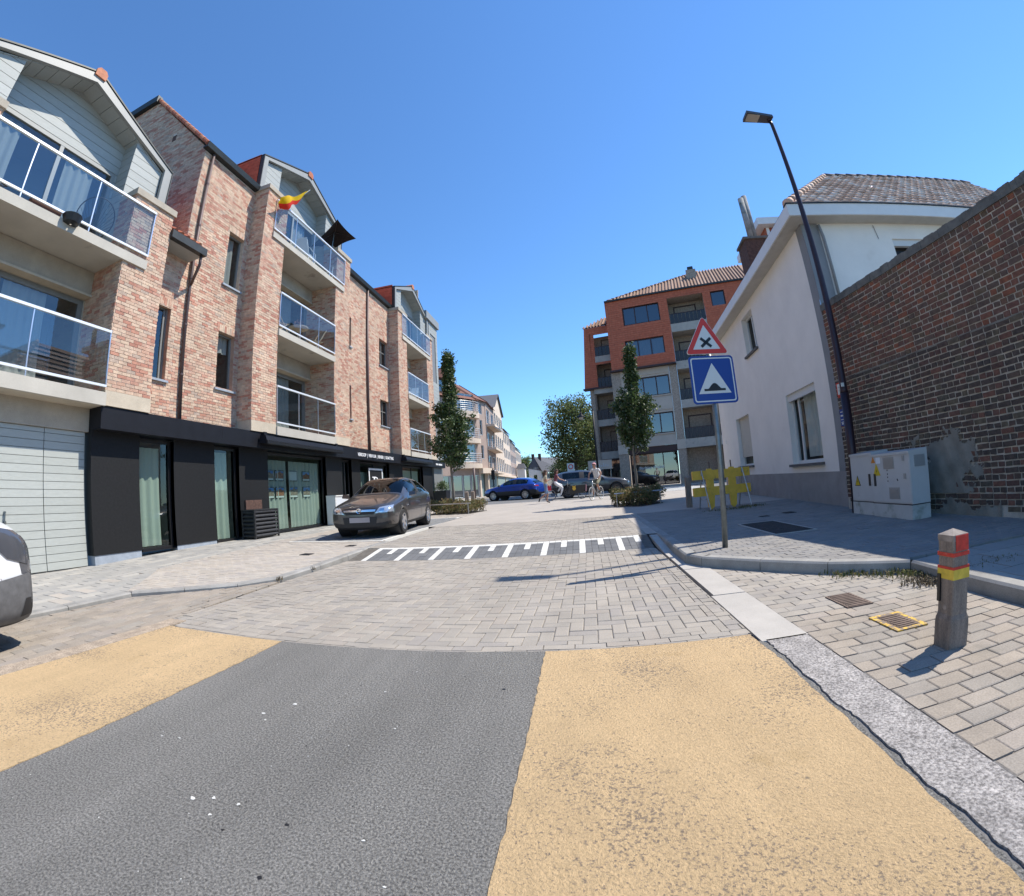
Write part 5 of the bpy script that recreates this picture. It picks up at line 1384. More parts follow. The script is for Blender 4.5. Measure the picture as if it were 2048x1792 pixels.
# ------------------------------------------------------------------ wooden bollard
BO = Vector((2.13, 2.21, 0)); ba = radians(2)
ux, uy = Vector((cos(ba), sin(ba), 0)), Vector((-sin(ba), cos(ba), 0))
bo = thing('bollard', BO, 'weathered wooden bollard with red and yellow bands in the driveway', 'bollard')
def bring(h, z): return [BO + ux * (sx * h) + uy * (sy * h) + Vector((0, 0, z)) for sx, sy in ((-1, -1), (1, -1), (1, 1), (-1, 1))]
mb = MB(); prof = [(.074, -.05), (.074, .0), (.075, .14), (.073, .17), (.064, .20), (.0635, .35), (.0635, .62)]
rings = []
for h, z in prof:
    r = bring(h, z); out = []
    for i in range(4):        # chamfered corners
        p, q, s = r[i - 1], r[i], r[(i + 1) % 4]; out += [q + (p - q) * .06, q + (s - q) * .06]
    rings.append(out)
for a, b in zip(rings[:-1], rings[1:]):
    n = 8; mb.add(a + b, [(i, (i + 1) % n, n + (i + 1) % n, n + i) for i in range(n)])
mb.build('post', 'post_wood', bo, weld=True)
mb = MB(); t4 = bring(.0635, .62); ap = BO + Vector((0, 0, .685))
top = bring(.0635, .655); mb.hexa(t4, top)
for i in range(4): mb.face([top[i], top[(i + 1) % 4], ap])
mb.build('cap', 'post_wood_end', bo)
for (z0, z1, m_) in ((.535, .557, 'tape_red'), (.462, .478, 'tape_red'), (.405, .462, 'tape_yellow')):
    mb = MB(); mb.hexa(bring(.0662, z0), bring(.0662, z1)); mb.build('band', m_, bo)
Fb2 = Fr(BO - uy * .0645, ux, -uy)
mb = MB(); mb.fbox(Fb2, -.045, .058, .565, .652, 0, .004); mb.build('reflector', 'tape_red', bo)
Fb3 = Fr(BO - ux * .0645, -uy, -ux)
mb = MB(); mb.fbox(Fb3, -.058, -.035, .27, .43, 0, .012); mb.build('black_strip', 'black_frame', bo)
mb = MB(); mb.disc(BO - ux * .065 - uy * .0 + Vector((0, 0, .24)), -ux, .0, .016, .001, .001, 10); mb.build('knot_spot', 'post_wood_end', bo)

# ------------------------------------------------------------------ yellow plastic barrier with steel feet
bt = thing('road_barrier', (3.7, 11.6, .14), 'yellow plastic road barrier with two planks on the shaded pavement', 'barrier')
FBa = Fr((2.9, 11.62, 0), (1.62, .18, 0), (.11, -1, 0)); zB = .14
for (z0, z1) in ((.93, 1.16), (.50, .73)):
    mb = MB(); mb.prism(FBa, off(rounded(1.64, z1 - z0, .02, 2), .82, (z0 + z1) / 2), -.04, .03); mb.build('plank', 'barrier_yellow', bt)
for u in (.48, 1.12):
    mb = MB(); mb.prism(FBa, [(u - .105, .50), (u - .08, .20), (u - .035, .18), (u - .035, zB), (u + .035, zB), (u + .035, .18), (u + .08, .20), (u + .105, .50)], -.035, .02); mb.build('leg', 'barrier_yellow', bt)
    mb = MB(); mb.prism(FBa, [(u - .105, .73), (u + .105, .73), (u + .10, .93), (u - .10, .93)], -.035, .022); mb.build('web', 'barrier_yellow', bt)
    mb = MB(); mb.prism(FBa, [(u - .08, 1.16), (u + .08, 1.16), (u + .06, 1.20), (u - .06, 1.20)], -.03, .02); mb.build('top_lug', 'barrier_yellow', bt)
for u in (.24, 1.40):
    mb = MB(); mb.tube([FBa.P(u, 1.17, .06), FBa.P(u + .07, zB + .02, .34)], .017, 6); mb.tube([FBa.P(u, 1.12, .05), FBa.P(u + .02, zB + .02, -.3)], .017, 6); mb.tube([FBa.P(u + .055, .42, .27), FBa.P(u + .02, .42, -.24)], .012, 6); mb.build('steel_foot', 'steel_light', bt)
for u in (.5, 1.12):
    mb = MB(); mb.tube([FBa.P(u, 1.2, -.01), FBa.P(u - .005, 1.38, -.01)], .018, 6); mb.build('lamp_pin', 'iron_rust', bt)
# ------------------------------------------------------------------ red tile-hung apartment block
mat('tile_hung', (.46, .12, .06), .85, ramp=[(.44, .112, .056), (.50, .135, .068)], nscale=5, namt=.10, fine=(22, .08))
mat('panel_cream', (.47, .40, .33), .9, nscale=1.2, namt=.08, fine=(40, .06))
mat('concrete_grey', (.38, .345, .30), .9, nscale=1.5, namt=.14, stain=(1.5, .58, .75, (.20, .19, .17)))
mat('brick_brown', (.33, .265, .21), .9, nscale=9, namt=.28, fine=(30, .25))
mat('frame_brown', (.035, .012, .012), .5)
mat('rail_dark', (.02, .02, .026), .4)
mat('roof_tile_far', (.30, .17, .11), .85, ramp=[(.29, .165, .105), (.36, .22, .15), (.25, .14, .09)], nscale=3, namt=.2, stain=(.8, .6, .75, (.33, .17, .06)))
mat('cream_wall', (.66, .54, .43), .9, nscale=1.5, namt=.06)
mat('mauve_wall', (.38, .29, .245), .9, nscale=1.5, namt=.08)
mat('roof_brown', (.17, .075, .055), .9, ramp=[(.16, .07, .05), (.20, .09, .065)], nscale=3, namt=.15)
mat('roof_slate', (.10, .10, .11), .8, nscale=4, namt=.15, stretch=(6, 1, 1))
mat('rail_white', (.62, .63, .63), .4, metal=.2)
mat('shop_green', (.25, .32, .30), .6)
P0 = Vector((6.407, 38.977, 0)); DR = Vector((.9659, -.2588, 0)); NR = Vector((-.2588, -.9659, 0))
RBf = Fr(P0, DR, NR)
class FrT(Fr):        # upper storeys lean back: w shifts with height
    def P(s, u, z, w=0.):
        return Fr.P(s, u, z, w + .40 * (17.3 - z) / 6.7)
RBt = FrT(P0, DR, NR)
RB = thing('red_apartment_block', P0, 'five storey apartment block with red tile-hung upper floors and brown framed windows', 'building')
def fw_(F, a, b, c, d, **k):
    return window(RB, F, a, b, c, d, frame='frame_brown', pane=k.pop('pane', 'glass_far'), rec=k.pop('rec', .12), fw=k.pop('fw', .1), depth=.8, room='room_dark', **k)
OPN = (2.95, 6.14)
W4, W3 = (-1.2, 2.15, 14.68, 16.47), (-1.3, 2.17, 11.52, 13.2); SQ = (6.83, 8.08, 15.17, 16.63)
UP = [W4, W3, SQ, (OPN[0], OPN[1], 10.6, 16.55)]
L0 = -2.75
def tile_wall(F, u0, u1, z0, z1, holes, parent, name='tile_wall'):
    mb = MB(); wall_sheet(mb, F, u0, u1, z0, z1, holes); o = mb.build(name, 'tile_hung', parent); 
    # lapped tile courses
    mb = MB(); z = z0; ch_ = .2
    while z < z1 - .05:
        iv = [(u0, u1)]; zm = z + .1
        for h in holes:
            if h[2] < zm < h[3]:
                nv = []
                for a, b in iv:
                    if h[1] <= a or h[0] >= b: nv.append((a, b)); continue
                    if h[0] > a: nv.append((a, h[0]))
                    if h[1] < b: nv.append((h[1], b))
                iv = nv
        for a, b in iv:
            x = a; k = 0
            while x < b - .02:
                y = min(x + .26, b); g = .006
                mb.face([F.P(x + g, z, .045 + RN.uniform(-.006, .006)), F.P(y - g, z, .045), F.P(y - g, z + ch_ + .02, .012), F.P(x + g, z + ch_ + .02, .012)])
                mb.face([F.P(x + g, z, .0), F.P(y - g, z, .0), F.P(y - g, z, .045), F.P(x + g, z, .045)])
                x = y
        z += ch_
    o = mb.build('hung_tiles', 'tile_hung', parent); o['kind'] = 'stuff'
tile_wall(RBt, L0, 10.6, 10.62, 17.3, UP, RB)
FrS = Fr(RBf.P(L0, 0, 0), -NR, -DR)       # left side of main volume, seen edge-on
mb = MB(); wall_sheet(mb, FrS, -.1, 6, 10.55, 17.3, []); mb.build('side_wall', 'tile_hung', RB)
mb = MB(); wall_sheet(mb, FrS, .0, 6, .2, 10.55, []); mb.build('side_wall', 'brick_brown', RB)
fw_(RBt, *W4, mull=(-.1, 1.05)); fw_(RBt, *W3, mull=(-.15, 1.0), cur=[(-1.2, .9, 11.6, 13.1), (1.1, 2.1, 11.6, 13.1)], curm='curtain'); fw_(RBt, *SQ)
mb = MB(); mb.fbox(RBf, L0 - .12, 2.95, 10.50, 10.63, -.2, .62); mb.build('drip_band', 'frame_brown', RB)
# lower storeys
W2, W1 = (-1.3, 2.15, 8.04, 9.76), (-1.3, 2.15, 4.70, 6.50)
SH = (-1.95, 2.15, .30, 3.10)
mb = MB(); wall_sheet(mb, RBf, -2.9, 2.23, 3.66, 10.5, [W2, W1]); mb.build('panel_wall', 'panel_cream', RB)
for (z0, z1) in ((3.66, 4.5), (6.72, 7.85), (9.95, 10.5)):
    mb = MB(); mb.fbox(RBf, -2.1, 2.23, z0, z1, 0, .06); mb.build('panel', 'panel_cream', RB)
for W in (W2, W1):
    fw_(RBf, *W, mull=(-.15, 1.0)); mb = MB(); mb.fbox(RBf, W[0] - .1, W[1] + .05, W[2] - .1, W[2], -.1, .1); mb.build('sill', 'panel_cream', RB)
for (a, b) in ((2.24, 2.93), (-2.9, -2.1)):
    mb = MB(); mb.fbox(RBf, a, b, 4.0, 10.5, -.3, .09); mb.build('pilaster', 'brick_brown', RB)
    mb = MB(); mb.fbox(RBf, a - .02, b + .02, 3.2, 4.0, -.3, .12); mb.build('pilaster_foot', 'panel_cream', RB)
    mb = MB(); mb.fbox(RBf, a, b + .05, .2, 3.2, -.3, .06); mb.build('pier', 'brick_brown', RB)
mb = MB(); mb.fbox(RBf, -2.1, 2.23, 3.10, 3.66, -.4, -.06); mb.build('shop_fascia', 'frame_brown', RB)
sh = fw_(RBf, *SH, rec=.25, fw=.08, name='barber_window', pane='glass_far', mull=(.9,))
mat('film_dark', (.03, .035, .032), .6)
mb = MB(); mb.fbox(RBf, -1.87, .86, .38, 2.3, -.36, -.34); mb.build('window_film', 'film_dark', sh)
mat('letter_grey', (.45, .46, .46), .6)
text_obj('Barbier Khalid', .34, RBf, -1.25, 1.85, -.235, 'letter_grey', sh, bold=True, width=2.15)
# balcony column right of the pilaster
a, b = OPN
mb = MB(); bk = RBf
mb.face([bk.P(a, .2, -1.5), bk.P(b, .2, -1.5), bk.P(b, 16.6, -1.5), bk.P(a, 16.6, -1.5)]); mb.face([bk.P(b, .2, .1), bk.P(b, .2, -1.5), bk.P(b, 16.6, -1.5), bk.P(b, 16.6, .1)]); mb.face([bk.P(a, .2, .1), bk.P(a, .2, -1.5), bk.P(a, 16.6, -1.5), bk.P(a, 16.6, .1)]); mb.face([bk.P(a, 16.56, .2), bk.P(b, 16.56, .2), bk.P(b, 16.56, -1.6), bk.P(a, 16.56, -1.6)])
mb.build('balcony_recess', 'brick_brown', RB)
def far_balcony(F, a, b, z0, z1, w, parent, rail_h=.95, dep=1.5):
    m2 = MB(); m2.fbox(F, a, b, z0, z1, -dep, w); bl = m2.build('balcony', 'concrete_grey', parent); ROOT[bl] = rootloc(parent)
    m2 = MB(); m2.fbox(F, a + .04, b - .04, z1 + rail_h - .05, z1 + rail_h, w - .08, w - .03); m2.build('handrail', 'frame_brown', bl)
    n = max(3, int((b - a) / .35))
    for i in range(n):
        u = a + .05 + (b - a - .1) * i / n; m2 = MB(); m2.fbox(F, u + .02, u + (b - a - .1) / n - .02, z1 + .04, z1 + rail_h - .06, w - .07, w - .045); m2.build('rail_panel', 'rail_dark', bl)
for k, (z0, z1) in enumerate(((3.23, 3.99), (6.64, 7.34), (10.0, 10.72), (13.37, 14.12))):
    far_balcony(RBf, a, b, z0, z1, .12 + .1 * (k > 1), RB)
    fw_(Fr(RBf.P(0, 0, -1.48), DR, NR), a + .4, b - .7, z1 + .05, z1 + 2.15, mull=((a + b) / 2 - .1,), rec=.02, fw=.12)
mb = MB(); wall_sheet(mb, RBf, b, 10.6, .2, 10.6, []); mb.build('right_wall', 'brick_brown', RB)
# left volume set back
LVf = Fr(RBf.P(0, 0, -1.8), DR, NR)
class FrT2(Fr):
    def P(s, u, z, w=0.): return Fr.P(s, u - .07 * (15.7 - z) * (u < -5.2), z, w + .30 * (15.7 - z) / 6.)
LVt = FrT2(RBf.P(0, 0, -1.8), DR, NR)
tile_wall(LVt, -5.4, -2.7, 9.75, 15.72, [(-4.5, -2.7, 9.75, 12.0), (-4.5, -2.7, 12.2, 15.0)], RB)
mb = MB(); wall_sheet(mb, LVf, -5.4, -4.83, .2, 9.75, []); mb.build('corner_column', 'brick_brown', RB)
mb = MB(); mb.face([LVf.P(-5.4, .2, 0), LVf.P(-5.4, .2, -7), LVf.P(-5.4, 15.7, -7), LVf.P(-5.4, 15.7, 0)]); mb.build('far_side_wall', 'brick_brown', RB)
mb = MB(); mb.face([LVf.P(-5, .2, -1.3), LVf.P(-2.5, .2, -1.3), LVf.P(-2.5, 15.1, -1.3), LVf.P(-5, 15.1, -1.3)]); mb.face([LVf.P(-4.9, .2, .2), LVf.P(-4.9, .2, -1.3), LVf.P(-4.9, 15.1, -1.3), LVf.P(-4.9, 15.1, .2)]); mb.build('balcony_recess', 'brick_brown', RB)
mb = MB(); mb.fbox(LVf, -5.95, -2.7, 9.62, 9.76, -.3, .42); mb.build('drip_band', 'frame_brown', RB)
for k, (z0, z1) in enumerate(((3.01, 3.68), (6.09, 6.69), (9.16, 9.74), (12.17, 12.76))):
    far_balcony(LVf, -4.95 if k < 3 else -4.55, -2.72, z0, z1, .10 + .12 * (k > 1), RB, dep=1.3)
    fw_(Fr(LVf.P(0, 0, -1.28), DR, NR), -4.1, -2.8, z1 + .05, z1 + 2.0, rec=.02, fw=.1)
fw_(LVf, -4.35, -2.75, .5, 2.9, rec=.3, fw=.08, mull=(-3.2,), name='corner_shop_window')
mb = MB(); mb.fbox(LVf, -4.83, -2.7, 2.9, 3.05, -.3, .05); mb.build('shop_fascia', 'frame_brown', RB)
# roofs with ribbed tile columns
mb = MB()
A_, B_, C_, D_ = RBf.P(L0 + .3, 17.32, .12), RBf.P(10.8, 17.32, .12), RBf.P(11.6, 20.95, -5), RBf.P(6.4, 20.93, -5)
E_ = RBf.P(L0 + .3, 17.32, -10)
mb.face([A_, B_, C_, D_]); mb.face([E_, A_, D_]); rf2 = mb.build('roof', 'roof_tile_far', RB); ROOT[rf2] = rootloc(RB)
mb = MB(); n = 44
for i in range(n):
    u = L0 + .4 + (10.8 - L0 - .4) * i / n
    tm = min(1., (u - L0 - .3) / (6.4 - L0 - .3)); tm = max(.05, tm)
    mb.tube([RBf.P(u, 17.36, .14), RBf.P(u + .02, 17.36 + 3.6 * tm, .14 - 5.1 * tm)], .085, 6, cap=False)
o = mb.build('tile_columns', 'roof_tile_far', rf2, True); o['kind'] = 'stuff'
mb = MB()
for i in range(22):
    p = A_.lerp(D_, i / 22); q = A_.lerp(D_, (i + 1.1) / 22); mb.tube([p + Vector((0, 0, .06)), q + Vector((0, 0, .03))], [.12, .09], 6)
o = mb.build('hip_tiles', 'roof_tile_far', rf2, True); o['kind'] = 'stuff'
mb = MB(); q = [LVf.P(-5.5, 15.74, .1), LVf.P(-2.6, 15.74, .1), LVf.P(-2.6, 17.2, -1.9), LVf.P(-3.6, 17.2, -1.9)]; mb.face(q)
for i in range(9):
    u = -5.4 + i * .31; tm = min(1., (u + 5.5) / 1.9 + .1); mb.tube([LVf.P(u, 15.78, .12), LVf.P(u, 15.78 + 1.45 * tm, .12 - 2.0 * tm)], .085, 6, cap=False)
mb.build('lower_roof', 'roof_tile_far', rf2, True)
mb = MB(); mb.fbox(RBf, 5.15, 6.1, 18.2, 20.3, -3.6, -2.7); c_ = mb.build('chimney', 'brick_brown', RB)
mb = MB(); mb.fbox(RBf, 5.35, 5.9, 20.3, 20.7, -3.4, -2.9); mb.build('chimney_pot', 'zinc_dark', RB)
mb = MB(); mb.fbox(RBf, L0, 10.8, 17.26, 17.4, -.1, .2); mb.build('eaves_gutter', 'zinc_dark', RB)

# ------------------------------------------------------------------ cream buildings across the junction on the left
CB = thing('cream_corner_building', (-12, 50, .2), 'cream corner building with curved railed balconies and a glazed shop', 'building')
a30 = radians(30); FA = Fr((-14.9, 43.6, 0), (sin(a30), cos(a30), 0), (cos(a30), -sin(a30), 0))
mb = MB(); mb.fbox(FA, -6, 7.3, 2.75, 4.0, -4, 0); mb.build('shop_band', 'mauve_wall', CB)
HA = [(1.0, 2.4, 4.4, 6.6), (4.3, 7.0, 4.2, 6.3), (1.0, 2.4, 7.4, 9.4), (4.3, 7.0, 7.0, 9.1), (4.3, 7.0, 10.0, 12.0)]
mb = MB(); wall_sheet(mb, FA, -6, 7.3, 4.0, 11.4, HA); mb.build('wall', 'mauve_wall', CB)
mb = MB(); mb.face([FA.P(-6, .2, -.6), FA.P(7.3, .2, -.6), FA.P(7.3, 2.8, -.6), FA.P(-6, 2.8, -.6)]); mb.build('shop_back', 'shop_green', CB)
for i, (a, b) in enumerate(((-4, -1.5), (-1.4, .6), (.7, 2.6), (2.7, 4.6), (4.7, 5.9), (6.0, 7.1))):
    window(CB, FA, a, b, .3, 2.74, rec=.1, fw=.08, frame='rail_white', pane='glass_far', depth=.6, room='shop_green', name='shop_window', cur=[(a + .1, b - .1, .4, 2.6)] if i > 1 else None)
for h in HA[1:4:2] + [HA[4]]: window(CB, FA, *h, rec=.1, fw=.12, frame='rail_white', pane='glass_far', mull=((h[0] + h[1]) / 2,), cur=[(h[0] + .2, h[1] - .2, h[2] + .1, h[3] - .1)], curm='curtain')
for k in (0, 2): window(CB, FA, *HA[k], rec=.1, fw=.1, frame='rail_white', pane='glass_far')
def round_balcony(F, uc, r, dep, z0, z1, parent, rails=5, rh=1.1):
    n = 16; pts = [(uc + r * cos(pi - pi * i / n) * 1.0, dep * (sin(pi * i / n) ** .6 if 0 < i < n else 0)) for i in range(n + 1)]
    m2 = MB(); m2.hexa([F.P(u, z0, w) for u, w in pts], [F.P(u, z1, w) for u, w in pts]); bl = m2.build('balcony', 'cream_wall', parent); ROOT[bl] = rootloc(parent)
    for i in range(rails):
        z = z1 + .15 + (rh - .15) * i / (rails - 1); m2 = MB(); m2.tube([F.P(u, z, w + .02) for u, w in pts], .03 if i == rails - 1 else .02, 6); m2.build('rail', 'rail_white', bl)
    for i in range(0, n + 1, 4):
        u, w = pts[i]; m2 = MB(); m2.tube([F.P(u, z1, w + .02), F.P(u, z1 + rh, w + .02)], .025, 6); m2.build('rail_post', 'rail_white', bl)
for (z0, z1) in ((3.45, 3.98), (6.25, 6.78), (9.1, 9.8)): round_balcony(FA, 5.4, 2.0, 1.0, z0, z1, CB)
mb = MB()
mb.face([FA.P(-6, 11.3, .4), FA.P(7.5, 11.3, .4), FA.P(5.5, 14.2, -3.2), FA.P(-6, 14.2, -3.2)]); mb.face([FA.P(7.5, 11.3, .4), FA.P(9, 11.3, -6), FA.P(5.5, 14.2, -3.2)]); mb.build('roof', 'roof_brown', CB)
mb = MB(); mb.fbox(FA, 1.2, 3.6, 11.2, 13.2, -2.2, .1); mb.build('roof_dormer', 'chimney_brick', CB)
mb = MB(); mb.prism(FA, [(.8, 13.2), (4.0, 13.2), (2.4, 14.6)], -2.6, .5); mb.build('dormer_roof', 'roof_brown', CB)
mb = MB(); mb.fbox(FA, 1.5, 2.3, 11.8, 13.0, .1, .13); mb.build('dormer_window', 'glass_far', CB)
a12 = radians(12); FBn = Fr((-11.25, 49.92, 0), (sin(a12), cos(a12), 0), (cos(a12), -sin(a12), 0))
BB = thing('mauve_house', (-11, 51, .2), 'narrow mauve house with cream quoins beside the curved balconies', 'building')
HB = [(.9, 1.6, 4.6, 6.2), (.9, 1.6, 7.4, 9.2), (.7, 1.7, 9.9, 11.2)]
mb = MB(); wall_sheet(mb, FBn, 0, 2.6, 3.4, 11.6, HB); mb.build('wall', 'mauve_wall', BB)
mb = MB(); mb.fbox(FBn, -.1, 2.7, 2.9, 3.5, -.3, .5); mb.build('band', 'cream_wall', BB)
for h in HB: window(BB, FBn, *h, rec=.08, fw=.08, frame='rail_white', pane='glass_far')
for (a, b) in ((-.05, .25), (2.2, 2.5)):
    mb = MB(); mb.fbox(FBn, a, b, .2, 2.9, -.4, .05); mb.build('pier', 'cream_wall', BB)
mb = MB(); mb.fbox(FBn, 0, 2.6, .2, 2.9, -1, -.5); mb.build('shop_wall', 'shop_green', BB)
mb = MB(); mb.face([FBn.P(-.3, 11.5, .3), FBn.P(2.9, 11.5, .3), FBn.P(2.4, 14.0, -3), FBn.P(-.5, 14.0, -3)]); mb.face([FBn.P(-.3, 11.5, .3), FBn.P(-.5, 14.0, -3), FBn.P(-3, 11.5, -5)]); mb.build('roof', 'roof_brown', BB)
# street side row
a3 = radians(-3); FC = Fr((-10.66, 52.5, 0), (sin(a3), cos(a3), 0), (cos(a3), -sin(a3), 0))
def row_house(name, label, u0, u1, ztop, wallm, roofm, nwin, floors, gable=None, balc=False, back=9):
    t = thing(name, FC.P((u0 + u1) / 2, .2), label, 'building')
    H = []; fh = (ztop - 3.0) / floors
    for f in range(floors):
        for i in range(nwin):
            a = u0 + (u1 - u0) * (i + .2) / nwin; b = u0 + (u1 - u0) * (i + .8) / nwin
            H.append((a, b, 3.4 + f * fh, 3.4 + f * fh + fh * .62))
    mb = MB(); wall_sheet(mb, FC, u0, u1, 2.9, ztop, H)
    mb.face([FC.P(u0, .2, 0), FC.P(u0, ztop, 0), FC.P(u0, ztop, -back), FC.P(u0, .2, -back)]); mb.build('wall', wallm, t)
    mb = MB(); mb.fbox(FC, u0, u1, .2, 2.9, -.6, -.12); mb.build('shop_front', 'shop_green', t)
    mb = MB(); mb.fbox(FC, u0, u1, 2.75, 3.1, -.3, .15); mb.build('band', 'cream_wall', t)
    for h in H: window(t, FC, *h, rec=.1, fw=.1, frame='rail_white', pane='glass_far', depth=.5)
    mb = MB()
    if gable:
        c = (u0 + u1) / 2
        mb.face([FC.P(u0, ztop, 0), FC.P(u1, ztop, 0), FC.P(c, gable, 0)]); mb.build('gable_wall', wallm, t); mb = MB()
        mb.face([FC.P(u0 - .3, ztop - .2, .3), FC.P(c, gable + .1, .3), FC.P(c, gable + .1, -back - 4), FC.P(u0 - .3, ztop - .2, -back - 4)]); mb.face([FC.P(u1 + .3, ztop - .2, .3), FC.P(c, gable + .1, .3), FC.P(c, gable + .1, -back), FC.P(u1 + .3, ztop - .2, -back)])
    else:
        mb.face([FC.P(u0, ztop, .3), FC.P(u1, ztop, .3), FC.P(u1, ztop + 2.4, -3), FC.P(u0, ztop + 2.4, -3)]); mb.face([FC.P(u0, ztop, .3), FC.P(u0, ztop + 2.4, -3), FC.P(u0, ztop, -6)])
    mb.build('roof', roofm, t)
    if balc:
        for f in range(floors):
            z = 3.0 + f * fh
            m2 = MB(); m2.fbox(FC, u0 + .3, u1 - .2, z - .1, z + .15, -.1, 1.0); bl = m2.build('balcony', 'cream_wall', t); ROOT[bl] = rootloc(t)
            for k in range(5):
                m2 = MB(); m2.tube([FC.P(u0 + .32, z + .3 + k * .2, 0), FC.P(u0 + .32, z + .3 + k * .2, .98), FC.P(u1 - .22, z + .3 + k * .2, .98)], .022, 5); m2.build('rail', 'rail_white', bl)
    return t
row_house('balcony_house', 'mauve street house with stacked railed balconies', 0.05, 7.6, 11.6, 'mauve_wall', 'roof_brown', 2, 3, None, True)
t = row_house('gable_house', 'tall cream house with grey gable roof facing the far street', 7.6, 17.2, 12.4, 'cream_wall', 'roof_slate', 4, 3, 14.9)
row_house('row_house', 'cream row house with brown roof beyond the grey gable', 17.25, 27, 10.3, 'cream_wall', 'roof_brown', 4, 3)
row_house('row_house', 'mauve row house far down the left side of street', 27.05, 38, 9.6, 'mauve_wall', 'roof_slate', 4, 3)
row_house('row_house', 'last cream row house before the distant trees', 38.05, 52, 9.0, 'cream_wall', 'roof_brown', 5, 2)
aw = MB(); aw.hexa([FC.P(1, 8.9, .2), FC.P(4.2, 8.9, .2), FC.P(4.2, 8.2, 1.6), FC.P(1, 8.2, 1.6)], [FC.P(1, 9.0, .2), FC.P(4.2, 9.0, .2), FC.P(4.2, 8.3, 1.6), FC.P(1, 8.3, 1.6)])
single(aw, 'sun_awning', 'paper_white', FC.P(2.5, 8.2, 1), 'white sun awning over a far balcony', 'awning')
# distant grey house at the end of the street
fh_ = thing('distant_house', (-8, 95, .2), 'distant grey house with dark slate gable roof at street end', 'house')
Ff = Fr((-10.4, 92, 0), (.98, .18, 0), (.18, -.98, 0))
mb = MB(); wall_sheet(mb, Ff, 0, 2.6, .2, 4.8, [(1.0, 1.7, 1.6, 3.2)]); mb.build('wall', 'white_render', fh_)
mb = MB(); Fg2 = Fr(Ff.P(2.6, 0, 0), Vector((.6, .8, 0)), Vector((.8, -.6, 0))); wall_sheet(mb, Fg2, 0, 9, .2, 3.4, []); mb.build('side_wall', 'concrete_grey', fh_)
mb = MB(); mb.face([Ff.P(-.3, 4.5, .3), Ff.P(1.3, 6.9, 0), Fg2.P(9, 6.9, -2.5), Ff.P(-.3, 4.5, -8)]); mb.face([Ff.P(1.3, 6.9, 0), Ff.P(2.9, 3.6, .3), Fg2.P(9.3, 3.2, .4), Fg2.P(9, 6.9, -2.5)]); mb.face([Ff.P(-.2, 4.6, 0), Ff.P(2.8, 3.9, 0), Ff.P(1.3, 6.9, 0)]); mb.build('roof', 'roof_slate', fh_)
for u in (1.2, 2.6):
    mb = MB(); p = Ff.P(u, 6.5, -1.2); mb.box(p.x - .3, p.y - .3, 6.2, p.x + .3, p.y + .3, 7.6); mb.build('chimney', 'chimney_brick', fh_)
ws = thing('white_house_end', (-11.2, 88, .2), 'small white house end beside the distant grey house', 'house')
mb = MB(); mb.box(-12.2, 88, .2, -10.7, 90, 4.6); mb.build('wall', 'white_render', ws)
mb = MB(); mb.hexa([(-12.4, 87.8, 4.6), (-10.5, 87.8, 4.6), (-10.5, 90.2, 4.6), (-12.4, 90.2, 4.6)], [(-12, 88.8, 5.6), (-10.9, 88.8, 5.6), (-10.9, 89.4, 5.6), (-12, 89.4, 5.6)]); mb.build('roof', 'roof_slate', ws)
# houses on the right side beyond the trees, closing the view
rh = thing('far_brick_house', (9, 78, .2), 'low brick house half hidden behind the large tree', 'house')
mb = MB(); mb.box(1.5, 78, .2, 16, 86, 5.0); mb.build('wall', 'brick_brown', rh)
mb = MB(); mb.hexa([(1.2, 77.6, 5.0), (16.4, 77.6, 5.0), (16.4, 86.4, 5.0), (1.2, 86.4, 5.0)], [(3.2, 81.5, 8.2), (14, 81.5, 8.2), (14, 82.5, 8.2), (3.2, 82.5, 8.2)]); mb.build('roof', 'roof_brown', rh)

# ------------------------------------------------------------------ street furniture across the junction
def old_lamp(x, y, z, h, label, rot=pi):
    t = thing('classic_street_lamp', (x, y, z), label, 'street lamp')
    mb = MB(); mb.tube([(x, y, z), (x, y, z + 1.2)], .11, 10); mb.tube([(x, y, z + 1.2), (x, y, z + h)], [.08, .055], 10); mb.build('pole', 'black_metal', t, True)
    pts = [(x, y, z + h)] + [(x + cos(rot) * .45 * (1 - cos(a)) , y + sin(rot) * .45 * (1 - cos(a)), z + h + .55 * sin(a)) for a in [pi * i / 10 for i in range(1, 11)]]
    mb = MB(); mb.tube(pts, .035, 8); mb.build('arm', 'black_metal', t, True)
    c = (x + cos(rot) * .9, y + sin(rot) * .9, z + h - .05)
    mb = MB(); mb.lathe(c, (0, 0, -1), [(.03, -.05), (.08, .0), (.14, .18), (.26, .30), (.30, .36)], 14); mb.build('shade', 'black_metal', t, True)
    mb = MB(); mb.lathe(c, (0, 0, -1), [(.18, .36), (.14, .5), (.02, .56)], 12); mb.build('globe', 'lamp_lens', t, True)
old_lamp(1.35, 33.0, .15, 6.1, 'black classic street lamp with hooked arm before the large tree')
bp = MB(); bp.tube([(-10.55, 44.0, .2), (-10.5, 44, 3.3)], .12, 10); single(bp, 'brown_post', 'pipe_brown', (-10.5, 44, .2), 'brown steel post in front of the cream building', 'post', smooth=True)
tl = thing('traffic_light', (-8.95, 46, .2), 'black traffic light on a pole beyond the blue car', 'traffic light')
mb = MB(); mb.tube([(-8.95, 46, .2), (-8.95, 46, 3.2)], .06, 8); mb.build('pole', 'black_metal', tl)
mb = MB(); mb.box(-9.13, 45.9, 2.0, -8.77, 46.1, 3.0); mb.build('housing', 'black_frame', tl)
for z in (2.2, 2.5, 2.8):
    mb = MB(); mb.disc((-8.95, 45.9, z), (0, -1, 0), .10, .11, .0, .12, 12); mb.build('hood', 'black_frame', tl)
ps = thing('parking_sign', (-.7, 38, .2), 'two small red ringed no entry signs on a white board', 'traffic sign')
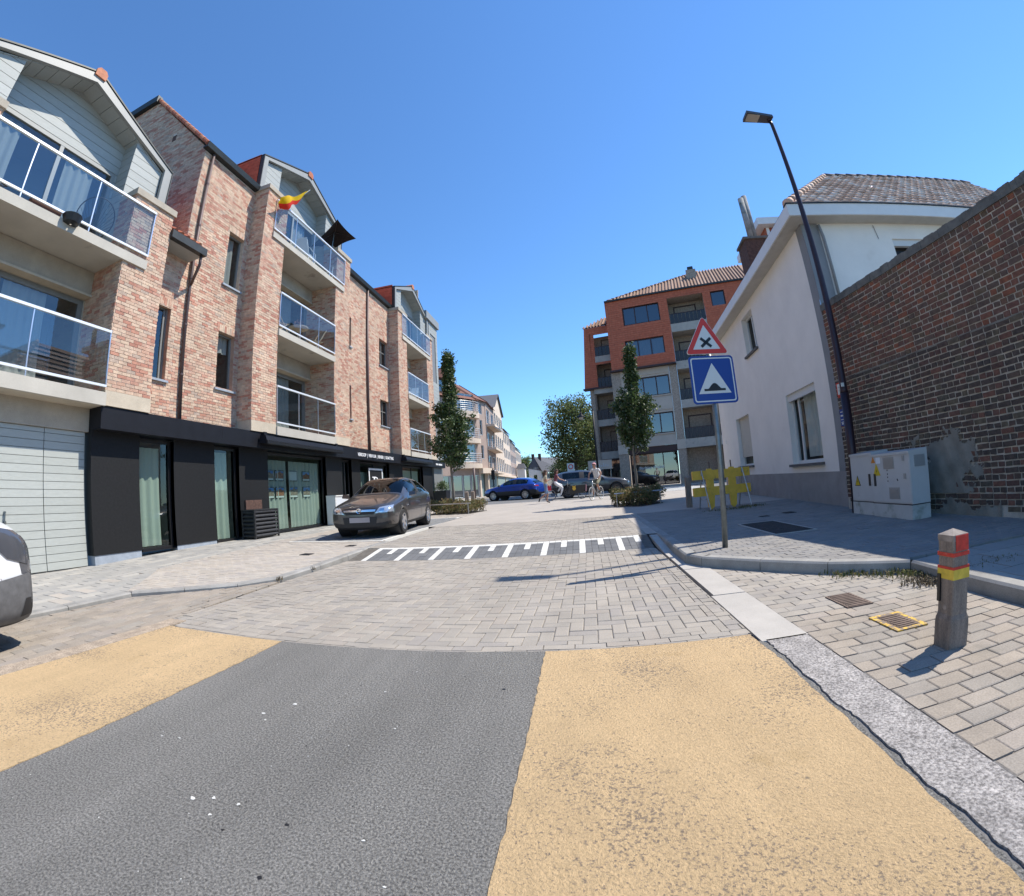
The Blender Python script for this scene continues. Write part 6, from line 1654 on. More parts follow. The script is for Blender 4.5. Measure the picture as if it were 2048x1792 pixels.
mb = MB(); mb.tube([(-.7, 38, .2), (-.7, 38, 2.6)], .04, 8); mb.build('pole', 'steel_galv', ps)
mb = MB(); mb.box(-1.0, 37.94, 1.55, -.4, 37.96, 2.75); mb.build('board', 'sign_white', ps)
for z in (1.85, 2.45):
    mb = MB(); mb.disc((-.7, 37.935, z), (0, -1, 0), .14, .22, .0, .0, 16); mb.build('ring', 'sign_red', ps)
bn = thing('shop_banner', (1.7, 37, .2), 'pale board sign behind the grey car', 'sign')
mb = MB(); mb.box(.75, 36.95, 2.0, 2.7, 37.0, 2.75); mb.build('board', 'panel_cream', bn)
for x in (.85, 2.55):
    mb = MB(); mb.box(x, 36.96, .2, x + .06, 37.02, 2.0); mb.build('post', 'steel_galv', bn)
for i in range(9):
    mb = MB(); mb.box(.95 + i * .17, 36.935, 2.2, 1.05 + i * .17, 36.945, 2.5 - .08 * (i % 3)); mb.build('mark', 'letter_grey', bn)
# ------------------------------------------------------------------ vehicles
mat('paint_grey', (.085, .078, .076), .28, metal=.55, coat=.8)
mat('paint_blue', (.008, .05, .32), .25, metal=.25, coat=.9)
mat('paint_slate', (.085, .095, .11), .28, metal=.6, coat=.8)
mat('paint_white', (.70, .71, .72), .3, coat=.6)
mat('plastic_black', (.02, .02, .022), .6)
mat('plastic_grey', (.115, .118, .125), .6, nscale=14, namt=.2)
mat('tyre', (.018, .018, .019), .85)
mat('rim', (.55, .55, .56), .3, metal=.85)
mat('rim_dark', (.10, .09, .09), .4, metal=.7)
mat('chrome', (.8, .8, .82), .12, metal=1.)
mat('lamp_glass', (.55, .60, .66), .12, metal=.6, coat=1.)
mat('lamp_smoke', (.10, .105, .12), .15, metal=.3, coat=1.)
mat('lamp_red', (.35, .01, .01), .25, coat=.8)
mat('plate_blur', (.40, .36, .36), .6, nscale=2, namt=.1)
mat('seat_dark', (.03, .03, .032), .9)

def eval_mesh(o):
    dg = bpy.context.evaluated_depsgraph_get(); dg.update()
    return bpy.data.meshes.new_from_object(o.evaluated_get(dg), depsgraph=dg)

def car_body(st, glassy, wheels, wr, sub=2):
    """st: stations front to back (x, zl, wl, zb, wb, zt, wt). returns mesh with slots 0 paint 1 windscreen 2 side glass 3 rear glass 4 dark"""
    secs = []
    for (x, zl, wl, zb, wb, zt, wt) in st:
        zm = zl + (zb - zl) * .52
        half = [(0, zl), (wl * .82, zl), (wl, zl + .10), (max(wl, wb) * 1.012, zm), (wb, zb - .02), (wb - .035, zb + .012), (wt, zt - .03), (wt * .55, zt - .004), (0, zt)]
        full = [(x, y, z) for y, z in half] + [(x, -y, z) for y, z in half[-2:0:-1]]
        secs.append(full)
    n = len(secs[0]); vs = [v for s in secs for v in s]; fs = []; mi = []
    for i in range(len(secs) - 1):
        for j in range(n):
            k = (j + 1) % n
            fs.append((i * n + j, i * n + k, (i + 1) * n + k, (i + 1) * n + j))
            strip = j if j < 8 else (15 - j)
            mi.append(glassy(i, strip))
    fs.append(tuple(range(n))[::-1]); mi.append(0)
    fs.append(tuple((len(secs) - 1) * n + j for j in range(n))); mi.append(0)
    me = bpy.data.meshes.new('cage'); me.from_pydata(vs, [], fs)
    for m_ in range(5): me.materials.append(None)
    me.polygons.foreach_set('material_index', mi)
    b = bmesh.new(); b.from_mesh(me); bmesh.ops.recalc_face_normals(b, faces=b.faces); b.to_mesh(me); b.free()
    o = bpy.data.objects.new('cage', me); COL.objects.link(o)
    s = o.modifiers.new('s', 'SUBSURF'); s.levels = s.render_levels = sub
    cutters = []
    for (x, z, y) in wheels:
        for sg in (1, -1):
            mb = MB(); mb.tube([(x, sg * (y - .32), z), (x, sg * 1.3, z)], wr * 1.12, 28)
            c = mb.build('cutter', [None] if False else 'plastic_black'); cutters.append(c)
            bo_ = o.modifiers.new('b', 'BOOLEAN'); bo_.object = c; bo_.operation = 'DIFFERENCE'; bo_.solver = 'EXACT'
    res = eval_mesh(o)
    if len(res.polygons) < 50:
        o.modifiers.clear(); s = o.modifiers.new('s', 'SUBSURF'); s.levels = sub; res = eval_mesh(o)
    bpy.data.objects.remove(o)
    for c in cutters: bpy.data.objects.remove(c)
    return res
def sub_mesh(me, idx, name, m, parent, keep=None):
    vmap = {}; vs = []; fs = []
    for p in me.polygons:
        if p.material_index in idx and (keep is None or keep(p)):
            f = []
            for v in p.vertices:
                if v not in vmap: vmap[v] = len(vs); vs.append(me.vertices[v].co[:])
                f.append(vmap[v])
            fs.append(f)
    if not fs: return None
    mb = MB(); mb.add(vs, fs); return mb.build(name, m, parent, True)
class Skin:
    def __init__(s, me):
        s.bvh = BVHTree.FromPolygons([v.co for v in me.vertices], [p.vertices for p in me.polygons])
    def patch(s, corners, d, name, m, parent, n=8, eps=.006, start=4., thick=0):
        """bilinear patch of 4 corner points projected along d onto the body"""
        c = [Vector(p) for p in corners]; d = Vector(d).normalized(); g = []
        for i in range(n + 1):
            row = []
            for j in range(n + 1):
                u, v = i / n, j / n
                p = (c[0] * (1 - u) + c[1] * u) * (1 - v) + (c[3] * (1 - u) + c[2] * u) * v
                h = s.bvh.ray_cast(p - d * start, d)
                row.append((h[0] - d * eps) if h[0] is not None else None)
            g.append(row)
        mb = MB()
        for i in range(n):
            for j in range(n):
                q = [g[i][j], g[i + 1][j], g[i + 1][j + 1], g[i][j + 1]]
                if all(x is not None for x in q) and max((a - b_).length for a in q for b_ in q) < .35: mb.face(q)
        if not mb.f: return None
        return mb.build(name, m, parent, True, weld=True)
def wheel(parent, x, y, z, r, w, rim='rim', spokes=5, sg=1):
    mb = MB(); c = (x, y, z); ax = (0, sg, 0)
    mb.lathe(c, ax, [(r * .62, -w / 2), (r * .93, -w / 2), (r, -w * .32), (r, w * .32), (r * .93, w / 2), (r * .66, w / 2), (r * .62, w * .42)], 32)
    wh = mb.build('wheel', 'tyre', parent, True); ROOT[wh] = Vector((0, 0, 0))
    mb = MB(); mb.lathe(c, ax, [(r * .66, w * .5), (r * .60, w * .46), (r * .58, w * .1)], 32)
    mb.lathe(c, ax, [(r * .60, -w * .1), (.0, -w * .1)], 24)
    mb.build('rim', rim, wh, True)
    mb = MB()
    for k in range(spokes):
        a = 2 * pi * k / spokes; ca, sa = cos(a), sin(a); hw = r * .085 if spokes > 6 else r * .13
        P = lambda rr, t, off: (x + rr * ca - off * sa, y + sg * t, z + rr * sa + off * ca)
        mb.hexa([P(r * .08, w * .30, -hw * 1.1), P(r * .62, w * .36, -hw * .8), P(r * .62, w * .36, hw * .8), P(r * .08, w * .30, hw * 1.1)], [P(r * .08, w * .42, -hw), P(r * .62, w * .45, -hw * .7), P(r * .62, w * .45, hw * .7), P(r * .08, w * .42, hw)])
    mb.lathe(c, ax, [(r * .17, w * .2), (r * .17, w * .44), (.0, w * .45)], 14)
    mb.build('spokes', rim, wh)
    mb = MB(); mb.lathe(c, ax, [(r * .58, w * .05), (0, w * .05)], 20); mb.build('brake_disc', 'plastic_black', wh)
    return wh

def make_car(name, loc, heading, label, paint, st, glassy, wb, wr, wy, trim, rim='rim', spokes=5):
    t = thing(name, loc, label, 'car'); t.rotation_euler = (0, 0, heading); ROOT[t] = Vector((0, 0, 0))
    wheels = [(wb[0], wr, wy), (wb[1], wr, wy)]
    me = car_body(st, glassy, wheels, wr)
    cen = lambda p: p.center
    sub_mesh(me, (0,), 'body', paint, t); sub_mesh(me, (4,), 'lower_trim', 'plastic_black', t)
    sub_mesh(me, (1,), 'windscreen', 'glass_car', t); sub_mesh(me, (3,), 'rear_window', 'glass_car', t)
    sub_mesh(me, (2,), 'side_windows', 'glass_car', t, lambda p: p.center.y > 0); sub_mesh(me, (2,), 'side_windows', 'glass_car', t, lambda p: p.center.y < 0)
    for (x, z, y) in wheels:
        for sg in (1, -1):
            wheel(t, x, sg * (y - .10), z, wr, .20, rim, spokes, sg)
            mb = MB(); mb.lathe((x, sg * (y - .02), z), (0, sg, 0), [(wr * 1.11, -.02), (wr * 1.11, -.32), (.02, -.32)], 28); mb.build('wheel_arch', 'plastic_black', t)
    # cabin: dark floor box, seats
    mb = MB(); mb.box(-1.3, -.62, .35, .75, .62, .62); mb.build('cabin_floor', 'seat_dark', t)
    for x in (.02, -.85):
        for y in (-.36, .36):
            mb = MB(); mb.box(x - .10, y - .23, .55, x + .04, y + .23, 1.12); mb.box(x - .12, y - .12, 1.14, x, y + .12, 1.30); mb.box(x - .1, y - .24, .5, x + .42, y + .24, .68); mb.build('seat', 'seat_dark', t)
    trim(t, Skin(me))
    return t
# stations: x, zl, wl, zb, wb, zt, wt
ASTRA = [(2.10, .24, .60, .60, .62, .69, .42), (2.02, .19, .74, .68, .76, .77, .54), (1.75, .17, .83, .76, .83, .86, .60), (1.30, .17, .86, .83, .86, .94, .66), (.92, .17, .865, .885, .868, 1.00, .71),
         (.84, .17, .865, .89, .868, 1.03, .72), (.42, .17, .868, .905, .872, 1.30, .665), (.08, .17, .868, .915, .874, 1.46, .625), (-.42, .17, .868, .925, .874, 1.49, .62), (-.52, .17, .868, .928, .874, 1.49, .618), (-1.15, .17, .868, .95, .87, 1.47, .60),
         (-1.50, .18, .865, .98, .86, 1.42, .58), (-1.78, .2, .85, 1.0, .84, 1.34, .55), (-1.98, .24, .83, 1.0, .80, 1.06, .60), (-2.08, .30, .78, .88, .74, .95, .55), (-2.13, .36, .70, .70, .66, .76, .45)]
def astra_g(i, s):
    if s <= 1: return 4
    if s in (6, 7): return 1 if i in (5, 6) else (3 if i == 12 else 0)
    if s == 5: return 2 if i in (6, 7, 9) else (2 if i == 10 else (4 if i == 8 else 0))
    return 0
def astra_trim(t, S):
    F = (-1, 0, 0)
    for sg in (1, -1):
        S.patch([(2, sg * .40, .58), (2, sg * .80, .60), (2, sg * .78, .76), (2, sg * .50, .72)], F, 'headlight', 'lamp_glass', t, 10, .012)
        S.patch([(2, sg * .50, .60), (2, sg * .62, .61), (2, sg * .62, .70), (2, sg * .52, .69)], F, 'projector', 'chrome', t, 6, .018)
        S.patch([(2, sg * .46, .26), (2, sg * .80, .32), (2, sg * .78, .40), (2, sg * .50, .34)], F, 'fog_grille', 'plastic_black', t, 6, .006)
        S.patch([(.95, sg * 2, .70), (.80, sg * 2, .70), (.80, sg * 2, .73), (.95, sg * 2, .73)], (0, -sg, 0), 'side_repeater', 'lamp_glass', t, 3, .006)
        for x in (.86, -.47, -1.22):
            S.patch([(x, sg * 2, .28), (x - .012, sg * 2, .28), (x - .012 - .03, sg * 2, .92), (x - .03, sg * 2, .92)], (0, -sg, 0), 'door_gap', 'plastic_black', t, 8, .003)
        for x in (-.30, -1.05):
            S.patch([(x, sg * 2, .80), (x - .16, sg * 2, .80), (x - .16, sg * 2, .83), (x, sg * 2, .83)], (0, -sg, 0), 'door_handle', 'plastic_black', t, 3, .012)
        mb = MB(); y0 = sg * .88
        mb.hexa([(.58, y0, .93), (.74, y0, .95), (.72, y0 + sg * .17, .97), (.60, y0 + sg * .18, .95)][::sg], [(.60, y0, 1.05), (.70, y0, 1.05), (.69, y0 + sg * .15, 1.07), (.61, y0 + sg * .16, 1.07)][::sg]); mb.build('mirror', 'paint_grey', t)
    S.patch([(2, -.36, .555), (2, .36, .555), (2, .40, .70), (2, -.40, .70)], F, 'upper_grille', 'plastic_black', t, 10, .006)
    S.patch([(2, -.40, .625), (2, .40, .625), (2, .42, .675), (2, -.42, .675)], F, 'chrome_bar', 'chrome', t, 10, .016)
    mb = MB(); mb.disc((2.125, 0, .645), (1, 0, 0), .045, .062, 0.0, .01, 18); mb.disc((2.125, 0, .645), (1, 0, 0), .062, .066, .01, -.04, 18); mb.build('emblem_ring', 'chrome', t)
    mb = MB(); mb.box(2.115, -.055, .638, 2.135, .055, .652); mb.build('emblem_bolt', 'chrome', t)
    S.patch([(2, -.40, .27), (2, .40, .27), (2, .44, .50), (2, -.44, .50)], F, 'lower_grille', 'plastic_black', t, 8, .006)
    S.patch([(2, -.26, .37), (2, .26, .37), (2, .26, .49), (2, -.26, .49)], F, 'number_plate', 'plate_blur', t, 4, .022)
    S.patch([(2, -.8, .205), (2, .8, .205), (2, .8, .235), (2, -.8, .235)], F, 'splitter', 'plastic_black', t, 8, .012)
    S.patch([(.88, -.66, 2), (.88, .66, 2), (.84, .66, 2), (.84, -.66, 2)], (0, 0, -1), 'wiper_cowl', 'plastic_black', t, 8, .008)
make_car('parked_car', (-5.42, 11.80, .152), radians(-84), 'dark grey hatchback parked in the bay before the black shop front', 'paint_grey', ASTRA, astra_g, (1.24, -1.37), .315, .865, astra_trim, 'rim', 5)

SUV = [(2.28, .34, .66, .66, .70, .80, .46), (2.18, .28, .80, .80, .83, .90, .58), (1.85, .26, .90, .90, .90, .98, .66), (1.40, .26, .92, .97, .925, 1.06, .72), (1.02, .26, .925, 1.01, .93, 1.11, .75),
       (.94, .26, .925, 1.02, .93, 1.13, .75), (.50, .26, .928, 1.03, .935, 1.40, .67), (.10, .26, .93, 1.04, .935, 1.57, .62), (-.42, .26, .93, 1.05, .935, 1.62, .61), (-.52, .26, .93, 1.05, .935, 1.62, .61), (-1.20, .26, .93, 1.06, .93, 1.58, .59),
       (-1.55, .27, .925, 1.08, .92, 1.50, .57), (-1.85, .28, .915, 1.10, .90, 1.36, .56), (-2.12, .32, .89, 1.08, .86, 1.14, .66), (-2.24, .38, .84, .94, .80, 1.0, .58), (-2.30, .45, .74, .76, .70, .84, .45)]
def suv_g(i, s):
    if s <= 2: return 4
    if s in (6, 7): return 1 if i in (5, 6) else (3 if i == 12 else 0)
    if s == 5: return 2 if i in (6, 7, 9, 10) else (4 if i == 8 else 0)
    return 0
def suv_trim(t, S):
    F = (-1, 0, 0)
    for sg in (1, -1):
        S.patch([(2, sg * .44, .72), (2, sg * .85, .74), (2, sg * .84, .86), (2, sg * .50, .82)], F, 'headlight', 'lamp_glass', t, 8, .012)
        S.patch([(-2, sg * .40, .92), (-2, sg * .86, .92), (-2, sg * .84, 1.0), (-2, sg * .40, 1.0)], (1, 0, 0), 'tail_light', 'lamp_red', t, 8, .012)
        for x in (.90, -.47, -1.25):
            S.patch([(x, sg * 2, .42), (x - .014, sg * 2, .42), (x - .04, sg * 2, 1.0), (x - .026, sg * 2, 1.0)], (0, -sg, 0), 'door_gap', 'plastic_black', t, 8, .003)
        for x in (-.30, -1.08):
            S.patch([(x, sg * 2, .90), (x - .18, sg * 2, .90), (x - .18, sg * 2, .93), (x, sg * 2, .93)], (0, -sg, 0), 'door_handle', 'plastic_black', t, 3, .012)
        mb = MB(); y0 = sg * .93
        mb.hexa([(.68, y0, 1.02), (.86, y0, 1.04), (.84, y0 + sg * .18, 1.05), (.70, y0 + sg * .19, 1.04)][::sg], [(.70, y0, 1.16), (.80, y0, 1.16), (.79, y0 + sg * .16, 1.17), (.71, y0 + sg * .17, 1.17)][::sg]); mb.build('mirror', 'plastic_black', t)
    S.patch([(2, -.4, .62), (2, .4, .62), (2, .42, .78), (2, -.42, .78)], F, 'grille', 'plastic_black', t, 8, .006)
    S.patch([(2, -.26, .48), (2, .26, .48), (2, .26, .59), (2, -.26, .59)], F, 'number_plate', 'plate_blur', t, 4, .02)
make_car('driving_car', (-4.95, 33.6, .15), radians(180 - 22), 'bright blue crossover car crossing the junction on the left', 'paint_blue', SUV, suv_g, (1.40, -1.37), .37, .925, suv_trim, 'rim', 10)
BIG = [(x * 1.10, zl * 1.0, wl * 1.05, zb * 1.05, wb * 1.05, zt * 1.065, wt * 1.07) for (x, zl, wl, zb, wb, zt, wt) in SUV]
BIG[11] = (-1.75, .27, .96, 1.13, .955, 1.68, .63); BIG[12] = (-2.15, .28, .95, 1.15, .93, 1.55, .61); BIG[10] = (-1.35, .26, .975, 1.12, .975, 1.71, .64)
make_car('driving_car', (.62, 29.3, .15), radians(2), 'dark slate grey estate SUV driving behind the cyclists', 'paint_slate', BIG, suv_g, (1.58, -1.45), .39, .97, suv_trim, 'rim_dark', 10)
# white car cut off by the left edge
def white_trim(t, S):
    F = (-1, 0, 0)
    for sg in (1, -1):
        S.patch([(2, sg * .30, .66), (2, sg * .88, .66), (2, sg * .87, 1.0), (2, sg * .55, .92)], F, 'headlight', 'lamp_smoke', t, 12, .012)
        S.patch([(2.1, sg * 2, .70), (1.78, sg * 2, .80), (1.45, sg * 2, 1.10), (2.1, sg * 2, .98)], (0, -sg, 0), 'headlight_wrap', 'lamp_smoke', t, 12, .010)
        S.patch([(2, sg * .55, .30), (2, sg * .86, .32), (2, sg * .85, .44), (2, sg * .72, .42)], F, 'fog_bezel', 'plastic_black', t, 8, .01)
        S.patch([(2.1, sg * 2, .15), (1.66, sg * 2, .15), (1.60, sg * 2, .62), (2.1, sg * 2, .68)], (0, -sg, 0), 'bumper_wrap', 'plastic_grey', t, 12, .014)
        S.patch([(2.0, sg * 2, .32), (1.86, sg * 2, .31), (1.93, sg * 2, .46), (2.0, sg * 2, .46)], (0, -sg, 0), 'fog_side', 'plastic_black', t, 6, .022)
        mb = MB(); y0 = sg * .88
        mb.hexa([(.58, y0, .98), (.74, y0, 1.0), (.72, y0 + sg * .17, 1.02), (.60, y0 + sg * .18, 1.0)][::sg], [(.60, y0, 1.10), (.70, y0, 1.10), (.69, y0 + sg * .15, 1.12), (.61, y0 + sg * .16, 1.12)][::sg]); mb.build('mirror', 'paint_white', t)
    S.patch([(2, -.86, .16), (2, .86, .16), (2, .88, .68), (2, -.88, .68)], F, 'front_bumper', 'plastic_grey', t, 16, .016)
    S.patch([(2, -.4, .58), (2, .4, .58), (2, .42, .72), (2, -.42, .72)], F, 'grille', 'plastic_black', t, 8, .01)
WHT = [(2.08, .26, .62, .70, .66, .80, .46), (2.02, .22, .78, .84, .79, .94, .58), (1.85, .20, .87, .95, .86, 1.04, .64), (1.40, .20, .89, 1.03, .885, 1.12, .70), (1.05, .2, .89, 1.07, .89, 1.18, .74),
       (.98, .2, .89, 1.08, .89, 1.20, .75), (.6, .2, .89, 1.09, .89, 1.48, .70), (.25, .2, .89, 1.1, .89, 1.68, .68), (-.42, .2, .89, 1.1, .89, 1.72, .68), (-.52, .2, .89, 1.1, .89, 1.72, .68), (-1.15, .2, .89, 1.1, .89, 1.72, .67),
       (-1.5, .2, .89, 1.1, .88, 1.7, .67), (-1.9, .22, .88, 1.1, .87, 1.66, .66), (-2.05, .24, .86, 1.08, .85, 1.2, .7), (-2.1, .3, .82, .9, .8, 1.0, .6), (-2.15, .36, .7, .7, .66, .76, .45)]
WHT = [(x, zl, wl, zb * 1.09, wb, zt * 1.09, wt) for (x, zl, wl, zb, wb, zt, wt) in WHT]
make_car('parked_car', (-5.20, -.10, -.04), radians(90), 'white car with grey plastic bumper cut off by the left picture edge', 'paint_white', WHT, astra_g, (1.24, -1.37), .315, .865, white_trim, 'rim_dark', 5)
# ------------------------------------------------------------------ trees, hedges, planters
mat('leaf_hornbeam', (.06, .095, .03), .5, ramp=[(.052, .09, .026), (.07, .115, .034), (.045, .075, .022), (.10, .135, .05)], trans=.3)
mat('leaf_lime', (.13, .17, .05), .65, ramp=[(.11, .15, .045), (.15, .19, .055), (.21, .22, .08), (.085, .12, .035)], trans=.4)
mat('leaf_hedge', (.15, .15, .06), .75, ramp=[(.17, .165, .06), (.26, .20, .09), (.12, .14, .05), (.30, .20, .10), (.15, .16, .065)], trans=.3)
mat('bark', (.20, .175, .145), .95, nscale=8, namt=.25, stretch=(3, 3, .6))
mat('bark_dark', (.07, .06, .05), .95)
mat('shrub_leaf', (.09, .14, .045), .7, ramp=[(.10, .15, .05), (.16, .20, .08), (.07, .11, .035)], trans=.3)
def leaf_cloud(mb, pts, n, size, rr, spread, droop=.0):
    for i in range(n):
        c = rr.choice(pts); s = spread(c) if callable(spread) else spread
        p = Vector(c[:3]) + Vector((rr.gauss(0, s), rr.gauss(0, s), rr.gauss(0, s * .9)))
        a = Vector((rr.gauss(0, 1), rr.gauss(0, 1), rr.gauss(0, 1) + .2)).normalized(); b = a.orthogonal().normalized()
        b = (Matrix.Rotation(rr.uniform(0, 6.3), 3, a) @ b); c2 = a.cross(b); l = size * rr.uniform(.6, 1.3); w = l * .38
        q = [p - b * l * .5, p + c2 * w + a * l * .06, p + b * l * .5, p - c2 * w + a * l * .06]
        mb.face(q)
def make_tree(name, base, label, trunk_h, top, prof, nlimb, nleaf, lsize, leafm, trunk_r, seed, group=None, bark='bark', lean=.0, spread=.11):
    rr = random.Random(seed); B = Vector(base)
    t = thing(name, base, label, 'tree', group)
    mb = MB(); mb.tube([B, B + Vector((.03, .02, trunk_h * .5)), B + Vector((0, 0, trunk_h)), B + Vector((lean, 0, top * .75)), B + Vector((lean * 1.3, 0, top * .97))], [trunk_r * 1.15, trunk_r, trunk_r * .85, trunk_r * .4, trunk_r * .1], 10)
    mb.build('trunk', bark, t, True)
    pts = []; lim = MB()
    for i in range(nlimb):
        z0 = trunk_h * .9 + (top * .88 - trunk_h) * (i + rr.random()) / nlimb
        a = i * 2.4 + rr.uniform(-.4, .4)
        z1 = min(top, z0 + (top - trunk_h) * rr.uniform(.10, .26)); r1 = prof(z1) * rr.uniform(.72, 1.12)
        p0 = B + Vector((lean * z0 / top, 0, z0)); p2 = B + Vector((lean * z1 / top + cos(a) * r1, sin(a) * r1, z1)); p1 = p0.lerp(p2, .5) + Vector((cos(a) * r1 * .12, sin(a) * r1 * .12, -.08 * (z1 - z0)))
        lim.tube([p0, p1, p2], [trunk_r * .38, trunk_r * .24, trunk_r * .07], 5)
        for k in range(9):
            f = .25 + .78 * k / 8; q = (p0.lerp(p1, f * 2) if f < .5 else p1.lerp(p2, f * 2 - 1)); pts.append((q.x, q.y, q.z))
            if k % 2:
                q2 = q + Vector((rr.gauss(0, 1), rr.gauss(0, 1), rr.gauss(.5, .6))) * prof(z1) * .22; lim.tube([q, q2], [trunk_r * .1, trunk_r * .04], 4); pts += [(q2.x, q2.y, q2.z)] * 2
    o = lim.build('limbs', bark, t, True)
    mb = MB(); leaf_cloud(mb, pts, nleaf, lsize, rr, spread); mb.build('crown', leafm, t)
    return t
def horn(zc, rmax, tip):
    def f(z):
        if z < zc: return rmax * (.42 + .58 * sstep(z, 1.6, zc))
        return max(.10, rmax * (1 - .86 * sstep(z, zc, tip)))
    return f
make_tree('hornbeam_tree', (-5.55, 19.0, .15), 'slender upright hornbeam in the left hedge bed beside the brick building', 1.9, 7.35, horn(3.7, .95, 6.0), 48, 15000, .11, 'leaf_hornbeam', .06, 21, lean=.12, spread=.10)
make_tree('hornbeam_tree', (2.2, 17.9, .15), 'slender upright hornbeam in the right hedge bed before the red block', 2.0, 6.4, horn(3.6, .78, 5.4), 44, 12500, .105, 'leaf_hornbeam', .055, 37, lean=.28, spread=.09)
def round_prof(z0, z1, r):
    return lambda z: r * max(.12, sqrt(max(0., 1 - ((z - (z0 + z1) / 2) / ((z1 - z0) / 2 * 1.05)) ** 2)))
make_tree('large_tree', (-.4, 60, .2), 'large round leafy tree behind the classic street lamp', 3.0, 12.2, round_prof(1.6, 12.4, 3.9), 70, 15000, .26, 'leaf_lime', .22, 5, bark='bark_dark', spread=.42)
make_tree('far_tree', (3.8, 62, .2), 'tree partly hidden by the red block corner', 2.5, 10.5, round_prof(1.6, 10.6, 3.2), 46, 7000, .28, 'leaf_lime', .2, 8, bark='bark_dark', spread=.42)
make_tree('far_tree', (-14.2, 118, .2), 'rounded green tree at the end of the far street', 2, 8.2, round_prof(.8, 8.2, 3.6), 40, 6000, .34, 'leaf_lime', .2, 9, bark='bark_dark', spread=.5)
make_tree('far_tree', (-9.2, 104, .2), 'dark low tree beside the distant grey house', 1, 4.6, round_prof(.4, 4.6, 1.6), 24, 3000, .26, 'leaf_hornbeam', .12, 10, bark='bark_dark', spread=.3)
make_tree('far_tree', (-3.4, 88, .2), 'bushy tree right of the distant grey house', 1, 5.4, round_prof(.4, 5.4, 2.4), 30, 4200, .28, 'leaf_hornbeam', .12, 12, bark='bark_dark', spread=.36)
make_tree('far_tree', (1.6, 70, .2), 'bushy tree behind the large round tree', 1, 6.0, round_prof(.3, 6.0, 3.4), 36, 5200, .3, 'leaf_hornbeam', .12, 14, bark='bark_dark', spread=.4)
def hedge(base, poly, h, label, seed, n):
    rr = random.Random(seed); t = thing('hedge', base, label, 'hedge')
    mb = MB(); pts = []
    xs = [p[0] for p in poly]; ys = [p[1] for p in poly]
    while len(pts) < 420:
        x, y = rr.uniform(min(xs), max(xs)), rr.uniform(min(ys), max(ys))
        if len(clip_convex([(x - .001, y - .001), (x + .001, y - .001), (x, y + .001)], ccw(poly))) < 3: continue
        hh = h * (.82 + .18 * sin(x * 4.1) * sin(y * 3.3)); pts.append((x, y, base[2] + hh * rr.random() ** .5))
    leaf_cloud(mb, pts, n, .062, rr, .055); mb.build('foliage', 'leaf_hedge', t)
    mb = MB()
    for i in range(130):
        x, y, z = rr.choice(pts); mb.tube([(x + rr.gauss(0, .05), y + rr.gauss(0, .05), base[2]), (x, y, z)], [.007, .003], 4)
    mb.build('twigs', 'bark_dark', t)['kind'] = 'stuff'
    mb = MB(); mb.slab(ccw([(p[0] * .97 + base[0] * .03, p[1] * .97 + base[1] * .03) for p in poly]), base[2] - .05, base[2] + .015); mb.build('soil', 'bark_dark', t)
    return t
hedge((-5.5, 18.9, .15), [(-6.75, 18.6), (-4.55, 18.0), (-4.2, 19.8), (-6.5, 20.4)], .62, 'low clipped hedge around the left hornbeam', 3, 11500)
hedge((2.0, 16.6, .15), [(1.1, 16.1), (2.0, 15.2), (2.95, 16.2), (2.9, 17.6), (1.2, 17.5)], .66, 'low browning hedge around the right hornbeam', 4, 11500)
for (lab, p0, p1) in (('flat metal rail guarding the left hedge', (-6.7, 18.35, .6), (-4.5, 17.85, .6)), ('flat metal rail guarding the right hedge', (1.15, 15.9, .62), (2.85, 15.85, .62))):
    t = thing('hedge_rail', (p0[0], p0[1], .15), lab, 'rail')
    mb = MB(); mb.tube([p0, p1], .025, 6); mb.build('bar', 'steel_light', t)
    for k in (.05, .95):
        q = Vector(p0).lerp(Vector(p1), k); mb = MB(); mb.tube([(q.x, q.y, .14), (q.x, q.y, .6)], .02, 6); mb.build('post', 'steel_light', t)
tb = thing('tree_bench', (2.5, 18.2, .15), 'small metal bench plate behind the right hedge', 'bench')
mb = MB(); mb.box(1.9, 18.05, .66, 3.1, 18.4, .71); mb.build('seat', 'steel_light', tb)
for x in (2.05, 2.95):
    mb = MB(); mb.box(x - .04, 18.1, .15, x + .04, 18.35, .66); mb.build('leg', 'steel_light', tb)
pl_ = thing('planter', (-8.35, 26.3, .155), 'black square planter with a small shrub at the shop corner', 'planter')
mb = MB(); mb.hexa([(-8.75, 25.9, .155), (-8.0, 25.9, .155), (-8.0, 26.65, .155), (-8.75, 26.65, .155)], [(-8.8, 25.85, 1.2), (-7.95, 25.85, 1.2), (-7.95, 26.7, 1.2), (-8.8, 26.7, 1.2)]); mb.build('pot', 'black_frame', pl_)
mb = MB(); rr = random.Random(5); leaf_cloud(mb, [(-8.37 + rr.gauss(0, .15), 26.27 + rr.gauss(0, .15), 1.3 + rr.random() * .4) for _ in range(40)], 900, .075, rr, .09); mb.build('shrub', 'shrub_leaf', pl_)
for i, (x, lab) in enumerate(((-6.35, 'small timber post behind the left hedge, left one'), (-6.0, 'small timber post behind the left hedge, right one'))):
    mb = MB(); mb.box(x - .09, 24.4, .15, x + .09, 24.58, 1.0); mb.hexa([(x - .1, 24.39, 1.0), (x + .1, 24.39, 1.0), (x + .1, 24.59, 1.0), (x - .1, 24.59, 1.0)], [(x - .04, 24.45, 1.06), (x + .04, 24.45, 1.06), (x + .04, 24.53, 1.06), (x - .04, 24.53, 1.06)])
    single(mb, 'timber_post', 'post_wood', (x, 24.5, .15), lab, 'post', 'timber posts behind the left hedge')
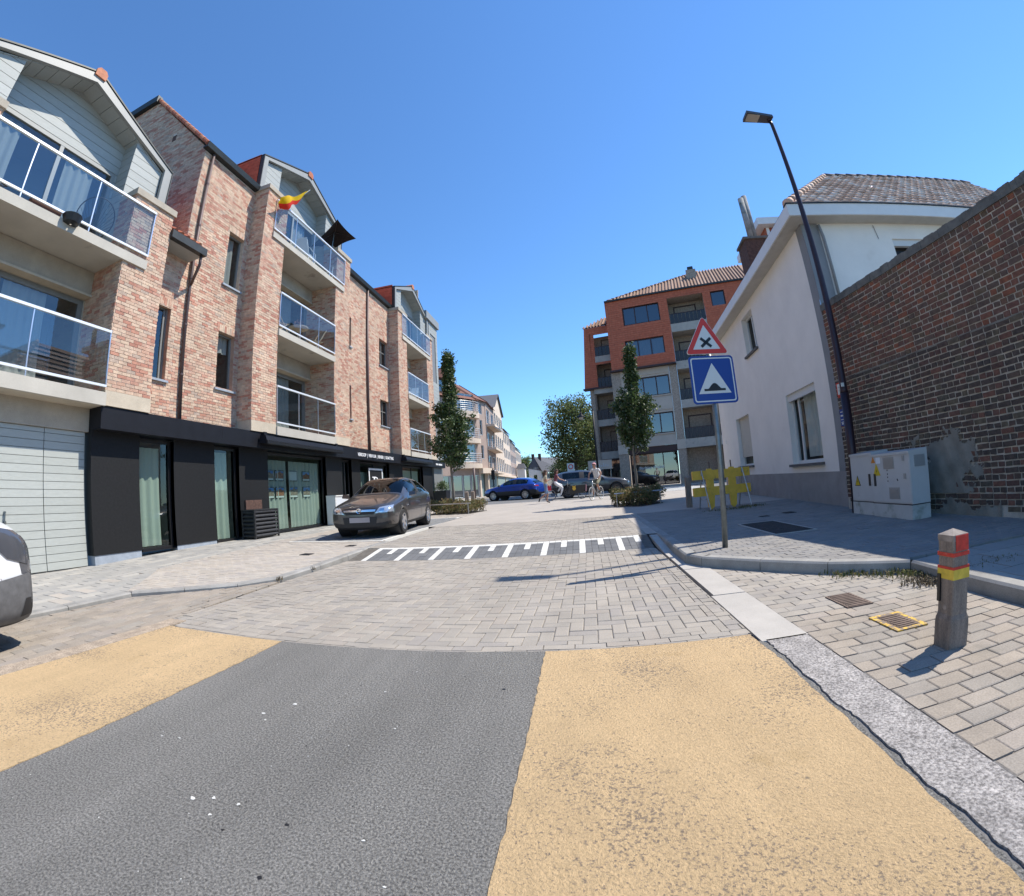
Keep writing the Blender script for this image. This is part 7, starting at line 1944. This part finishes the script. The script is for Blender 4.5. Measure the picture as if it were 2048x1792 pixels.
mb = MB(); mb.box(3.02, 12.9, .15, 3.17, 13.05, 1.0); mb.hexa([(3.01, 12.89, 1.0), (3.18, 12.89, 1.0), (3.18, 13.06, 1.0), (3.01, 13.06, 1.0)], [(3.06, 12.94, 1.05), (3.13, 12.94, 1.05), (3.13, 13.01, 1.05), (3.06, 13.01, 1.05)])
single(mb, 'timber_post', 'post_wood', (3.1, 13, .15), 'reddish timber post just behind the yellow barrier', 'post')

# ------------------------------------------------------------------ things on the balconies
mat('flag_yellow', (.80, .52, .0), .8, trans=.4); mat('flag_red', (.72, .03, .01), .8, trans=.4)
mat('parasol_cloth', (.022, .018, .018), .95, spec=.1)
mat('teak', (.42, .32, .22), .8, ramp=[(.40, .30, .20), (.48, .38, .28)])
mat('wire_black', (.03, .03, .035), .5); mat('plastic_white', (.75, .75, .73), .5)
mat('petal_pink', (.72, .22, .38), .7); mat('box_brown', (.10, .04, .03), .7)
fl = thing('flag', (XP - .05, 10.75, 10.4), 'yellow and red flag blowing from the upper middle balcony', 'flag')
p0, p1 = Vector((XP + .03, 10.72, 10.45)), Vector((-8.30, 11.69, 11.9))
mb = MB(); mb.tube([p0, p1 + (p1 - p0) * .03], .013, 8); mb.build('pole', 'steel_light', fl)
def flag_pt(u, v):     # u: away from the pole, v: down the hoist
    h = p1.lerp(Vector((-8.42, 11.28, 11.18)), v); f = Vector((-8.34, 10.18, 10.66)).lerp(Vector((-8.42, 10.42, 10.30)), v)
    q = h.lerp(f, u)
    return q + Vector((.09 * sin(u * 9 + v * 3) * u, .02 * sin(u * 12), (.05 * sin(u * 11 + v * 4) - .10 * sin(pi * u) * (1 - .3 * v)) * 1.0))
for (v0, v1, m_, nm) in ((0, .5, 'flag_yellow', 'yellow_stripe'), (.5, 1.0, 'flag_red', 'red_stripe')):
    mb = MB(); n = 14
    for i in range(n):
        for j in range(7):
            q = [flag_pt(i / n, v0 + (v1 - v0) * j / 7), flag_pt((i + 1) / n, v0 + (v1 - v0) * j / 7), flag_pt((i + 1) / n, v0 + (v1 - v0) * (j + 1) / 7), flag_pt(i / n, v0 + (v1 - v0) * (j + 1) / 7)]; mb.face(q)
    mb.build(nm, m_, fl, True, weld=True)
pa = thing('parasol', (-8.95, 14.4, 9.58), 'open black square parasol tilted over the upper middle balcony', 'parasol')
top_ = Vector((-8.83, 14.5, 11.85))
mb = MB(); mb.tube([(-8.95, 14.4, 9.58), top_], .02, 8); mb.build('pole', 'steel_galv', pa)
cn = [Vector((-8.1, 13.48, 11.67)), Vector((-8.3, 15.45, 11.94)), Vector((-9.45, 15.56, 11.75)), Vector((-9.46, 13.79, 10.95))]
cen_ = sum(cn, Vector((0, 0, 0))) / 4 + Vector((.0, 0, .34))
mb = MB(); n = 8
for k in range(4):
    a, b = cn[k], cn[(k + 1) % 4]
    for i in range(n):
        e0, e1 = a.lerp(b, i / n), a.lerp(b, (i + 1) / n)
        sag = lambda f: 4 * f * (1 - f) * .10
        e0 = e0.lerp(cen_, sag(i / n)); e1 = e1.lerp(cen_, sag((i + 1) / n)); mb.face([cen_, e0, e1])
mb.build('canopy', 'parasol_cloth', pa, weld=True)
for k in range(4):
    mb = MB(); mb.tube([cen_ - Vector((0, 0, .03)), cn[k]], .008, 5); mb.build('rib', 'wire_black', pa)
fb = thing('flower_box', (XP - .12, 10.95, 9.6), 'flower box with pink flowers on the upper middle balcony', 'flower box')
mb = MB(); mb.box(XP - .25, 10.62, 9.70, XP - .07, 11.35, 9.9); mb.build('box', 'box_brown', fb)
rr = random.Random(8); mb = MB(); leaf_cloud(mb, [(XP - .16 + rr.gauss(0, .06), rr.uniform(10.62, 11.3), 9.95 + rr.random() * .45) for _ in range(40)], 600, .06, rr, .05); mb.build('leaves', 'shrub_leaf', fb)
mb = MB(); leaf_cloud(mb, [(XP - .14 + rr.gauss(0, .06), rr.uniform(10.62, 11.3), 9.95 + rr.random() * .55) for _ in range(14)], 170, .06, rr, .03); mb.build('blossoms', 'petal_pink', fb)
def slat_chair(loc, ang, label, m='teak', group=None):
    t = thing('folding_chair', loc, label, 'chair', group); t.rotation_euler = (0, 0, ang); ROOT[t] = Vector((0, 0, 0))
    for sg in (-1, 1):
        mb = MB(); mb.tube([(.30, sg * .22, 0), (-.28, sg * .22, .92)], .016, 5); mb.build('leg', m, t)
        mb = MB(); mb.tube([(-.28, sg * .20, 0), (.24, sg * .20, .45)], .016, 5); mb.build('leg', m, t)
    for i in range(6):
        x = -.16 + i * .075; mb = MB(); mb.box(x, -.2, .43, x + .055, .2, .45); mb.build('seat_slat', m, t)
    for i in range(7):
        y = -.19 + i * .055; mb = MB(); mb.hexa([(-.10, y, .52), (-.085, y, .52), (-.085, y + .04, .52), (-.10, y + .04, .52)], [(-.30, y, .92), (-.285, y, .92), (-.285, y + .04, .92), (-.30, y + .04, .92)]); mb.build('back_slat', m, t)
    mb = MB(); mb.box(-.31, -.22, .90, -.28, .22, .95); mb.build('top_rail', m, t)
slat_chair((-9.15, 11.75, 6.44), radians(70), 'wooden folding chair left of the table on the middle balcony')
slat_chair((-9.1, 14.0, 6.44), radians(-110), 'wooden folding chair right of the table on the middle balcony')
tbx = thing('balcony_table', (-9.2, 12.95, 6.44), 'small round wooden table between two folding chairs', 'table')
mb = MB(); mb.lathe((-9.2, 12.95, 7.12), (0, 0, 1), [(0, .03), (.36, .03), (.36, 0), (0, 0)], 20); mb.build('top', 'teak', tbx)
for a in (.6, 2.2, 3.8, 5.4):
    mb = MB(); mb.tube([(-9.2 + .28 * cos(a), 12.95 + .28 * sin(a), 6.44), (-9.2 - .18 * cos(a), 12.95 - .18 * sin(a), 7.12)], .017, 5); mb.build('leg', 'teak', tbx)
rr = random.Random(3); mb = MB(); leaf_cloud(mb, [(-9.2 + rr.gauss(0, .05), 12.95 + rr.gauss(0, .05), 7.25 + rr.random() * .12) for _ in range(10)], 160, .06, rr, .05); ob = mb.build('dried_plant', 'box_brown', None); tag(ob, 'dark dried plant on the small balcony table', 'plant')
def wire_chair(loc, ang, label):
    t = thing('wire_chair', loc, label, 'chair'); t.rotation_euler = (0, 0, ang); ROOT[t] = Vector((0, 0, 0))
    n = 26; rim = []; 
    for i in range(n):
        a = 2 * pi * i / n; rim.append(Vector((-.12 + .42 * cos(a) * .9, .42 * sin(a), .62 - .30 * cos(a))))
    mb = MB(); mb.tube(rim + [rim[0]], .014, 6); mb.build('rim', 'wire_black', t)
    c = Vector((.02, 0, .34))
    mb = MB()
    for p in rim: mb.tube([p, p.lerp(c, .55) - Vector((0, 0, .05)), c], .004, 4)
    mb.build('seat_cords', 'wire_black', t)
    for (x, y) in ((.25, .22), (.25, -.22), (-.22, .2), (-.22, -.2)):
        mb = MB(); mb.tube([(x * .6, y * .6, .36), (x, y, 0)], .01, 5); mb.build('leg', 'wire_black', t)
wire_chair((-9.2, 4.75, 6.45), radians(160), 'black wire lounge chair at the right end of the upper left balcony')
wire_chair((-9.25, 2.35, 6.45), radians(20), 'black wire lounge chair at the left picture edge balcony')
mb = MB(); mb.hexa([(XP - .16, 3.1, 6.46), (XP - .02, 3.1, 6.46), (XP - .02, 3.75, 6.46), (XP - .16, 3.75, 6.46)], [(XP - .18, 3.08, 6.62), (XP, 3.08, 6.62), (XP, 3.77, 6.62), (XP - .18, 3.77, 6.62)]); single(mb, 'planter_box', 'box_brown', (XP - .1, 3.4, 6.46), 'dark red planter box on the upper left balcony edge', 'planter')
mb = MB(); mb.lathe((XP + .12, 3.95, 6.36), (0, 0, 1), [(.02, 0), (.16, .02), (.21, .17), (.18, .18)], 16); single(mb, 'hanging_bowl', 'black_frame', (XP + .12, 3.95, 6.36), 'black hanging bowl outside the upper left balcony', 'planter')
def lounge(loc, ang, label, m):
    t = thing('garden_chair', loc, label, 'chair'); t.rotation_euler = (0, 0, ang); ROOT[t] = Vector((0, 0, 0))
    mb = MB(); mb.hexa([(-.25, -.25, .36), (.28, -.25, .40), (.28, .25, .40), (-.25, .25, .36)], [(-.25, -.25, .40), (.28, -.25, .44), (.28, .25, .44), (-.25, .25, .40)]); mb.build('seat', m, t)
    mb = MB(); mb.hexa([(-.27, -.24, .40), (-.22, -.24, .40), (-.22, .24, .40), (-.27, .24, .40)], [(-.47, -.20, .98), (-.43, -.20, .99), (-.43, .20, .99), (-.47, .20, .98)]); mb.build('backrest', m, t)
    for sg in (-1, 1):
        mb = MB(); mb.tube([(.28, sg * .26, 0), (.26, sg * .27, .62), (-.30, sg * .27, .62)], .018, 6); mb.build('armrest', m, t)
        mb = MB(); mb.tube([(-.32, sg * .25, 0), (-.25, sg * .25, .4)], .018, 6); mb.build('leg', m, t)
lounge((-9.1, 13.0, 9.58), radians(100), 'white garden chair under the black parasol', 'plastic_white')
lounge((-9.1, 14.7, 9.58), radians(-80), 'white garden chair at the right end of the parasol balcony', 'plastic_white')
lounge((-9.3, 23.3, 6.44), radians(80), 'white garden chair on the far balcony, left one', 'plastic_white')
lounge((-9.3, 24.6, 6.44), radians(-90), 'white garden chair on the far balcony, right one', 'plastic_white')
# ------------------------------------------------------------------ people and bicycles
mat('skin', (.42, .225, .15), .6); mat('hair_brown', (.06, .035, .022), .8); mat('hair_grey', (.30, .28, .26), .8); mat('hair_dark', (.03, .022, .018), .8)
mat('shirt_print', (.45, .40, .28), .85, nscale=9, namt=.5); mat('denim', (.16, .24, .36), .9); mat('shoe_dark', (.03, .03, .035), .8)
mat('top_plum', (.16, .045, .06), .85); mat('trousers_white', (.74, .73, .72), .85); mat('tee_white', (.62, .60, .58), .85); mat('shorts_khaki', (.20, .19, .13), .9); mat('cap_pink', (.62, .30, .32), .8)
mat('bike_black', (.02, .02, .022), .45); mat('bike_silver', (.55, .55, .55), .3, metal=.7); mat('bike_tyre', (.03, .03, .03), .85); mat('tyre_pale', (.30, .28, .25), .8)
mat('bag_red', (.50, .03, .05), .7); mat('crate_black', (.02, .02, .02), .6); mat('emblem_gold', (.62, .38, .04), .6); mat('banner_pink', (.45, .26, .28), .7); mat('print_red', (.60, .10, .12), .8)
def person(loc, ang, label, J, cloth, hair, hairm, shoes='shoe_dark', extra=None):
    """J: joints (x forward, y left, z up). cloth: (top, sleeve, legs_upper, legs_lower)"""
    t = thing('person', loc, label, 'person'); t.rotation_euler = (0, 0, ang); ROOT[t] = Vector((0, 0, 0))
    names = list(J); idx = {n: i for i, n in enumerate(names)}
    vs = [Vector(J[n][0]) for n in names]; rad = [J[n][1] for n in names]
    ed = [('pelvis', 'waist', 0), ('waist', 'chest', 0), ('chest', 'neck', 0), ('neck', 'chin', 4), ('chin', 'head', 4), ('head', 'crown', 4)]
    for s in ('l', 'r'):
        ed += [('chest', 'sho' + s, 0), ('sho' + s, 'elb' + s, 1), ('elb' + s, 'wri' + s, 4), ('wri' + s, 'pal' + s, 4), ('pelvis', 'hip' + s, 2), ('hip' + s, 'kne' + s, 2), ('kne' + s, 'ank' + s, 3), ('ank' + s, 'toe' + s, 5)]
    E = [(idx[a], idx[b]) for a, b, _ in ed]; lab = [k for _, _, k in ed]
    for s in ('l', 'r'):        # fingers and thumb
        w, p = vs[idx['wri' + s]], vs[idx['pal' + s]]; d = (p - w).normalized(); side = d.cross(Vector((0, 0, 1)));
        side = side.normalized() if side.length > .1 else Vector((0, 1, 0)); dn = d.cross(side)
        for k in range(4):
            off = (k - 1.5) * .019; a = len(vs); L = (.034, .042, .045, .038)[k]
            vs += [p + side * off + d * L, p + side * off + d * (L * 1.55) - dn * .022 * (1 if dn.z > 0 else -1)]; rad += [.0085, .007]
            E += [(idx['pal' + s], a), (a, a + 1)]; lab += [4, 4]
        a = len(vs); vs += [w + d * .03 + side * .038, w + d * .065 + side * .048]; rad += [.010, .008]; E += [(idx['wri' + s], a), (a, a + 1)]; lab += [4, 4]
    me = bpy.data.meshes.new('skel'); me.from_pydata([v[:] for v in vs], E, [])
    o = bpy.data.objects.new('skel', me); COL.objects.link(o)
    o.modifiers.new('k', 'SKIN')
    sv = me.skin_vertices[0].data
    for i, r in enumerate(rad): sv[i].radius = (r, r) if not isinstance(r, tuple) else r
    sv[idx['pelvis']].use_root = True
    s2 = o.modifiers.new('s', 'SUBSURF'); s2.levels = s2.render_levels = 2
    res = eval_mesh(o); bpy.data.objects.remove(o)
    for m_ in list(cloth) + ['skin', shoes]: res.materials.append(M(m_))
    seg = [(vs[a], vs[b], l) for (a, b), l in zip(E, lab)]
    mi = []
    for f in res.polygons:
        c = f.center; best = (9, 0)
        for a, b, l in seg:
            ab = b - a; tt = max(0., min(1., (c - a).dot(ab) / max(1e-9, ab.length_squared))); d = (c - a - ab * tt).length
            if d < best[0]: best = (d, l, tt)
        l = best[1]
        if l == 1 and best[2] > .55: l = 4           # short sleeves
        mi.append(l)
    while len(res.materials) > 6: res.materials.pop(index=0)
    res.polygons.foreach_set('material_index', mi); res.polygons.foreach_set('use_smooth', [True] * len(res.polygons))
    bo_ = bpy.data.objects.new('body', res); link(bo_, t)
    # hair cap, nose and eyes
    H, Cr = Vector(J['head'][0]), Vector(J['crown'][0]); fw = Vector((1, 0, 0)) if 'face' not in J else (Vector(J['face'][0]) - H).normalized()
    mb = MB(); n1, n2 = 7, 14; R_ = .105
    for i in range(n1):
        for j in range(n2):
            q = []
            for (a, b) in ((i, j), (i, j + 1), (i + 1, j + 1), (i + 1, j)):
                th = (pi * .62) * a / n1; ph = 2 * pi * b / n2; cut = 1.0
                v = Vector((sin(th) * cos(ph), sin(th) * sin(ph), cos(th)))
                if v.x > .35 and v.z < .35: v.z = max(v.z, .35)
                v.x *= 1.08; q.append(H + Vector((-.012, 0, .015)) + v * R_)
            mb.face(q)
    mb.build('hair', hairm, t, True, weld=True)
    if hair == 'long':
        mb = MB(); mb.tube([H + Vector((-.06, 0, .02)), H + Vector((-.11, 0, -.10)), H + Vector((-.10, 0, -.24))], [.09, .08, .04], 10); mb.build('hair', hairm, t, True)
    mb = MB(); p = H + fw * .098; mb.hexa([p + Vector((-.02, -.014, -.03)), p + Vector((.02, -.01, -.03)), p + Vector((.02, .01, -.03)), p + Vector((-.02, .014, -.03))], [p + Vector((-.02, -.006, .02)), p + Vector((0, -.004, .02)), p + Vector((0, .004, .02)), p + Vector((-.02, .006, .02))]); mb.build('nose', 'skin', t)
    for sg in (-1, 1):
        mb = MB(); mb.lathe(H + fw * .088 + Vector((0, sg * .034, .02)), fw, [(.0, .012), (.009, .008), (.011, 0)], 8); mb.build('eye', 'hair_dark', t)
        mb = MB(); mb.lathe(H + Vector((-.005, sg * .092, -.005)), (0, sg, 0), [(.02, -.01), (.026, .008), (.0, .01)], 8); mb.build('ear', 'skin', t)
    return t
def bike_wheel(t, c, r, tyre='bike_tyre', name='wheel'):
    mb = MB(); pts = [Vector(c) + Vector((r * cos(a), 0, r * sin(a))) for a in [2 * pi * i / 28 for i in range(29)]]
    mb.tube(pts, .02, 6, cap=False); w = mb.build(name, tyre, t, True)
    mb = MB(); pts = [Vector(c) + Vector((r * .93 * cos(a), 0, r * .93 * sin(a))) for a in [2 * pi * i / 28 for i in range(29)]]; mb.tube(pts, .012, 5, cap=False); mb.build('rim', 'bike_silver', w, True)
    mb = MB()
    for i in range(16):
        a = 2 * pi * i / 16; mb.tube([Vector(c) + Vector((0, .02 * (-1) ** i, 0)), Vector(c) + Vector((r * .92 * cos(a), 0, r * .92 * sin(a)))], .003, 3, cap=False)
    mb.build('spokes', 'bike_silver', w)
    return w
# walking pedestrian in denim shorts
Jw = {'pelvis': ((0, 0, .93), .125), 'waist': ((.01, 0, 1.06), .115), 'chest': ((.03, 0, 1.30), (.15, .12)), 'neck': ((.04, 0, 1.46), .055), 'chin': ((.06, 0, 1.53), .06), 'head': ((.06, 0, 1.62), .088), 'crown': ((.05, 0, 1.70), .055),
      'shol': ((.02, .17, 1.40), .058), 'elbl': ((.02, .22, 1.14), .042), 'wril': ((.16, .20, .96), .03), 'pall': ((.21, .19, .91), .03), 'shor': ((.02, -.17, 1.40), .058), 'elbr': ((.03, -.23, 1.15), .042), 'wrir': ((.22, -.15, 1.22), .03), 'palr': ((.27, -.13, 1.25), .03),
      'hipl': ((0, .09, .90), .092), 'knel': ((.10, .10, .50), .058), 'ankl': ((.03, .10, .09), .038), 'toel': ((.20, .10, .03), .035), 'hipr': ((0, -.09, .90), .092), 'kner': ((-.02, -.10, .49), .058), 'ankr': ((-.36, -.10, .26), .038), 'toer': ((-.42, -.10, .10), .035)}
person((-1.82, 23.4, .15), radians(12), 'person in printed top and denim shorts walking over the crossing', Jw, ('shirt_print', 'shirt_print', 'denim', 'skin'), 'long', 'hair_brown')
# woman on a cargo bike
cb = thing('cargo_bike', (-.85, 26.3, .15), 'black front box cargo bike with a gold emblem on its box', 'cargo bike'); cb.rotation_euler = (0, 0, radians(3)); ROOT[cb] = Vector((0, 0, 0))
bike_wheel(cb, (-.95, 0, .34), .33); bike_wheel(cb, (.90, 0, .25), .24)
mb = MB(); mb.tube([(-.95, .03, .34), (-.45, .0, .32), (.05, 0, .30), (.10, 0, .95)], .022, 7); mb.tube([(-.45, 0, .32), (-.62, 0, .88)], .02, 7); mb.tube([(-.95, 0, .34), (-.60, 0, .70)], .015, 6); mb.tube([(.05, 0, .30), (.90, .02, .25)], .025, 7); mb.build('frame', 'bike_black', cb, True)
mb = MB(); mb.box(-.78, -.08, .88, -.50, .08, .94); mb.build('saddle', 'bike_black', cb)
mb = MB(); mb.tube([(.10, 0, .93), (.12, 0, 1.08), (.0, .26, 1.12), (-.12, .29, 1.12)], .013, 6); mb.tube([(.12, 0, 1.08), (.0, -.26, 1.12), (-.12, -.29, 1.12)], .013, 6); mb.build('handlebar', 'bike_silver', cb, True)
mb = MB(); mb.hexa([(.22, -.26, .28), (.98, -.22, .36), (.98, .22, .36), (.22, .26, .28)], [(.14, -.33, .80), (1.12, -.28, .80), (1.12, .28, .80), (.14, .33, .80)]); bx_ = mb.build('cargo_box', 'crate_black', cb); ROOT[bx_] = Vector((0, 0, 0))
mb = MB(); mb.prism(Fr((0, -.315, 0), (1, 0, 0), (0, -1, .12)), [(.34, .62), (.40, .52), (.50, .52), (.56, .62), (.52, .72), (.56, .80), (.48, .76), (.42, .76), (.34, .80), (.38, .72)], .0, .02); mb.build('gold_emblem', 'emblem_gold', bx_)
mb = MB(); mb.hexa([(1.10, -.29, .42), (1.16, -.29, .42), (1.16, .29, .42), (1.10, .29, .42)], [(1.14, -.31, .80), (1.20, -.31, .80), (1.20, .31, .80), (1.14, .31, .80)]); mb.build('front_banner', 'banner_pink', bx_)
mb = MB(); mb.lathe((-.45, 0, .32), (0, 1, 0), [(.0, -.05), (.10, -.05), (.10, -.03), (0, -.03)], 14); mb.tube([(-.45, -.10, .32), (-.32, -.12, .22)], .012, 5); mb.tube([(-.45, .10, .32), (-.58, .12, .42)], .012, 5); mb.build('crank', 'bike_silver', cb)
mb = MB(); mb.hexa([(-1.12, -.22, .60), (-.86, -.22, .60), (-.86, -.08, .60), (-1.12, -.08, .60)], [(-1.15, -.25, .90), (-.86, -.24, .90), (-.86, -.08, .90), (-1.15, -.08, .90)]); mb.build('pannier', 'bag_red', cb)
mb = MB(); mb.tube([(-1.15, 0, .70), (-.6, 0, .72)], .012, 5); mb.build('rack', 'bike_black', cb)
Jc = {'pelvis': ((-.62, 0, 1.02), .135), 'waist': ((-.60, 0, 1.16), .12), 'chest': ((-.54, 0, 1.40), (.15, .12)), 'neck': ((-.50, 0, 1.56), .055), 'chin': ((-.47, 0, 1.63), .06), 'head': ((-.47, 0, 1.72), .088), 'crown': ((-.48, 0, 1.80), .055),
      'shol': ((-.52, .17, 1.49), .056), 'elbl': ((-.38, .25, 1.26), .04), 'wril': ((-.15, .27, 1.16), .03), 'pall': ((-.11, .28, 1.14), .03), 'shor': ((-.52, -.17, 1.49), .056), 'elbr': ((-.38, -.25, 1.26), .04), 'wrir': ((-.15, -.27, 1.16), .03), 'palr': ((-.11, -.28, 1.14), .03),
      'hipl': ((-.60, .10, .98), .10), 'knel': ((-.22, .12, .86), .07), 'ankl': ((-.50, .12, .50), .045), 'toel': ((-.38, .12, .45), .035), 'hipr': ((-.60, -.10, .98), .10), 'kner': ((-.20, -.12, .72), .07), 'ankr': ((-.34, -.12, .30), .045), 'toer': ((-.20, -.12, .24), .035)}
person((-.85, 26.3, .15), radians(3), 'person in plum top and white trousers riding the cargo bike', Jc, ('top_plum', 'top_plum', 'trousers_white', 'trousers_white'), 'long', 'hair_brown')
# man on a city bike, turning towards the camera
ha = radians(-118)
bk_ = thing('bicycle', (.78, 23.1, .15), 'pale tyred city bicycle steering towards the camera', 'bicycle'); bk_.rotation_euler = (radians(0), 0, ha); ROOT[bk_] = Vector((0, 0, 0))
bike_wheel(bk_, (.52, 0, .34), .33, 'tyre_pale'); bike_wheel(bk_, (-.52, 0, .34), .33, 'tyre_pale')
mb = MB(); mb.tube([(.52, 0, .34), (.40, 0, .80), (.36, 0, .98)], .016, 7); mb.tube([(.40, 0, .78), (-.06, 0, .28)], .018, 7); mb.tube([(-.06, 0, .28), (-.22, 0, .92)], .016, 7); mb.tube([(-.06, 0, .28), (-.52, 0, .34)], .012, 6); mb.tube([(-.52, 0, .34), (-.20, 0, .76)], .011, 6); mb.tube([(.39, 0, .86), (-.19, 0, .80)], .015, 7); mb.build('frame', 'bike_silver', bk_, True)
mb = MB(); mb.box(-.36, -.08, .92, -.10, .08, .98); mb.build('saddle', 'bike_black', bk_)
mb = MB(); mb.tube([(.36, 0, .98), (.38, 0, 1.06), (.30, .24, 1.08), (.18, .28, 1.07)], .012, 6); mb.tube([(.38, 0, 1.06), (.30, -.24, 1.08), (.18, -.28, 1.07)], .012, 6); mb.build('handlebar', 'bike_silver', bk_, True)
mb = MB(); mb.lathe((-.06, 0, .28), (0, 1, 0), [(.0, -.05), (.09, -.05), (.09, -.03), (0, -.03)], 14); mb.tube([(-.06, -.09, .28), (.06, -.12, .16)], .011, 5); mb.tube([(-.06, .09, .28), (-.18, .12, .40)], .011, 5); mb.build('crank', 'bike_black', bk_)
Jm = {'pelvis': ((-.24, 0, 1.06), .14), 'waist': ((-.21, 0, 1.20), .14), 'chest': ((-.10, 0, 1.46), (.17, .14)), 'neck': ((-.02, 0, 1.63), .06), 'chin': ((.03, 0, 1.70), .065), 'head': ((.04, 0, 1.79), .092), 'crown': ((.03, 0, 1.87), .058),
      'shol': ((-.06, .20, 1.56), .066), 'elbl': ((.02, .34, 1.32), .046), 'wril': ((.16, .29, 1.11), .034), 'pall': ((.20, .28, 1.09), .033), 'shor': ((-.06, -.20, 1.56), .066), 'elbr': ((.02, -.34, 1.32), .046), 'wrir': ((.16, -.29, 1.11), .034), 'palr': ((.20, -.28, 1.09), .033),
      'hipl': ((-.20, .11, 1.02), .105), 'knel': ((.16, .14, .82), .07), 'ankl': ((-.14, .13, .48), .042), 'toel': ((-.0, .13, .42), .036), 'hipr': ((-.20, -.11, 1.02), .105), 'kner': ((.14, -.13, .64), .07), 'ankr': ((.04, -.13, .24), .042), 'toer': ((.18, -.13, .18), .036)}
person((.78, 23.1, .15), ha, 'person in white T-shirt, shorts and pink cap riding a bicycle', Jm, ('tee_white', 'tee_white', 'shorts_khaki', 'skin'), 'cap', 'cap_pink')
